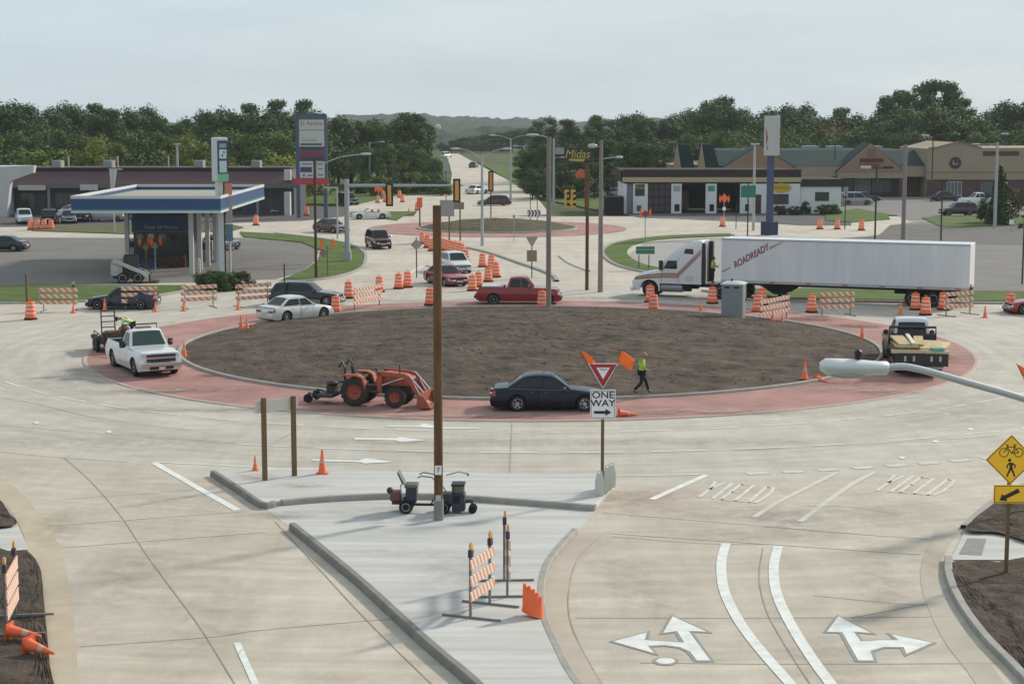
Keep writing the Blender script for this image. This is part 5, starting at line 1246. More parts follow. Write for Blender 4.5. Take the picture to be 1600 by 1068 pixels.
def yield_one_way(loc, label, rz=0.):
    t = thing('yield_sign', label, 'road sign', loc, rz)
    MB().box(-.05, .05, .0, .09, 0, 4.2).build('post', WDP, t)
    oz = 2.42
    pn = MB().box(-.40, .40, -.035, -.005, oz, oz + .94).build('one_way_panel', WS, t, bevel=.008)
    MB().box(-.375, .375, -.0385, -.036, oz + .03, oz + .045).box(-.375, .375, -.0385, -.036, oz + .895, oz + .91).box(-.375, -.362, -.0385, -.036, oz + .045, oz + .895).box(.362, .375, -.0385, -.036, oz + .045, oz + .895).build('border', BLKS, pn)
    text('lettering', 'ONE', .30, BLKS, pn, (0, -.040, oz + .76), sx=1.12, bold=.004); text('lettering', 'WAY', .30, BLKS, pn, (0, -.040, oz + .50), sx=1.12, bold=.004)
    MB().prism([(-.28, oz + .17), (.08, oz + .17), (.08, oz + .10), (.27, oz + .215), (.08, oz + .33), (.08, oz + .26), (-.28, oz + .26)], -.042, -.037, 'xz').build('arrow', BLKS, pn)
    m = MB(); tri(m, .47, oz + 1.50, -.030, -.004); yp = m.build('yield_panel', WS, t)
    m = MB(); tri(m, .435, oz + 1.50, -.035, -.031); m.build('red_border', REDS, yp)
    m = MB(); tri(m, .215, oz + 1.52, -.040, -.036); m.build('white_centre', WS, yp)
    text('lettering', 'YIELD', .095, REDS, yp, (0, -.043, oz + 1.58))
    flag(t, (-.30, -.02, oz + 1.35), (-.74, -.02, oz + 2.20), (.85, .1, -.25), w=.40); flag(t, (.30, -.02, oz + 1.35), (.56, -.02, oz + 2.22), (.62, .1, -.30), w=.50)
    return t
sp = G(941, 771, .15)
yield_one_way(sp, 'yield sign with two orange flags above a one way panel on a wooden post')
yield_one_way(G(1617, 800), 'flagged yield sign mostly cut off by the right picture edge', 0)
# pale sand-bags standing round the post foot
for k, (dx, dy, sz) in enumerate(((-.10, -.30, .74), (.06, .12, .74), (.20, .55, .74), (.34, .98, .72))):
    m = MB(); w, d, hh = .28, .15, sz
    m.T = Matrix.Translation((sp.x + dx, sp.y + dy, .15)) @ Matrix.Rotation(R(8), 4, 'Z')
    rows = []
    for i in range(7):
        u = i / 6; sc = (1 - .45 * max(0, u - .72) / .28) * (1 - .1 * max(0, .15 - u) / .15)
        rows.append([(w / 2 * sc * cx, d / 2 * sc * cy, hh * u) for cx, cy in ((-1, -.6), (-.6, -1), (.6, -1), (1, -.6), (1, .6), (.6, 1), (-.6, 1), (-1, .6))])
    m.grid(rows, closed=True).add(rows[-1], [tuple(range(8))])
    c_ = Vector(rows[-1][0]); m.tube([(-.09, 0, hh), (-.05, 0, hh + .07), (.05, 0, hh + .07), (.09, 0, hh)], .018, 6)
    o = m.build('ballast_jug', M('pale_plastic_jug', (.52, .54, .47), .6, var=.1), smooth=40)
    tag(o, ['pale grey ballast jug nearest the camera at the flagged sign foot', 'pale ballast jug second from the front at the flagged sign foot', 'pale ballast jug third from the front at the flagged sign foot', 'rearmost pale ballast jug at the flagged sign foot'][k], 'jug')
# two wooden posts carrying the pale back of a panel
b1, b2 = G(414, 750, .15), G(460, 743, .15)
t = thing('panel_sign', 'two rough wooden posts holding a pale sign panel seen from behind', 'road sign', (b1 + b2) / 2 , math.atan2(b2.y - b1.y, b2.x - b1.x))
for s, hh in ((-1, 2.75), (1, 2.70)): MB().box(s * (b2 - b1).length / 2 - .065, s * (b2 - b1).length / 2 + .065, -.065, .065, -.1, hh).build('post', WDP, t)
MB().box(-.86, .80, .07, .09, 2.25, 2.66).build('panel', M('cream_sign_back', (.60, .565, .48), .7), t)
# crossing sign at the right edge
cs = thing('crossing_sign', 'yellow diamond bicycle and pedestrian sign with arrow plaque on a wooden post', 'road sign', G(1572.5, 896, .12))
MB().box(-.045, .045, 0, .09, -.1, 3.3).build('post', WDP, cs)
zc = 3.06; rr = .665
dp = MB().prism([(-rr, zc), (0, zc - rr), (rr, zc), (0, zc + rr)], -.03, -.004, 'xz').build('diamond_panel', YEL, cs, bevel=.006)
bd = MB(); r1_, r2_ = rr * .965, rr * .925
for k in range(4):
    c0_ = [(-1, 0), (0, -1), (1, 0), (0, 1)]; p_, q_ = c0_[k], c0_[(k + 1) % 4]
    bd.add([(p_[0] * r1_, -.0335, zc + p_[1] * r1_), (q_[0] * r1_, -.0335, zc + q_[1] * r1_), (q_[0] * r2_, -.0335, zc + q_[1] * r2_), (p_[0] * r2_, -.0335, zc + p_[1] * r2_)], [(0, 1, 2, 3)])
bd.build('border', BLKS, dp)
bk = MB()
def ring(cx, cz, r, w=.02, n=20):
    for k in range(n):
        a, b = 2 * math.pi * k / n, 2 * math.pi * (k + 1) / n
        bk.add([(cx + r * math.cos(a), -.034, cz + r * math.sin(a)), (cx + r * math.cos(b), -.034, cz + r * math.sin(b)), (cx + (r - w) * math.cos(b), -.034, cz + (r - w) * math.sin(b)), (cx + (r - w) * math.cos(a), -.034, cz + (r - w) * math.sin(a))], [(0, 1, 2, 3)])
def seg(x0, z0, x1, z1, w=.022, mb=None):
    d = Vector((x1 - x0, z1 - z0)).normalized(); nn = Vector((-d.y, d.x)) * w / 2
    (mb or bk).add([(x0 + nn.x, -.0345, z0 + nn.y), (x1 + nn.x, -.0345, z1 + nn.y), (x1 - nn.x, -.0345, z1 - nn.y), (x0 - nn.x, -.0345, z0 - nn.y)], [(0, 1, 2, 3)])
bz = zc + .19
ring(-.19, bz, .125); ring(.19, bz, .125)
for q in ((-.19, bz, -.10, bz + .15), (-.10, bz + .15, .09, bz + .15), (.09, bz + .15, .19, bz), (-.10, bz + .13, .01, bz - .02), (.01, bz - .02, .09, bz + .15), (.01, bz - .02, .19, bz), (-.11, bz + .14, -.10, bz + .20), (-.16, bz + .21, -.08, bz + .19), (.09, bz + .14, .085, bz + .20), (.05, bz + .205, .13, bz + .205)): seg(*q)
bk.build('bicycle_symbol', BLKS, dp)
pdn = MB(); wz = zc - .20
pdn.add([(-.035 + .045 * math.cos(k * .628), -.034, wz + .19 + .045 * math.sin(k * .628)) for k in range(10)], [tuple(range(10))])
pdn.add([(-.04, -.0345, wz + .13), (.05, -.0345, wz + .12), (.045, -.0345, wz - .05), (-.03, -.0345, wz - .05)], [(0, 3, 2, 1)])
for q, w_ in (((-.03, wz + .12, -.11, wz + .03), .035), ((-.11, wz + .04, -.07, wz - .03), .03), ((.04, wz + .11, .12, wz + .04), .035), ((.12, wz + .05, .10, wz - .03), .03), ((-.005, wz - .03, -.05, wz - .14), .05), ((-.05, wz - .12, -.09, wz - .25), .04), ((.02, wz - .03, .07, wz - .14), .05), ((.07, wz - .12, .11, wz - .25), .04)): seg(*q, w_, pdn)
pdn.build('pedestrian_symbol', BLKS, dp)
aq = MB().box(-.42, .46, -.03, -.004, 1.90, 2.39).build('arrow_plaque', YEL, cs, bevel=.006)
MB().prism([(-.26, 1.98), (-.20, 2.15), (-.145, 2.11), (.21, 2.30), (.27, 2.20), (-.08, 2.03), (-.06, 1.96)], -.036, -.031, 'xz').build('arrow', BLKS, aq)
bd = MB()
for x0, x1, z0, z1 in ((-.40, .44, 1.92, 1.935), (-.40, .44, 2.355, 2.37), (-.40, -.385, 1.935, 2.355), (.425, .44, 1.935, 2.355)): bd.box(x0, x1, -.0345, -.0315, z0, z1)
bd.build('border', BLKS, aq)

def post_sign(name, label, bx, by, topy, panels, r=.04, mat=None, flags=None, posts=1):
    """panels: (shape, dx m, z0, z1, half width, material)"""
    p = G(bx, by); d = p.y; t = thing(name, label, 'road sign', p)
    zt = D(bx, topy, d).z
    for k in range(posts):
        xx = 0 if posts == 1 else (-.5 + k) * (posts == 2) * .8
        MB().box(xx - r, xx + r, 0, r * 2, -.1, zt).build('post', mat or GALVD, t)
    for sh, dx, z0, z1, hw_, m_ in panels:
        mb = MB()
        if sh == 'box': mb.box(dx - hw_, dx + hw_, -.03, -.005, z0, z1)
        elif sh == 'dia': c = (z0 + z1) / 2; mb.prism([(dx - hw_, c), (dx, c - hw_), (dx + hw_, c), (dx, c + hw_)], -.03, -.005, 'xz')
        elif sh == 'tri': mb.prism([(dx - hw_, z1), (dx, z0), (dx + hw_, z1)], -.03, -.005, 'xz')
        mb.build('panel', m_, t)
    if flags:
        for s in (-1, 1): flag(t, (s * .1, -.05, flags - .45), (s * .5, -.05, flags + .45), (s * .2, 0, -.9), w=.5)
    return t
post_sign('diamond_sign', 'grey back of a diamond sign beside the pair of drums', 651, 434, 371, [('dia', 0, 2.05, 3.0, .44, SGREY)])
post_sign('yield_sign', 'grey backs of a yield sign and square plate left of the grey wooden pole', 831, 434, 376, [('tri', 0, 2.3, 3.1, .46, SGREY), ('box', 0, 1.25, 2.1, .38, SGB)])
post_sign('flagged_sign', 'thin roadside sign with two orange flags before the oil shop', 1008, 376, 332, [('dia', 0, 2.3, 3.0, .38, REDS)], flags=2.85, mat=GALV)
post_sign('flagged_sign', 'sign with bright orange flags in front of the open service bay', 1131, 357, 302, [('dia', 0, 2.8, 3.8, .5, ORA), ('box', 0, 2.0, 2.35, .18, WS)], flags=3.3, mat=GALV)
post_sign('flagged_sign', 'sign with two orange flags on the lawn corner beside the dark pole', 512, 432, 384, [('dia', -.3, 1.4, 2.2, .35, SGB)], flags=2.55, mat=WDP)
post_sign('flagged_sign', 'sign with orange flags standing before the fuel kiosk', 229, 426, 380, [('dia', 0, 1.6, 2.4, .3, SGB)], flags=2.5, mat=WDP)
post_sign('flagged_sign', 'second flagged sign right beside the first one before the fuel kiosk', 243, 424, 378, [('dia', 0, 1.6, 2.4, .3, SGREY)], flags=2.5, mat=GALV)
post_sign('flagged_sign', 'orange diamond sign with flags in the far drum cluster', 592, 319, 293, [('dia', 0, 1.6, 2.8, .6, ORA)], flags=2.2, mat=GALV)
post_sign('street_sign', 'green street name sign on two brown posts beside the semi hood', 1006, 421, 398, [('box', .1, 1.25, 1.60, .75, GRS), ('box', .1, 1.62, 1.85, .75, GRS)], mat=WDP, posts=2)
post_sign('green_sign', 'dark green square sign in front of the oil shop', 1168, 372, 286, [('box', 0, 4.1, 5.3, .75, GRS)], r=.06)
post_sign('bare_post', 'bare grey post left of the green square sign', 1150, 358, 319, [])
for x, lb in ((655, 'left wooden marker post topped with an orange drum by the far mound'),): post_sign('marker_post', lb, 656, 357, 323, [('box', 0, 2.3, 3.4, .3, ORA)], mat=WDP, r=.08)
post_sign('panel_sign', 'wide grey sign panel seen from behind beside the far roundabout', 702, 378, 326, [('box', -.2, 2.5, 4.1, .7, SGREY)], mat=WDP, r=.07)
post_sign('panel_sign', 'small brown sign plate right of the wide grey panel', 719, 376, 322, [('box', -.15, 3.1, 3.8, .55, SGB)], mat=WDP, r=.07)
post_sign('thin_sign', 'thin grey sign in front of the far mound right of the double street lamp', 803, 377, 342, [('box', 0, 2.3, 2.6, .12, SGREY)], r=.035, mat=GALV)
ch = post_sign('chevron_sign', 'black and white chevron sign on two posts by the far mound', 834, 346, 306, [('box', 0, .55, 1.35, .82, WS)], posts=2)
for k in range(4):
    x = -.72 + k * .38; MB().prism([(x, 1.35), (x + .2, .95), (x, .55), (x + .17, .55), (x + .37, .95), (x + .17, 1.35)], -.042, -.034, 'xz').build('chevron', BLKS, ch)
post_sign('brown_post', 'brown post standing behind the drum at the left edge', 43, 499, 428, [], mat=WDP, r=.07)
post_sign('thin_post', 'thin dark post in front of the black wagon', 445, 478, 412, [], r=.04)
post_sign('white_post', 'white marker post on the grass at the right edge', 1580, 362, 345, [('box', 0, .8, 1.3, .25, WS)], mat=GALV)
post_sign('thin_post', 'thin dark post on the road edge left of the long street', 697, 318, 256, [('box', 0, 4.6, 6.4, .35, SGREY)], r=.05)

# ================================================================ POLES, LAMPS, SIGNALS
LAMPW = M('lamp_housing', (.46, .47, .46), .45, .2)
def pole(name, label, bx, by, ty, r0, r1, mat, cat='pole', lean=0.):
    p = G(bx, by); zt = D(bx, ty, p.y).z
    t = thing(name, label, cat, p)
    MB().tube([(0, 0, -.2), (lean * .5, 0, zt * .5), (lean, 0, zt)], [r0, (r0 + r1) / 2, r1], 14).build('shaft', mat, t, smooth=50)
    return t, p, zt
def lamp(t, x0, z0, x1, z1, y=0., ln=.75, mat=None, r=.04, y0=0.):
    s = 1 if x1 > x0 else -1
    MB().tube(catmull([(x0, y0, z0), (x0 + (x1 - x0) * .5, (y0 + y) / 2, z0 + (z1 - z0) * .75), (x1, y, z1)], 4), r, 8).build('lamp_arm', mat or GALV, t, smooth=50)
    MB().ball((x1 + s * ln * .4, y, z1 + .02), (ln * .55, .17, .10), 7).build('lamp_head', LAMPW, t, smooth=60)
def PX(px, p): return (px - 800) / F_PX * p.y * 1.0 - p.x
def ZY(py, p): return D(800, py, p.y).z
t, p, z = pole('utility_pole', 'tall brown wooden pole with grey sleeve beside the striping machine', 685.5, 812, 321, .138, .128, WOODPOLE)
MB().lathe([(.150, -.05), (.150, .62), (.146, .66)], 16, 'z').build('metal_sleeve', M('grey_green_sleeve', (.20, .22, .19), .6, var=.2), t, smooth=40)
MB().box(-.08, .08, -.160, -.148, .62, .80).build('notice_tag', M('pale_tag', (.42, .44, .40), .6), t); MB().box(-.10, .10, -.150, -.136, 1.42, 1.70).build('number_tag', WS, t)
text('lettering', '7', .2, BLKS, t, (0, -.156, 1.56))
t, p, z = pole('utility_pole', 'grey weathered wooden pole rising behind the soil mound', 857, 485, 214, .17, .14, WOODG)
lamp(t, 0, z - .1, PX(839, p), z + .1)
t, p, z = pole('utility_pole', 'dark thin pole with street lamp at the fuel court corner', 494, 435, 246, .11, .09, M('dark_pole_wood', (.07, .05, .038), .9, var=.3)); lamp(t, 0, ZY(263, p), PX(566, p), ZY(241, p), ln=.8)
t, p, z = pole('utility_pole', 'red brown wooden pole left of the lamp pole at the entry', 917, 453, 254, .13, .11, WOODPOLE)
t, p, z = pole('lamp_pole', 'grey pole with round lamp left and street lamp right behind the semi hood', 938, 456, 219, .19, .12, WOODG)
PB = (p, z)
MB().tube([(0, 0, ZY(229, p)), (PX(930, p), 0, ZY(229, p))], .03, 6).build('lamp_arm', GALV, t); MB().ball((PX(925, p), 0, ZY(228, p)), (.34, .2, .16), 7).build('lamp_head', LAMPW, t, smooth=60)
lamp(t, 0, ZY(249, p), PX(962, p), ZY(246, p), ln=.5)
t, p, z = pole('signal_pole', 'thick grey signal pole on the lawn corner with a long mast arm', 543, 409, 280, .24, .20, GALV, 'signal pole')
SPz = ZY(290, p)
e = D(724, 290, p.y) - p
MB().tube([(0, 0, SPz), (e.x * .5, e.y * .5, SPz + .02), (e.x, e.y, SPz + .02)], [.15, .12, .07], 10).build('mast_arm', GALV, t, smooth=50)
MB().box(-.3, .3, -.3, .3, 0, .9).build('base_cabinet', GALV, t, bevel=.02)
BURL = M('orange_burlap_cover', (.62, .30, .09), .9, var=.15, scale=6); BPL = M('backplate_black', (.012, .012, .012), .6)
def signal(px, py0, py1, d, label, w=.62):
    a = D(px, py1, d); b = D(px, py0, d); hh = b.z - a.z
    t = thing('traffic_signal', label, 'traffic signal', (a.x, a.y - .25, a.z), 0, 'covered traffic signals')
    MB().box(-w / 2, w / 2, -.02, .02, 0, hh).build('backplate', BPL, t, bevel=.02)
    MB().box(-w * .24, w * .24, -.22, -.02, .16, hh - .16).build('burlap_cover', BURL, t, bevel=.05)
    MB().tube([(0, 0, hh * .75), (0, .25, hh * .75)], .05, 6).build('bracket', GALV, t)
def arm_d(px): return p.y
signal(609, 286, 322, arm_d(609), 'covered signal nearest the thick grey pole'); signal(714, 279, 316, arm_d(714), 'covered signal in the middle of the mast arm above the wooden pole'); signal(767, 267, 299, G(767, 348).y, 'covered signal on a slim dark post before the far street')
pp_, p_z, _z = pole('signal_post', 'slim dark post carrying a covered signal beside the silver street lamp', 767, 347, 266, .07, .06, GALVD)
t, p, z = pole('street_lamp', 'silver street lamp with two arms in front of the far mound', 753.5, 384, 245, .16, .10, GALV, 'street lamp'); lamp(t, 0, z - .3, PX(718, p), z + .75, ln=.9); lamp(t, 0, z - .3, PX(786, p), z + .75, ln=.9)
t, p, z = pole('street_lamp', 'silver two arm street lamp beyond the far roundabout', 798, 318, 216, .18, .10, GALV, 'street lamp'); lamp(t, 0, z - .2, PX(775, p), z + .4, ln=1.1); lamp(t, 0, z - .2, PX(823, p), z + .4, ln=1.1)
t, p, z = pole('street_lamp', 'short arm street lamp among the dark trees beyond the far roundabout', 819, 292, 228, .18, .10, GALV, 'street lamp'); lamp(t, 0, z - .1, PX(808, p), z, ln=.9)
t, p, z = pole('street_lamp', 'grey street lamp pole behind the tall shop directory sign', 578, 297, 222, .16, .10, GALV, 'street lamp'); lamp(t, 0, z - .3, PX(594, p), z, ln=1.)
t, p, z = pole('signal_pole', 'grey metal pole with hanging sign boards behind the weathered pole', 865, 322, 216, .18, .13, GALV, 'signal pole'); MB().box(.2, 1.4, -.04, .04, ZY(241, p), ZY(231, p)).build('sign_board', SGREY, t); lamp(t, 0, ZY(247, p), PX(876, p), ZY(246, p), ln=.7); 
PA = p
# span wire with two yellow signals
wire = MB(); A = PA + Vector((0, 0, ZY(282, PA))); B = PB[0] + Vector((0, 0, ZY(272, PB[0]))); pts = [A.lerp(B, k / 8) - Vector((0, 0, 1.7 * 4 * (k / 8) * (1 - k / 8))) for k in range(9)]
o = wire.tube(pts, .022, 6).build('span_wire', GALVD); tag(o, 'sagging cable carrying two yellow signals between the grey poles', 'cable')
o = MB().tube([PA + Vector((0, 0, ZY(258, PA))), PB[0] + Vector((0, 0, ZY(247, PB[0])))], .015, 5).build('guy_wire', GALVD); tag(o, 'thin taut cable above the sagging signal cable', 'cable')
for px, lb in ((885.5, 'left yellow signal hanging from the sagging cable'), (895.5, 'right yellow signal hanging from the sagging cable')):
    k = (px - 865) / (938 - 865); q = A.lerp(B, .33 if px < 890 else .42); q = D(px, 310, A.lerp(B, .36).y)
    t = thing('traffic_signal', lb, 'traffic signal', (q.x, q.y, q.z - 1.0), R(30), 'hanging yellow signals')
    MB().box(-.2, .2, -.2, .2, 0, 1.95).build('housing', M('signal_yellow', (.62, .40, .07), .5), t, bevel=.03)
    for j in range(3):
        MB().lathe([(.13, 0), (.16, -.02), (.16, -.2), (.15, -.2)], 12, 'y', (0, -.2, .35 + j * .62), cap=False).build('visor', TRIM, t); MB().lathe([(.13, -.205), (.01, -.21)], 12, 'y', (0, 0, .35 + j * .62)).build('lens', TRIM, t)
    MB().tube([(0, 0, 1.95), (0, 0, 2.35)], .03, 6).build('hanger', GALVD, t)
# foreground street lamp reaching in from the right
t = thing('street_lamp', 'large grey cobra head street lamp reaching in from the right close to the camera', 'street lamp', (0, 0, 0))
ld = 20.0
l0 = D(1280, 571, ld); l1 = D(1388, 574, ld); l2 = D(1424, 574, ld); l3 = D(1510, 597, ld); l4 = D(1625, 631, ld); l5 = D(1700, 668, ld)
hd = MB(); ax = l1 - l0; rows = []
for i, (u, w_, up_, dn) in enumerate(((0, .02, .02, .02), (.02, .075, .05, .06), (.10, .13, .09, .10), (.3, .155, .092, .112), (.6, .145, .085, .108), (.85, .115, .072, .092), (.97, .09, .075, .09), (1.0, .06, .06, .06))):
    c = l0 + ax * u; rows.append([c + Vector((0, w_ * math.cos(k * math.pi / 8), (up_ if math.sin(k * math.pi / 8) > 0 else dn) * math.sin(k * math.pi / 8))) for k in range(16)])
hd.grid(rows, closed=True).build('lamp_head', M('lamp_grey_paint', (.68, .685, .675), .5, .1, var=.06), t, smooth=50)
lens = MB(); lens.ball(tuple(l0 + ax * .42 + Vector((0, 0, -.09))), (.24, .12, .055), 8); lens.build('lens', M('lamp_glass', (.42, .43, .40), .3), t, smooth=60)
pc = l0 + ax * .56; MB().lathe([(.035, 0), (.045, .03), (.045, .09), (.02, .115)], 12, 'z', (pc.x, pc.y, pc.z + .09)).build('photocell', TRIM, t)
MB().tube(catmull([l1 - ax * .02, l2, l3, l4, l5], 5), [.043] * 21, 10).build('lamp_arm', M('lamp_arm_grey', (.54, .55, .55), .5, .1), t, smooth=50)
MB().tube([(l5.x, l5.y, 0), (l5.x, l5.y, l5.z + .4)], [.14, .09], 12).build('shaft', GALV, t, smooth=50)
# right hand poles and car park lamps
t, p, z = pole('street_lamp', 'white lamp post beside the blue sign column', 1177, 360, 226, .17, .12, M('pale_post', (.40, .40, .38), .6), 'street lamp'); MB().box(-.5, .5, -.2, .2, z, z + .15).build('lamp_head', LAMPW, t)
t, p, z = pole('utility_pole', 'thick pale concrete pole behind the white trailer', 1411, 374, 226, .22, .18, M('pinkish_concrete', (.26, .22, .21), .9))
def twin(bx, by, ty, lab, r=.09):
    t, p, z = pole('car_park_lamp', lab, bx, by, ty, r, r, GALVD, 'lamp')
    MB().box(-1.0, 1.0, -.06, .06, z - .1, z + .02).build('cross_arm', GALVD, t)
    for s in (-1, 1): MB().box(s * 1.1 - .5, s * 1.1 + .5, -.28, .28, z - .1, z + .18).build('lamp_head', LAMPW if s < 0 else GALVD, t, bevel=.05)
twin(1367, 374, 262, 'dark twin head car park lamp in front of the gabled shop'); twin(1455, 316, 212, 'tall dark twin head car park lamp left of the round logo'); 
t, p, z = pole('car_park_lamp', 'dark thin lamp pole in front of the plum car', 1470, 377, 282, .08, .07, GALVD, 'lamp'); MB().box(-.9, .5, -.2, .2, z - .05, z + .12).build('lamp_head', GALVD, t, bevel=.03)
t, p, z = pole('street_lamp', 'grey lamp pole with left arm beside the conical evergreen', 1554, 356, 222, .2, .13, GALV, 'street lamp'); lamp(t, 0, z - .2, PX(1525, p), z - .25, ln=.9)
t, p, z = pole('lamp_pole', 'slim dark post at the annex corner', 1320, 358, 292, .06, .06, GALVD); MB().box(-.25, .25, -.05, 0, z - 1, z).build('sign_board', SGREY, t)
t, p, z = pole('car_park_lamp', 'dark thin post at the right edge behind the trailer', 1597, 444, 340, .06, .06, GALVD, 'lamp'); MB().box(-.2, .2, -.2, .2, z, z + .2).build('lamp_head', GALVD, t)
t, p, z = pole('car_park_lamp', 'lamp rising over the shop roof at the right edge', 1567, 300, 210, .12, .1, GALVD, 'lamp'); MB().box(-.6, .6, -.3, .3, z, z + .25).build('lamp_head', LAMPW, t)
t, p, z = pole('car_park_lamp', 'slim dark lamp between the two gabled shop fronts', 1303, 306, 226, .1, .08, GALVD, 'lamp'); MB().box(-.5, .5, -.25, .25, z, z + .15).build('lamp_head', GALVD, t)
t, p, z = pole('street_lamp', 'pale lamp post behind the fuel canopy', 279, 330, 226, .2, .14, M('pale_post', (.40, .40, .38), .6), 'street lamp'); MB().box(-.45, .45, -.2, .2, z, z + .15).build('lamp_head', LAMPW, t)
t, p, z = pole('lamp_post', 'white post with a tapered double banner frame on the grass median', 179, 363, 264, .10, .09, M('pale_post', (.40, .40, .38), .6)); MB().prism([(-.25, z - 2.3), (.05, z - 2.3), (.45, z), (-.35, z)], -.05, .05, 'xz').build('banner', M('banner_white', (.45, .47, .47), .7), t); MB().box(-.4, 1.0, -.06, .06, z - .1, z + .05).build('cross_arm', GALV, t)
t, p, z = pole('banner_post', 'white right angled post in front of the maroon sedan', 527.5, 373, 293, .09, .09, M('pale_post', (.40, .40, .38), .6)); MB().box(-1.35, .09, -.07, .07, z - .1, z + .08).build('top_arm', M('pale_post', (.40, .40, .38), .6), t)
# ================================================================ BUILDINGS
def wpx(px, d): return (px - 800) / F_PX * d * .9935
def zpx(py, d): return D(800, py, d).z
DGL = M('shop_glass', (.03, .035, .04), .1, coat=.4); BRN_ROOF = M('plum_roof', (.105, .062, .066), .75, var=.12, scale=.6, stretch=(.3, 1, 4)); SHW = M('shop_wall_grey', (.085, .082, .085), .8, var=.1); WALLW = M('white_wall', (.50, .50, .49), .75, var=.06, scale=.4); SIGNP = M('sign_panel_pale', (.46, .45, .42), .6)
def frame_window(parent, x0, x1, y, z0, z1, n=1, mat=DGL, fr=None):
    w = MB().box(x0, x1, y - .02, y + .05, z0, z1).build('window', mat, parent)
    m = MB(); b = .07
    m.box(x0 - b, x1 + b, y - .05, y + .02, z1, z1 + b).box(x0 - b, x1 + b, y - .06, y + .02, z0 - b, z0).box(x0 - b, x0, y - .05, y + .02, z0, z1).box(x1, x1 + b, y - .05, y + .02, z0, z1)
    for k in range(1, n): xx = x0 + (x1 - x0) * k / n; m.box(xx - .03, xx + .03, y - .045, y + .0, z0, z1)
    m.build('frame', fr or M('dark_frame', (.05, .05, .052), .5), w)
# ---- left shop row
d = 216.; x0, x1 = wpx(2, d), wpx(456, d)
b = thing('shop_row', 'long low shop row with sloping plum roof behind the fuel canopy', 'shop building', (0, d, 0))
MB().box(x0, x1, 1.2, 14, 0, 4.1).build('wall', SHW, b)
e0, e1, e2 = 3.95, 5.45, 5.75
rf = MB(); rf.grid([[(x0 - .4, -.3, e0), (x1 + .5, -.3, e0)], [(x0 + .6, 2.2, e1), (x1 - .6, 2.2, e1)], [(x0 + .6, 2.25, e2), (x1 - .6, 2.25, e2)], [(x0 + .6, 14, e2), (x1 - .6, 14, e2)]])
rf.add([(x0 - .4, -.3, e0), (x0 + .6, 2.2, e1), (x0 + .6, 14, e2), (x0 - .4, 14, e0), (x1 + .5, -.3, e0), (x1 - .6, 2.2, e1), (x1 - .6, 14, e2), (x1 + .5, 14, e0)], [(3, 2, 1, 0), (4, 5, 6, 7)])
rr_ = rf.build('roof', BRN_ROOF, b)
MB().box(x0 + .5, x1 - .5, 2.1, 2.3, e1 - .05, e2 + .12).build('roof_edge', M('dark_fascia', (.025, .02, .02), .7), b)
MB().box(x0 - .4, x1 + .5, -.32, -.1, e0 - .55, e0).build('fascia', M('fascia_grey', (.13, .135, .14), .7), b)
for k in range(int((x1 - x0) / 5.2)):
    xx = x0 + 1 + k * 5.2
    frame_window(b, xx, xx + 2.6, 1.15, .5, 2.7, 3)
    MB().box(xx + 3.0, xx + 4.0, 1.10, 1.2, 0, 2.4).build('door', M('shop_door', (.03, .035, .07), .4), b)
    MB().box(xx + 4.55, xx + 4.85, -.2, .1, 0, 3.4).build('post', M('grey_post', (.22, .22, .22), .7), b)
for px0, px1, py0, py1 in ((27, 70, 289, 297), (124, 152, 288, 297), (228, 250, 289, 299), (253, 276, 289, 299), (278, 292, 290, 298), (294, 313, 289, 299), (315, 337, 289, 299)):
    MB().box(wpx(px0, d), wpx(px1, d), -.40, -.33, zpx(py1, d), zpx(py0, d)).build('sign_panel', SIGNP, b)
for px in (73, 155, 300, 391): MB().box(wpx(px - 7, d), wpx(px + 7, d), 4, 6, e2, e2 + .95).build('rooftop_unit', M('unit_grey', (.28, .28, .27), .7), b)
for px in (90, 169, 250, 322): MB().tube([(wpx(px, d), 5, e2), (wpx(px, d), 5, e2 + 1.5)], .09, 6).build('vent_pipe', WALLW, b)
MB().box(wpx(444, d), wpx(454, d), -.5, .3, 4.4, 5.7).build('sign_box', M('white_box', (.55, .55, .55), .6), b)
MB().box(wpx(443, d), wpx(452, d), -.4, 1.1, 0, 2.9).build('end_pillar', WALLW, b)
# ---- white building beyond the left edge
d = 212.; b = thing('white_building', 'white building with raked parapet cut by the left picture edge', 'building', (0, d, 0))
xa, xb = wpx(-160, d), wpx(6, d)
MB().prism([(xa, 0), (xb, 0), (xb + .6, 4.4), (wpx(50, d), 5.4), (wpx(52, d), 6.3), (wpx(-6, d), 6.15), (xa, 6.1)], 0, 1.1, 'xz').build('wall', WALLW, b)
MB().box(xa, xb - .5, 1.1, 16, 0, 5.9).build('side_wall', WALLW, b); MB().box(xb + .01, xb + .05, .2, 1.0, .4, 2.6).build('door', SHW, b)
# ---- fuel canopy
cx0, cx1, cy0, cy1 = -33.3, -22.1, 131., 154.
b = thing('fuel_canopy', 'blue edged fuel station canopy on pale columns', 'canopy', ((cx0 + cx1) / 2, (cy0 + cy1) / 2, 0))
hx, hy = (cx1 - cx0) / 2, (cy1 - cy0) / 2
BLU = M('fuel_blue', (.014, .062, .17), .4); TEAL = M('teal_band', (.05, .20, .22), .5); CANW = M('canopy_white', (.55, .56, .56), .5)
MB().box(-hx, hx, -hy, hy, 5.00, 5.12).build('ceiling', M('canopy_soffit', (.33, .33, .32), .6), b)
m = MB()
for a in ((-hx - .06, hx + .06, -hy - .06, -hy), (-hx - .06, hx + .06, hy, hy + .06), (-hx - .06, -hx, -hy, hy), (hx, hx + .06, -hy, hy)): m.box(*a, 5.18, 5.98)
m.build('fascia', BLU, b)
m = MB(); m2 = MB(); m3 = MB()
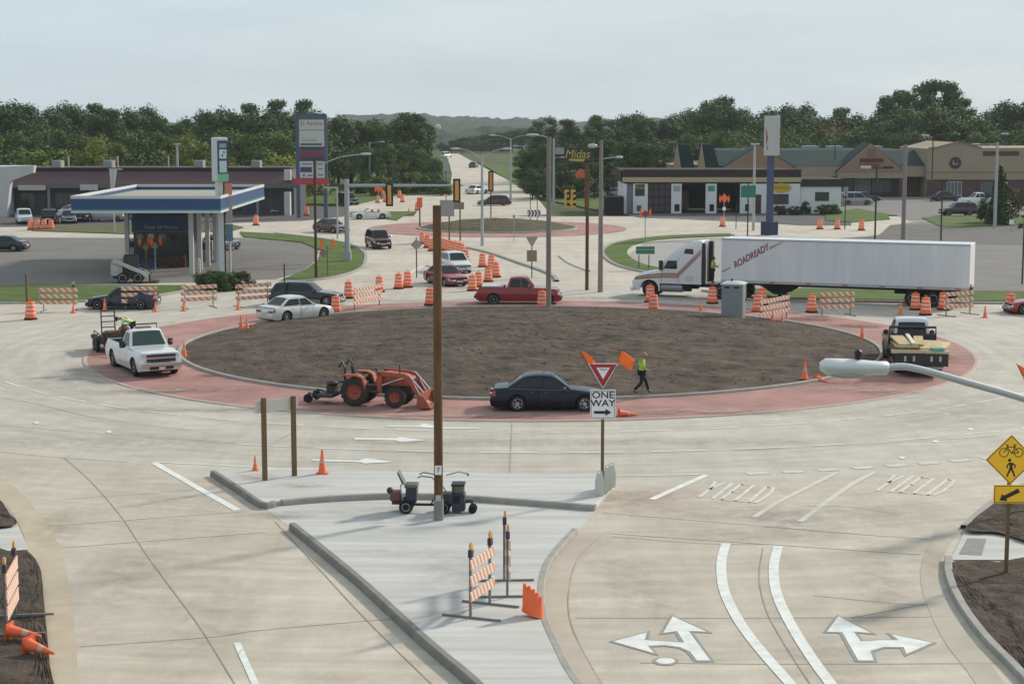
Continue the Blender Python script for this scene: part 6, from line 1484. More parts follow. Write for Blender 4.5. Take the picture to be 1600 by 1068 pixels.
for a in ((-hx - .08, hx + .08, -hy - .08, -hy), (-hx - .08, hx + .08, hy, hy + .08), (-hx - .08, -hx, -hy, hy), (hx, hx + .08, -hy, hy)): m.box(*a, 5.98, 6.20); m2.box(*a, 5.07, 5.12); m3.box(*a, 4.90, 5.07); m2.box(*a, 5.12, 5.18)
m.build('top_rim', CANW, b); m2.build('teal_stripe', TEAL, b); m3.build('bottom_rim', CANW, b)
MB().box(-hx, hx, -hy, hy, 5.62, 5.72).build('roof', M('tan_roof', (.34, .33, .27), .9, var=.1), b)
for s in (-1, 1):
    for k in range(5 if s > 0 else 3):
        xx = 2.75 if s > 0 else -3.7; yy = -8.2 + k * 3.6 if s > 0 else -1.6 + k * 4
        MB().box(xx - .17, xx + .17, yy - .15, yy + .15, 0, 5.0).build('column', M('canopy_column', (.52, .51, .50), .6), b)
# kiosk under it
d = 140.5; b = thing('fuel_kiosk', 'fuel station kiosk with a dark blue sign board under the canopy', 'kiosk', (0, d, 0))
kx0, kx1 = wpx(204, d), wpx(292, d)
MB().box(kx0, kx1, .1, 5.5, 0, 4.3).build('wall', M('kiosk_wall', (.10, .10, .10), .7), b)
sg = MB().box(kx0 - .05, kx1 + .05, -.25, .1, 2.95, 4.35).build('sign_board', M('kiosk_blue', (.012, .045, .12), .5), b)
MB().box(kx0 - .06, kx1 + .06, -.27, .1, 2.82, 2.94).build('board_stripe', M('kiosk_stripe', (.08, .14, .13), .5), b)
text('lettering', 'Open 24 Hours', .42, M('pale_letters', (.34, .38, .42), .5), sg, ((kx0 + kx1) / 2, -.265, 3.25))
for k in range(5): 
    xx = kx0 + .15 + k * .9; frame_window(b, xx, xx + .75, .05, .75, 2.6, 1)
for k, c in enumerate(((.10, .14, .10), (.26, .26, .24), (.08, .11, .16))): MB().box(kx0 + .3 + k * .9, kx0 + .75 + k * .9, -.04, .0, 2.35, 2.7).build('poster', M('poster_%s' % 'abc'[k], tuple(x * 2 for x in c), .6), b)
MB().box(kx0 + 3.0, kx0 + 3.9, -.02, .06, 0, 2.3).build('door', DGL, b)
MB().box(kx0 + 2.1, kx1 - .2, -.8, -.2, 0, 1.0).build('merchandise_rack', M('rack_goods', (.10, .05, .045), .9, var=.8, scale=4), b, bevel=.03)
MB().box(kx0, kx0 + 1.8, -.5, -.1, 0, .5).build('crate_shelf', M('blue_crates', (.07, .10, .20), .7, var=.5, scale=3), b)
def pump(px, py, lab):
    p = G(px, py); t = thing('fuel_pump', lab, 'fuel pump', p); MB().box(-.45, .45, -.3, .3, .15, 1.75).build('cabinet', M('pump_grey', (.34, .35, .35), .5), t, bevel=.04); MB().box(-.38, .38, -.32, -.3, 1.0, 1.5).build('display', TRIM, t)
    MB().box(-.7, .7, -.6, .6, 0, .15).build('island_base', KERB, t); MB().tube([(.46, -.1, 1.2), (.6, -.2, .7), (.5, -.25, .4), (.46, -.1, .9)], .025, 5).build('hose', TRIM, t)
pump(325, 408, 'grey fuel pump between the right canopy columns'); pump(333, 397, 'second grey fuel pump farther under the canopy right side'); pump(208, 404, 'grey fuel pump beside the left front canopy column')
for px, py, lb in ((311, 425, 'white bollard nearest the front canopy column'), (324, 414, 'white bollard between the canopy columns'), (336, 404, 'white bollard farthest under the canopy')):
    p = G(px, py); t = thing('bollard', lb, 'bollard', p); MB().lathe([(.13, 0), (.13, .95), (.10, 1.05), (.01, 1.09)], 12, 'z').build('bollard_post', M('bollard_white', (.55, .55, .53), .6), t, smooth=40)
# ---- fuel price sign
p = G(347, 427); b = thing('fuel_sign', 'tall fuel price sign with blue panelled face on a pale column', 'price sign', p, R(33))
MB().box(-.34, .12, -.25, .20, 0, 7.2).build('column', CANW, b); MB().box(.16, .26, -.2, .2, 0, 7.1).build('dark_spine', M('post_dark', (.03, .03, .03), .6), b); MB().tube([(.72, .0, 0), (.72, .0, 3.0)], .10, 8).build('rear_post', CANW, b)
cb = MB().box(-.50, .50, -.50, .50, 7.15, 10.55).build('cabinet', CANW, b, bevel=.10)
MB().box(-.40, .46, -.525, -.502, 7.75, 10.3).build('blue_face', M('sign_navy', (.02, .06, .13), .4), cb)
for z0, z1, c in ((9.75, 10.08, 'a'), (8.92, 9.62, 'b'), (7.85, 8.75, 'c')): MB().box(-.26, .34, -.545, -.527, z0, z1).build('light_panel', M('light_panel_' + c, {'a': (.22, .34, .40), 'b': (.62, .66, .66), 'c': (.52, .58, .60)}[c], .4), cb)
for z0, x0 in ((9.05, -.05), (9.3, .08)): MB().box(x0, x0 + .1, -.56, -.547, z0, z0 + .2).build('panel_mark', M('sign_navy', (.02, .06, .13), .4), cb)
MB().box(-.40, .48, -.54, -.502, 7.25, 7.72).build('green_band', M('fuel_green', (.16, .50, .25), .5), cb)
MB().box(.28, .85, -.30, -.20, 6.1, 7.0).build('red_panel', M('salmon_panel', (.55, .19, .13), .5), b); MB().box(.28, .85, -.30, -.20, 3.9, 6.05).build('menu_panel', M('menu_grey', (.32, .29, .28), .6), b); MB().box(.28, .85, -.30, -.20, 2.5, 3.85).build('lower_panel', M('menu_teal', (.10, .18, .22), .6), b)
# ---- shop directory sign
d = 211.; b = thing('directory_sign', 'tall blue framed shop directory sign with white panels on two posts', 'sign', (0, d, 0))
sx0, sx1 = wpx(462, d), wpx(511, d); SBL = M('sign_blue_grey', (.06, .085, .135), .6)
for xx in (sx0 + .25, sx1 - .25): MB().box(xx - .24, xx + .24, -.2, .2, 0, zpx(180, d)).build('post', SBL, b)
MB().box(sx0, sx1, -.16, .16, zpx(287, d), zpx(178, d)).build('cabinet', SBL, b)
def panel(px0, px1, py0, py1, m_, nm='panel'):
    return MB().box(wpx(px0, d), wpx(px1, d), -.215, -.165, zpx(py1, d), zpx(py0, d)).build(nm, m_, b)
PW = M('lit_white_panel', (.46, .47, .46), .5); PN = M('panel_navy', (.02, .035, .12), .5); PR = M('panel_red', (.42, .03, .045), .5); PD = M('panel_dark', (.04, .035, .04), .5)
q = panel(468, 507, 187, 203, PW); text('lettering', 'El Azteca', .72, M('letters_brown', (.25, .09, .03), .5), q, (wpx(487.5, d), -.225, zpx(193, d)))
q = panel(468, 507, 204, 229, PW); text('lettering', 'Carson', .62, M('letters_tan', (.22, .20, .13), .5), q, (wpx(484, d), -.225, zpx(218.5, d)))
MB().box(wpx(470, d), wpx(503, d), -.232, -.220, zpx(227, d), zpx(224, d)).build('letter_bar', M('bar_green', (.04, .08, .07), .5), b)
panel(470, 504, 231, 233, PD); panel(469, 505, 237, 244, M('panel_maroon', (.18, .03, .045), .5)); panel(469, 506, 246, 250, PD)
panel(468, 490, 252, 278, PW); panel(494, 507, 252, 278, PW)
MB().box(wpx(469, d), wpx(487, d), -.235, -.218, zpx(269, d), zpx(261, d)).build('letter_bar', PN, b)
for px0, px1, py0, py1 in ((471, 487, 255, 257), (473, 476, 272, 276), (480, 488, 273, 275), (495, 505, 255, 257), (497, 504, 263, 265), (496, 505, 272, 274)): MB().box(wpx(px0, d), wpx(px1, d), -.232, -.218, zpx(py1, d), zpx(py0, d)).build('letter_bar', M('bar_grey', (.12, .13, .14), .5), b)
panel(458, 513, 279, 288, PR)
# ---- blue column sign on the right
p = G(1202, 367); b = thing('column_sign', 'white upright sign box with red script on a blue column', 'sign', p, R(36))
MB().box(-.26, .26, -.26, .26, 0, 8.2).build('column', M('column_blue', (.045, .06, .14), .5), b)
sb = MB().box(-.50, .52, -.75, .55, zpx(243, p.y), zpx(181, p.y)).build('sign_box', M('sign_box_white', (.46, .46, .44), .5), b, bevel=.04)
text('red_script', 'ARBY', .9, M('script_red', (.35, .06, .07), .5), sb, (-.505, -.1, (zpx(243, p.y) + zpx(181, p.y)) / 2 + .3), (math.pi / 2, -math.pi / 2, -math.pi / 2), shear=.3) if False else MB().prism([(-.15, zpx(232, p.y)), (.1, zpx(226, p.y)), (-.05, zpx(215, p.y)), (.15, zpx(205, p.y)), (.25, zpx(200, p.y)), (.05, zpx(208, p.y)), (.2, zpx(220, p.y)), (.0, zpx(235, p.y))], -.525, -.505, 'yz').build('red_script', M('script_red', (.35, .06, .07), .5), sb)
MB().box(-.7, .7, -.6, .6, 0, 1.4).build('base_box', M('base_navy', (.012, .022, .07), .5), b, bevel=.05)
# ---- oil shop
d = 220.; b = thing('oil_shop', 'white oil change shop with brown flat roof band and three service bays', 'service shop', (0, d, 0))
ox = lambda px: wpx(px, d); oz = lambda py: zpx(py, d)
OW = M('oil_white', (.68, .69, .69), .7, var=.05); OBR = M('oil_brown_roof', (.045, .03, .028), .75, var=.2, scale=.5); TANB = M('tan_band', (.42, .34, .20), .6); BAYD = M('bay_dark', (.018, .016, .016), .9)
MB().box(ox(975), ox(1253), 0, 1.3, oz(277), oz(265)).box(ox(975) - .3, ox(1253), 1.3, 13, 4.1, oz(265) - .12).build('roof', OBR, b)
MB().box(ox(973), ox(1253) + .02, -.12, .0, oz(284.5), oz(277)).build('tan_fascia', TANB, b)
MB().box(ox(976), ox(1253), -.02, .25, oz(287), oz(284.5)).build('lintel', OBR, b)
for px0, px1 in ((990, 1013), (1050, 1066), (1104, 1121), (1158, 1252)): MB().box(ox(px0), ox(px1), 0, .5, 0, oz(287)).build('wall', OW, b)
MB().box(ox(975) , ox(980), .0, 12, 0, oz(287)).build('side_wall', OW, b); MB().box(ox(978), ox(990), .3, .5, 0, oz(287)).build('entry_recess', M('recess_grey', (.20, .22, .25), .7), b)
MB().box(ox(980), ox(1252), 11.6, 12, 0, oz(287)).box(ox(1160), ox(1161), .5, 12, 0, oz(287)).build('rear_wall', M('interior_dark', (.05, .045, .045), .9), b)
bd = MB().box(ox(1013), ox(1050), .25, .35, 0, oz(287)).build('bay_door', M('bay_door_brown', (.045, .03, .032), .7), b)
pn = MB()
for i in range(4):
    for j in range(4): pn.box(ox(1014 + i * 9), ox(1021 + i * 9), .235, .249, .3 + j * .95, 1.0 + j * .95)
pn.build('door_panels', M('bay_door_panel', (.055, .038, .04), .6), bd)
MB().box(ox(1069), ox(1086), 7, 10.5, .1, 2.6).build('stored_boxes', M('tan_goods', (.30, .26, .17), .8, var=.3, scale=1), b, bevel=.1)
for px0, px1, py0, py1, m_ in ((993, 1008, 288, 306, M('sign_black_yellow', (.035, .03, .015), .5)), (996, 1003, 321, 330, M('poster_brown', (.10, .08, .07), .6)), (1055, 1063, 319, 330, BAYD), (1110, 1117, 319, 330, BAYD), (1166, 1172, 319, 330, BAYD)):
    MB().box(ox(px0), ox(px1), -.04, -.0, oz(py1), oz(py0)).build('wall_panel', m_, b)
text('lettering', 'Midas', .55, M('yellow_letters', (.50, .38, .05), .5), b, (ox(1000.5), -.05, oz(293))); 
for px, c in ((1058, (.30, .36, .34)), (1112, (.06, .30, .19))): MB().box(ox(px - 5), ox(px + 6), -.04, -.0, oz(299), oz(290)).build('green_sign', M('bay_sign_%d' % px, c, .5), b)
MB().box(ox(1181), ox(1191), -.03, .02, 0, oz(304)).build('door', M('shop_door_dark', (.03, .025, .025), .5), b)
frame_window(b, ox(1211), ox(1233), -.01, oz(318), oz(304), 3, fr=OBR)
ov = MB(); ov.add([(ox(1222) + 1.28 * math.cos(k * .3142), -.06, oz(293.5) + .62 * math.sin(k * .3142)) for k in range(20)] + [(ox(1222) + 1.28 * math.cos(k * .3142), -.0, oz(293.5) + .62 * math.sin(k * .3142)) for k in range(20)], [tuple(range(20))[::-1]] + [(k, (k + 1) % 20, 20 + (k + 1) % 20, 20 + k) for k in range(20)])
ovo = ov.build('oval_sign', M('oval_yellow', (.55, .36, .02), .45), b); text('lettering', 'PENNZOIL', .40, M('oval_black', (.06, .045, .01), .5), ovo, (ox(1222), -.07, oz(293.5)))
MB().box(ox(1253), ox(1317), .3, 10, 0, oz(291)).build('annex_wall', OW, b); MB().box(ox(1253), ox(1320), .1, 10.2, oz(291.5), oz(280)).build('annex_roof', OBR, b)
frame_window(b, ox(1277), ox(1297), .29, oz(313), oz(301), 2, fr=OBR)
o = MB().box(ox(945), ox(974), 1, 5, 0, 2.2).build('dumpster', M('dark_container', (.018, .018, .024), .7), None, (0, d - 3, 0), bevel=.05); tag(o, 'dark container standing left of the oil shop', 'container')
# sign above the trees
p = G(917, 336); d9 = p.y; b = thing('pole_sign', 'black sign with slanted yellow lettering on a brown pole above the trees', 'sign', (0, d9, 0))
MB().box(wpx(914, d9), wpx(919, d9), -.2, .2, 0, zpx(250, d9)).build('pole', WOODPOLE, b)
q = MB().box(wpx(882, d9), wpx(926, d9), -.2, .2, zpx(254, d9), zpx(231, d9)).build('sign_box', M('sign_box_black', (.02, .02, .018), .6), b)
text('lettering', 'Midas', 1.5, M('midas_yellow', (.42, .32, .04), .5), q, (wpx(902, d9), -.215, zpx(241, d9)), shear=.25, sx=.9)
MB().prism([(wpx(889, d9), zpx(251, d9)), (wpx(912, d9), zpx(252.5, d9)), (wpx(914, d9), zpx(248.5, d9)), (wpx(889, d9), zpx(248, d9))], -.212, -.202, 'xz').build('underline', M('midas_yellow', (.42, .32, .04), .5), q)
MB().prism([(wpx(900, d9), zpx(276, d9)), (wpx(915, d9), zpx(279, d9)), (wpx(916, d9), zpx(267, d9)), (wpx(907, d9), zpx(263, d9)), (wpx(901, d9), zpx(268, d9))], -.15, .0, 'xz').build('orange_panel', M('dull_orange_panel', (.42, .09, .03), .6), b)
# ---- right mall
d = 268.; b = thing('shopping_mall', 'tan shopping mall with green sloped roofs and two large gables', 'shop building', (0, d, 0))
TAN1 = M('mall_tan', (.34, .27, .195), .8, var=.06, scale=.3); TAN2 = M('mall_pink_tan', (.30, .19, .13), .8, var=.06, scale=.3); GRF = M('mall_green_roof', (.013, .036, .034), .7, var=.15, scale=.4, stretch=(4, 1, .3)); BRK = M('mall_brick', (.10, .06, .05), .85, var=.15)
mx_ = lambda px: wpx(px, d); mz = lambda py: zpx(py, d)
MB().box(mx_(1052), mx_(1446), 3, 26, 0, mz(258)).build('wall', TAN1, b)
MB().grid([[(mx_(1100), -.3, mz(259)), (mx_(1446), -.3, mz(259))], [(mx_(1130), 7, mz(236)), (mx_(1446), 7, mz(236))], [(mx_(1130), 26, mz(236)), (mx_(1446), 26, mz(236))]]).build('green_roof', GRF, b)
MB().box(mx_(1210), mx_(1446), -.2, .3, mz(276), mz(259)).build('fascia', TAN1, b)
MB().box(mx_(1060), mx_(1446), 2.6, 3, 0, mz(277)).build('shop_front', BRK, b)
for gx0, gx1, pk, py0, py1 in ((1128, 1242, 1186, 263, 227), (1308, 1412, 1359, 268, 224)):
    MB().prism([(mx_(gx0), mz(py0)), (mx_(gx1), mz(py0)), (mx_(pk), mz(py1))], -1.2, -.6, 'xz').build('gable', TAN2, b)
    MB().prism([(mx_(gx0) - .3, mz(py0)), (mx_(pk), mz(py1) + .12), (mx_(gx1) + .3, mz(py0)), (mx_(gx1) - .1, mz(py0)), (mx_(pk), mz(py1) + .0), (mx_(gx0) + .1, mz(py0))], -.58, 6, 'xz').build('gable_roof', GRF, b)
    MB().box(mx_(gx0), mx_(gx1), -1.1, -.4, mz(py0 + 10), mz(py0)).build('gable_beam', TAN1, b)
    for q in (gx0 + 3, gx1 - 7): MB().box(mx_(q), mx_(q + 5), -1.0, -.5, 0, mz(py0 + 10)).build('pillar', BRK, b)
MB().box(mx_(1342), mx_(1379), -1.36, -1.2, mz(253), mz(247)).build('red_sign', M('dark_red_sign', (.09, .012, .012), .5), b)
MB().lathe([(.65, 0), (.65, .1), (.01, .1)], 16, 'y', (mx_(1360), -1.3, mz(238))).build('gable_roundel', M('roundel_pink', (.23, .13, .10), .7), b)
MB().box(mx_(1341), mx_(1372), -1.32, -1.2, mz(262), mz(256)).build('small_letters', M('letters_dull', (.12, .04, .03), .5), b)
for a0, a1 in ((1052, 1078), (1090, 1116)):
    am = (a0 + a1) / 2
    MB().prism([(mx_(a0), mz(263)), (mx_(a0 + 6), mz(225)), (mx_(a0 + 12), mz(263))], -.8, .2, 'xz').build('tower_wall', TAN1, b)
    MB().prism([(mx_(a0 + 6), mz(225)), (mx_(a1 - 2), mz(226)), (mx_(a1 + 8), mz(262)), (mx_(a0 + 12), mz(262))], -.4, 4, 'xz').build('tower_roof', GRF, b)
frame_window(b, mx_(1344), mx_(1366), 2.55, 0, mz(279), 4, M('bright_shop_glass', (.13, .16, .20), .2), M('white_frame', (.5, .5, .5), .5)); frame_window(b, mx_(1370), mx_(1400), 2.55, .6, mz(282), 3, M('shop_glass_green', (.10, .12, .12), .2)); frame_window(b, mx_(1320), mx_(1342), 2.55, .6, mz(281), 3)
MB().prism([(mx_(1446), 0), (mx_(1446), mz(232)), (mx_(1462), mz(230)), (mx_(1492), mz(222)), (mx_(1520), mz(229)), (mx_(1530), mz(231)), (mx_(1720), mz(230)), (mx_(1720), 0)], -1.6, 18, 'xz').build('parapet_block', TAN1, b)
MB().prism([(mx_(1446), mz(232)), (mx_(1462), mz(230)), (mx_(1492), mz(222)), (mx_(1520), mz(229)), (mx_(1530), mz(231)), (mx_(1530), mz(229.5)), (mx_(1520), mz(227.5)), (mx_(1492), mz(220.3)), (mx_(1462), mz(228.5)), (mx_(1446), mz(230.5))], -1.75, -1.55, 'xz').build('coping', TAN2, b)
MB().box(mx_(1446), mx_(1720), -1.68, -1.6, mz(269), mz(267.5)).build('string_course', TAN2, b)
MB().box(mx_(1446), mx_(1720), -1.64, -1.6, 0, mz(280)).build('brick_base', BRK, b)
MB().box(mx_(1532), mx_(1588), -1.72, -1.6, mz(242.5), mz(236)).build('brown_inset', M('brown_inset', (.09, .055, .04), .7), b)
dk = MB().lathe([(.90, 0), (.90, -.12), (.01, -.12)], 24, 'y', (mx_(1489.5), -1.6, mz(254))).build('round_logo', M('logo_dark', (.035, .022, .022), .5), b)
MB().prism([(-.42, .35), (-.28, .38), (-.26, -.12), (.4, -.06), (.42, -.24), (-.42, -.30)], -1.78, -1.73, 'xz').build('logo_mark', M('logo_pale', (.35, .33, .32), .5), dk).location = (mx_(1489.5), 0, mz(254))
for px0, px1 in ((1478, 1500), (1530, 1548)): frame_window(b, mx_(px0), mx_(px1), -1.66, .3, mz(284), 4, M('shop_glass_green', (.10, .12, .12), .2), M('white_frame', (.5, .5, .5), .5) if px0 < 1500 else None)
for px in (1290, 1330, 1395): MB().box(mx_(px - 11), mx_(px + 11), 12, 16, mz(236), mz(230)).build('rooftop_unit', M('unit_pale', (.30, .34, .33), .7), b)

# ================================================================ VEGETATION
def leaf_mat(name, c1, c2):
    m = bpy.data.materials.new(name); m.use_nodes = True; t = m.node_tree; b = t.nodes['Principled BSDF']; b.inputs['Roughness'].default_value = .7; b.inputs['Specular IOR Level'].default_value = .25
    tcn = t.nodes.new('ShaderNodeTexCoord'); n = t.nodes.new('ShaderNodeTexNoise'); n.inputs['Scale'].default_value = .8; n.inputs['Detail'].default_value = 5; n.inputs['Roughness'].default_value = .7
    r = t.nodes.new('ShaderNodeValToRGB'); r.color_ramp.elements[0].position = .35; r.color_ramp.elements[1].position = .68; r.color_ramp.elements[0].color = (*c1, 1); r.color_ramp.elements[1].color = (*c2, 1)
    oi = t.nodes.new('ShaderNodeObjectInfo'); mu = t.nodes.new('ShaderNodeMixRGB'); mu.blend_type = 'MULTIPLY'; mu.inputs[0].default_value = 1
    t.links.new(tcn.outputs['Object'], n.inputs['Vector']); t.links.new(n.outputs['Fac'], r.inputs[0]); t.links.new(r.outputs[0], mu.inputs[1]); t.links.new(oi.outputs['Color'], mu.inputs[2]); t.links.new(mu.outputs[0], b.inputs['Base Color'])
    return m
LEAF = leaf_mat('foliage', (.042, .070, .018), (.115, .165, .046)); BARK = M('bark', (.07, .055, .042), .9, var=.3, scale=2)
def tree_proto(name, kind, seed, H=12., nl=3000, ls=.42):
    rn = random.Random(seed)
    t = thing(name, 'x', 'tree', (0, 0, 0)); lv = MB(); tr = MB()
    blobs = []
    if kind == 'round':
        for k in range(34):
            a = rn.uniform(0, 6.28); q = rn.random() ** .6; z = H * rn.uniform(.22, .93); e = math.sin(math.pi * min(1, max(.05, (z / H - .08) / .95))) ** .7
            blobs.append((Vector((math.cos(a) * q * H * .34 * e, math.sin(a) * q * H * .34 * e, z)), H * rn.uniform(.07, .14)))
    elif kind == 'tall':
        for k in range(36):
            a = rn.uniform(0, 6.28); q = rn.random() ** .7; z = H * rn.uniform(.15, .97); e = 1 - .55 * (z / H)
            blobs.append((Vector((math.cos(a) * q * H * .22 * e, math.sin(a) * q * H * .22 * e, z)), H * rn.uniform(.05, .095)))
    elif kind == 'spruce':
        for k in range(46):
            z = H * (k + .5) / 46; w = H * .20 * (1 - z / H) ** .85
            for j in range(3): a = rn.uniform(0, 6.28); blobs.append((Vector((math.cos(a) * w * .7, math.sin(a) * w * .7, z)), H * .03 + w * .35))
    else:   # shrub
        for k in range(26):
            a = rn.uniform(0, 6.28); q = rn.random() ** .5; z = H * rn.uniform(.12, .85); e = math.sin(math.pi * min(1, .15 + z / H * .8))
            blobs.append((Vector((math.cos(a) * q * H * .55 * e, math.sin(a) * q * H * .55 * e, z)), H * rn.uniform(.13, .22)))
    tot = sum(r * r for _, r in blobs)
    for c, r in blobs:
        for k in range(int(nl * r * r / tot)):
            d = Vector((rn.gauss(0, 1), rn.gauss(0, 1), rn.gauss(0, .8))).normalized(); p = c + d * r * rn.uniform(.45, 1.12)
            nn = (d + Vector((rn.gauss(0, .45), rn.gauss(0, .45), rn.gauss(.25, .45)))).normalized(); u = nn.cross(Vector((rn.gauss(0, 1), rn.gauss(0, 1), rn.gauss(0, 1)))).normalized(); w = nn.cross(u); s = ls * rn.uniform(.55, 1.3)
            lv.add([p - u * s * .6, p + w * s * .38, p + u * s * .6, p - w * s * .38], [(0, 1, 2, 3)])
    tr.tube([(0, 0, -.3), (rn.uniform(-.2, .2), .1, H * .35), (rn.uniform(-.3, .3), 0, H * .75)], [H * .025, H * .018, H * .006], 7)
    for c, r in blobs[::4]: tr.tube([(0, 0, max(H * .12, c.z * .55)), c], [H * .009, H * .003], 5)
    tr.build('trunk', BARK, t); lv.build('crown', LEAF, t)
    return t
PROT = {}
for nm, kd, sd, hh, nl, ls in (('round_a', 'round', 1, 12, 5600, .33), ('round_b', 'round', 2, 12, 5600, .33), ('round_c', 'round', 3, 12, 5000, .36), ('tall_a', 'tall', 4, 14, 5000, .33), ('tall_b', 'tall', 5, 14, 5000, .33), ('spruce', 'spruce', 6, 8, 2600, .30), ('shrub_a', 'shrub', 7, 5, 3400, .34), ('shrub_b', 'shrub', 8, 5, 3400, .34)):
    PROT[nm] = (tree_proto({'round': 'broadleaf_tree', 'tall': 'poplar_tree', 'spruce': 'spruce_tree', 'shrub': 'leafy_shrub'}[kd], kd, sd, hh, nl, ls), hh)
used = {}
def plant(kind, px, d, top, label, group, tint=(1, 1, 1), cat='tree', wide=1., base=0.):
    pr, hh = PROT[kind]; x = wpx(px, d); h_ = zpx(top, d) - base
    sc = h_ / hh
    if kind not in used: t = pr; used[kind] = 1; t.location = (x, d, base); t.rotation_euler = (0, 0, rnd.uniform(0, 6.28))
    else: t = dup(pr, (x, d, base), rnd.uniform(0, 6.28))
    t.scale = (sc * wide, sc * wide, sc); t['label'] = label; t['group'] = group; t['category'] = cat
    for c in t.children:
        if c.name.startswith('crown'): j = rnd.uniform(.85, 1.15); c.color = (tint[0] * j, tint[1] * j, tint[2] * j, 1)
    return t
DK = (.74, .88, .72); MD = (1.2, 1.2, .95); YL = (2.3, 1.75, .9); BR = (1.7, 1.0, .8); OL = (1.5, 1.35, .8)
gl = 'trees behind the left shops'; gc = 'trees beside the long street'; gr = 'trees behind the oil shop and the mall'
def row(xs, d, label, group, kinds, tints, wide=1.15, jd=8):
    for px, top in xs: plant(rnd.choice(kinds), px, d + rnd.uniform(-jd, jd), top, label, group, rnd.choice(tints), wide=wide)
row([(-40, 168), (8, 163), (38, 167), (62, 186), (88, 170), (112, 166), (140, 174), (172, 172), (196, 184), (222, 172), (252, 186), (276, 190), (300, 184), (325, 178), (350, 176), (374, 174), (402, 182), (424, 168), (446, 172), (470, 163), (492, 176), (520, 182)], 305, 'dark leafy tree in the tall wood behind the left shop row', gl, ['round_a', 'round_b', 'round_c', 'tall_a'], [DK, DK, (.75, .85, .8)])
row([(-20, 196), (20, 205), (52, 208), (90, 200), (128, 206), (160, 208), (200, 200), (236, 204), (262, 210), (296, 204), (330, 206), (362, 200), (392, 208), (420, 204), (450, 200), (478, 206)], 280, 'mid green tree at the front of the wood behind the left shop row', gl, ['round_a', 'round_b', 'round_c'], [MD, OL, (1.0, 1.1, .8), DK])
row([(16, 232), (60, 226), (98, 228), (250, 232), (440, 236)], 255, 'olive bush growing right behind the left shop roof', gl, ['shrub_a', 'shrub_b'], [OL, MD])
row([(150, 217), (185, 222), (292, 212), (310, 222), (345, 240), (268, 236)], 258, 'yellowish tree turning early behind the left shop roof', gl, ['shrub_a', 'shrub_b', 'round_c'], [YL, OL])
row([(452, 236), (461, 244)], 250, 'yellow green bush left of the shop directory sign', gl, ['shrub_a'], [YL])
row([(528, 190), (548, 184), (566, 186), (590, 190), (610, 184), (640, 178), (652, 182), (668, 196)], 320, 'tall green tree left of the long straight street', gc, ['tall_a', 'tall_b', 'round_a'], [MD, DK, (.85, .95, .8)], wide=1.25)
row([(520, 225), (545, 232), (575, 222), (605, 226), (632, 222), (658, 232), (677, 246), (672, 262)], 300, 'leafy tree standing low beside the long straight street', gc, ['round_b', 'round_c', 'round_a'], [DK, DK, MD])
row([(500, 272), (560, 280), (590, 272), (620, 268), (650, 266), (676, 268), (690, 280)], 275, 'bush on the lawn edge beside the long straight street', gc, ['shrub_a', 'shrub_b'], [(.8, .9, .7), MD, OL])
row([(838, 190), (860, 184), (884, 188), (905, 196), (928, 190), (948, 188), (966, 198), (984, 182), (1004, 188), (1030, 184)], 330, 'dark tree in the wood right of the long straight street', gr, ['round_a', 'round_b', 'tall_a', 'tall_b'], [DK, DK, (.75, .8, .8)])
row([(826, 232), (846, 222), (868, 218), (892, 222), (916, 215), (940, 212), (962, 216), (986, 214), (1010, 218), (1030, 215), (818, 250)], 290, 'dark tree at the front of the wood behind the hanging signals', gr, ['round_a', 'round_b', 'round_c'], [DK, DK, (.55, .62, .62)])
row([(832, 262), (850, 258), (872, 256), (896, 262), (925, 250), (950, 254), (972, 262), (840, 282), (860, 284), (880, 286), (905, 284), (930, 284)], 262, 'low dark bush below the wood behind the hanging signals', gr, ['shrub_a', 'shrub_b', 'round_c'], [(.45, .52, .5), DK, (.9, .85, .6)])
row([(1052, 186), (1078, 180), (1100, 164), (1122, 160), (1146, 162), (1166, 170), (1188, 182), (1212, 178), (1236, 170), (1256, 176), (1280, 186), (1304, 176), (1330, 178), (1352, 186)], 340, 'dark green tree in the wood behind the mall', gr, ['round_a', 'round_b', 'round_c'], [DK, (.8, .88, .8), MD], wide=1.2)
row([(1052, 214), (1085, 208), (1110, 205), (1140, 202), (1170, 204), (1212, 206), (1240, 205), (1270, 205), (1300, 206), (1328, 200), (1350, 204), (1374, 200)], 315, 'mid green tree close behind the mall roofs', gr, ['round_a', 'round_b', 'round_c'], [MD, (1.1, 1.15, .9), OL], wide=1.2)
row([(1130, 208), (1150, 204), (1215, 196)], 306, 'pale yellow green tree close behind the mall roofs', gr, ['round_b'], [OL])
row([(1298, 190), (1290, 200)], 322, 'reddish brown tree close behind the mall roofs', gr, ['round_c'], [BR])
row([(1388, 152), (1404, 144), (1420, 146), (1437, 134), (1456, 128), (1474, 130), (1488, 142), (1504, 156), (1518, 170)], 330, 'very tall poplar rising above the wood behind the mall', gr, ['tall_a', 'tall_b'], [(.75, .85, .75), DK, MD], wide=1.02)
row([(1384, 176), (1410, 168), (1440, 164), (1470, 166), (1498, 176), (1530, 178), (1556, 170), (1580, 162), (1604, 150), (1626, 158)], 318, 'dense green tree below the tall poplars behind the mall', gr, ['round_a', 'round_b', 'round_c'], [MD, (.8, .9, .8), DK], wide=1.3)
row([(1400, 202), (1430, 200), (1465, 202), (1500, 205), (1535, 204), (1565, 205), (1595, 200), (1620, 200)], 304, 'green tree just above the tan mall parapet', gr, ['round_a', 'round_b'], [MD, DK], wide=1.2)
row([(690, 222), (706, 218), (722, 214), (738, 212), (752, 210), (768, 208), (784, 206), (800, 204), (816, 200), (830, 198)], 620, 'distant dark tree at the end of the long straight street', gc, ['round_a', 'round_b', 'round_c'], [(.5, .6, .55), DK], wide=1.5, jd=20)
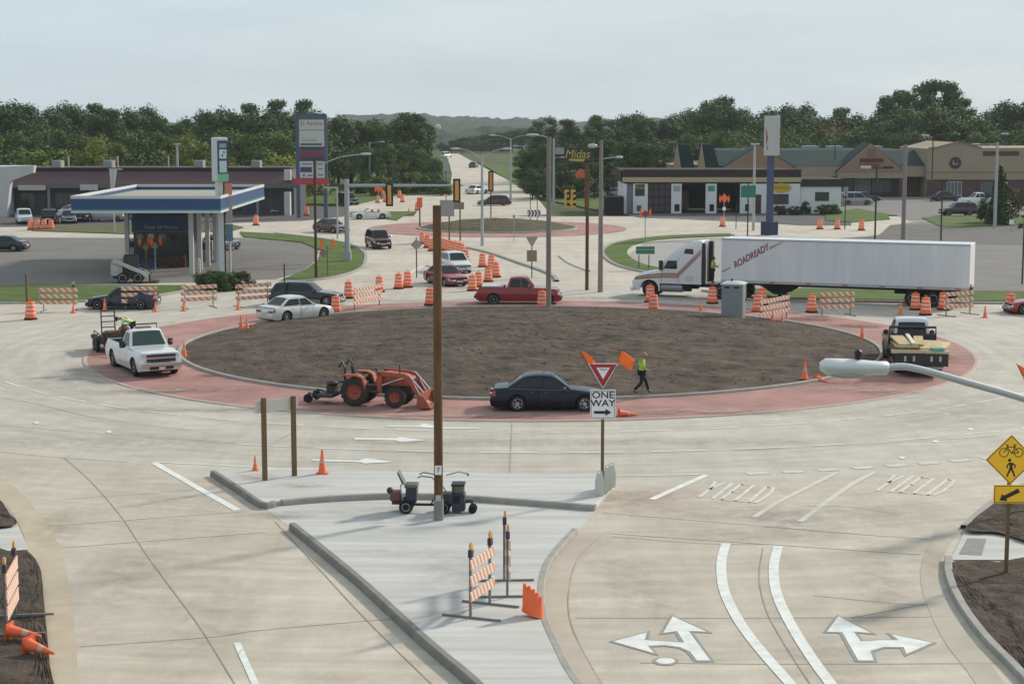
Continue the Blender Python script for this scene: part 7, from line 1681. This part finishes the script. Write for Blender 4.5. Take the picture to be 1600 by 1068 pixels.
row([(-30, 158), (24, 158), (100, 160), (148, 164), (216, 164), (338, 168), (388, 164), (436, 158), (478, 158)], 320, 'taller dark tree standing out of the wood behind the left shop row', gl, ['tall_a', 'round_a'], [DK, (.7, .85, .7)], wide=1.0)
row([(1070, 172), (1112, 152), (1134, 154), (1224, 164), (1246, 162), (1316, 170), (930, 182), (992, 176)], 350, 'taller tree standing out of the wood behind the mall', gr, ['tall_a', 'round_a'], [DK, (.7, .85, .7)], wide=1.1)
plant('spruce', 1566, 196, 258, 'dark conical spruce beside the grey lamp pole on the right', 'trees on the car park edge', (.6, .68, .7), wide=1.15)
plant('round_c', 1586, 200, 292, 'small russet leaved tree at the right picture edge', 'trees on the car park edge', (1.1, .6, .5), wide=1.2); plant('shrub_b', 1549, 200, 298, 'dark green shrub at the foot of the conical spruce', 'trees on the car park edge', (.5, .62, .5), 'shrub', wide=.7)
plant('shrub_a', 1600, 190, 348, 'dark low bush by the road at the right picture edge', 'trees on the car park edge', (.5, .5, .45), 'shrub')
gs = 'shrubs by the fuel station and shop'
for kd, px, d, top, wd, lab, tn in (('shrub_a', 322, 122, 421, 1.5, 'low dark green shrub left of the fuel sign foot', (.7, .85, .7)), ('shrub_b', 344, 121, 422, 1.6, 'low dark green shrub at the fuel sign foot', (.65, .8, .65)), ('shrub_a', 371, 122, 421, 1.3, 'dark shrub right of the fuel sign foot', (.5, .5, .5)), ('shrub_b', 309, 123, 428, .8, 'small end shrub of the planting before the fuel sign', (.7, .9, .6)),
        ('shrub_a', 1220, 217, 320, 1.5, 'clipped dark hedge shrub below the yellow oval sign', (.35, .42, .38)), ('shrub_b', 1243, 217, 321, 1.3, 'dark shrub between the shop window and annex', (.35, .42, .38)), ('shrub_b', 1262, 217, 313, .8, 'round dark shrub at the annex corner', (.35, .42, .38)), ('shrub_a', 1290, 217, 318, 1.6, 'low shrub below the annex window', (.6, .7, .5)), ('shrub_b', 1308, 217, 318, 1.1, 'shrub at the right end of the annex', (.6, .7, .5))):
    plant(kd, px, d, top, lab, gs, tn, 'shrub', wd)
for kd in PROT:
    if kd not in used:
        for c in list(PROT[kd][0].children): bpy.data.objects.remove(c)
        bpy.data.objects.remove(PROT[kd][0])
# far wooded hills
HM = M('wooded_hill', (.035, .055, .035), .95, var=.5, scale=.03, bump=1, bscale=.12)
def hill(dist, prof, depth, seed):
    rows = []; xs = [p[0] for p in prof]
    n = 260
    for j in range(9):
        v = j / 8; rw = []
        for i in range(n + 1):
            px = xs[0] + (xs[-1] - xs[0]) * i / n; y = interp(prof, px); dd = dist + depth * v
            ht = (12 + (185 - y) * dist / F_PX) * math.sin(math.pi / 2 * min(1, v * 1.4 + .02)) ** .8
            x = wpx(px, dist) * (dd / dist) ** .6
            rw.append((x, dd, ht + v * (noise.noise((x * .05, dd * .05, seed)) * 5 + noise.noise((x * .17, dd * .17, seed)) * 4)))
        rows.append(rw)
    struct('hills', MB().grid(rows), HM)
hill(1300, [(-300, 205), (100, 200), (380, 190), (480, 184), (520, 180), (600, 180), (660, 181), (720, 183), (800, 185), (860, 192), (900, 196), (960, 190), (1010, 188), (1060, 186), (1150, 192), (1300, 190), (1900, 196)], 500, 3)
hill(700, [(560, 215), (640, 213), (700, 208), (740, 206), (800, 204), (840, 214), (900, 216), (1000, 214)], 120, 8)
o = MB(); o.lathe([(1.1, 0), (1.1, 8), (1.5, 8.5), (1.5, 10.3), (.2, 11)], 12, 'z'); o = o.build('water_tower', WALLW, None, (wpx(684, 900), 900, -2)); tag(o, 'tiny white tower before the distant wooded hills', 'tower')
o = MB().box(wpx(690, 640), wpx(800, 640), 640, 655, 0, 2.4).build('far_building', M('far_grey_building', (.07, .075, .075), .8)); tag(o, 'long low dark building at the foot of the distant hills', 'building')

# ================================================================ HAZE
hz = MB().box(-1500, 1500, -30, 2100, -1.2, 70).build('haze', M('haze_shell', (1, 1, 1)), kind='stuff')
m = bpy.data.materials.new('haze_air'); m.use_nodes = True; m.node_tree.nodes.clear()
ho = m.node_tree.nodes.new('ShaderNodeOutputMaterial'); hv = m.node_tree.nodes.new('ShaderNodeVolumePrincipled')
hv.inputs['Color'].default_value = (.86, .91, .95, 1); hv.inputs['Density'].default_value = .00013; hv.inputs['Anisotropy'].default_value = .2
m.node_tree.links.new(hv.outputs[0], ho.inputs['Volume']); hz.data.materials[0] = m
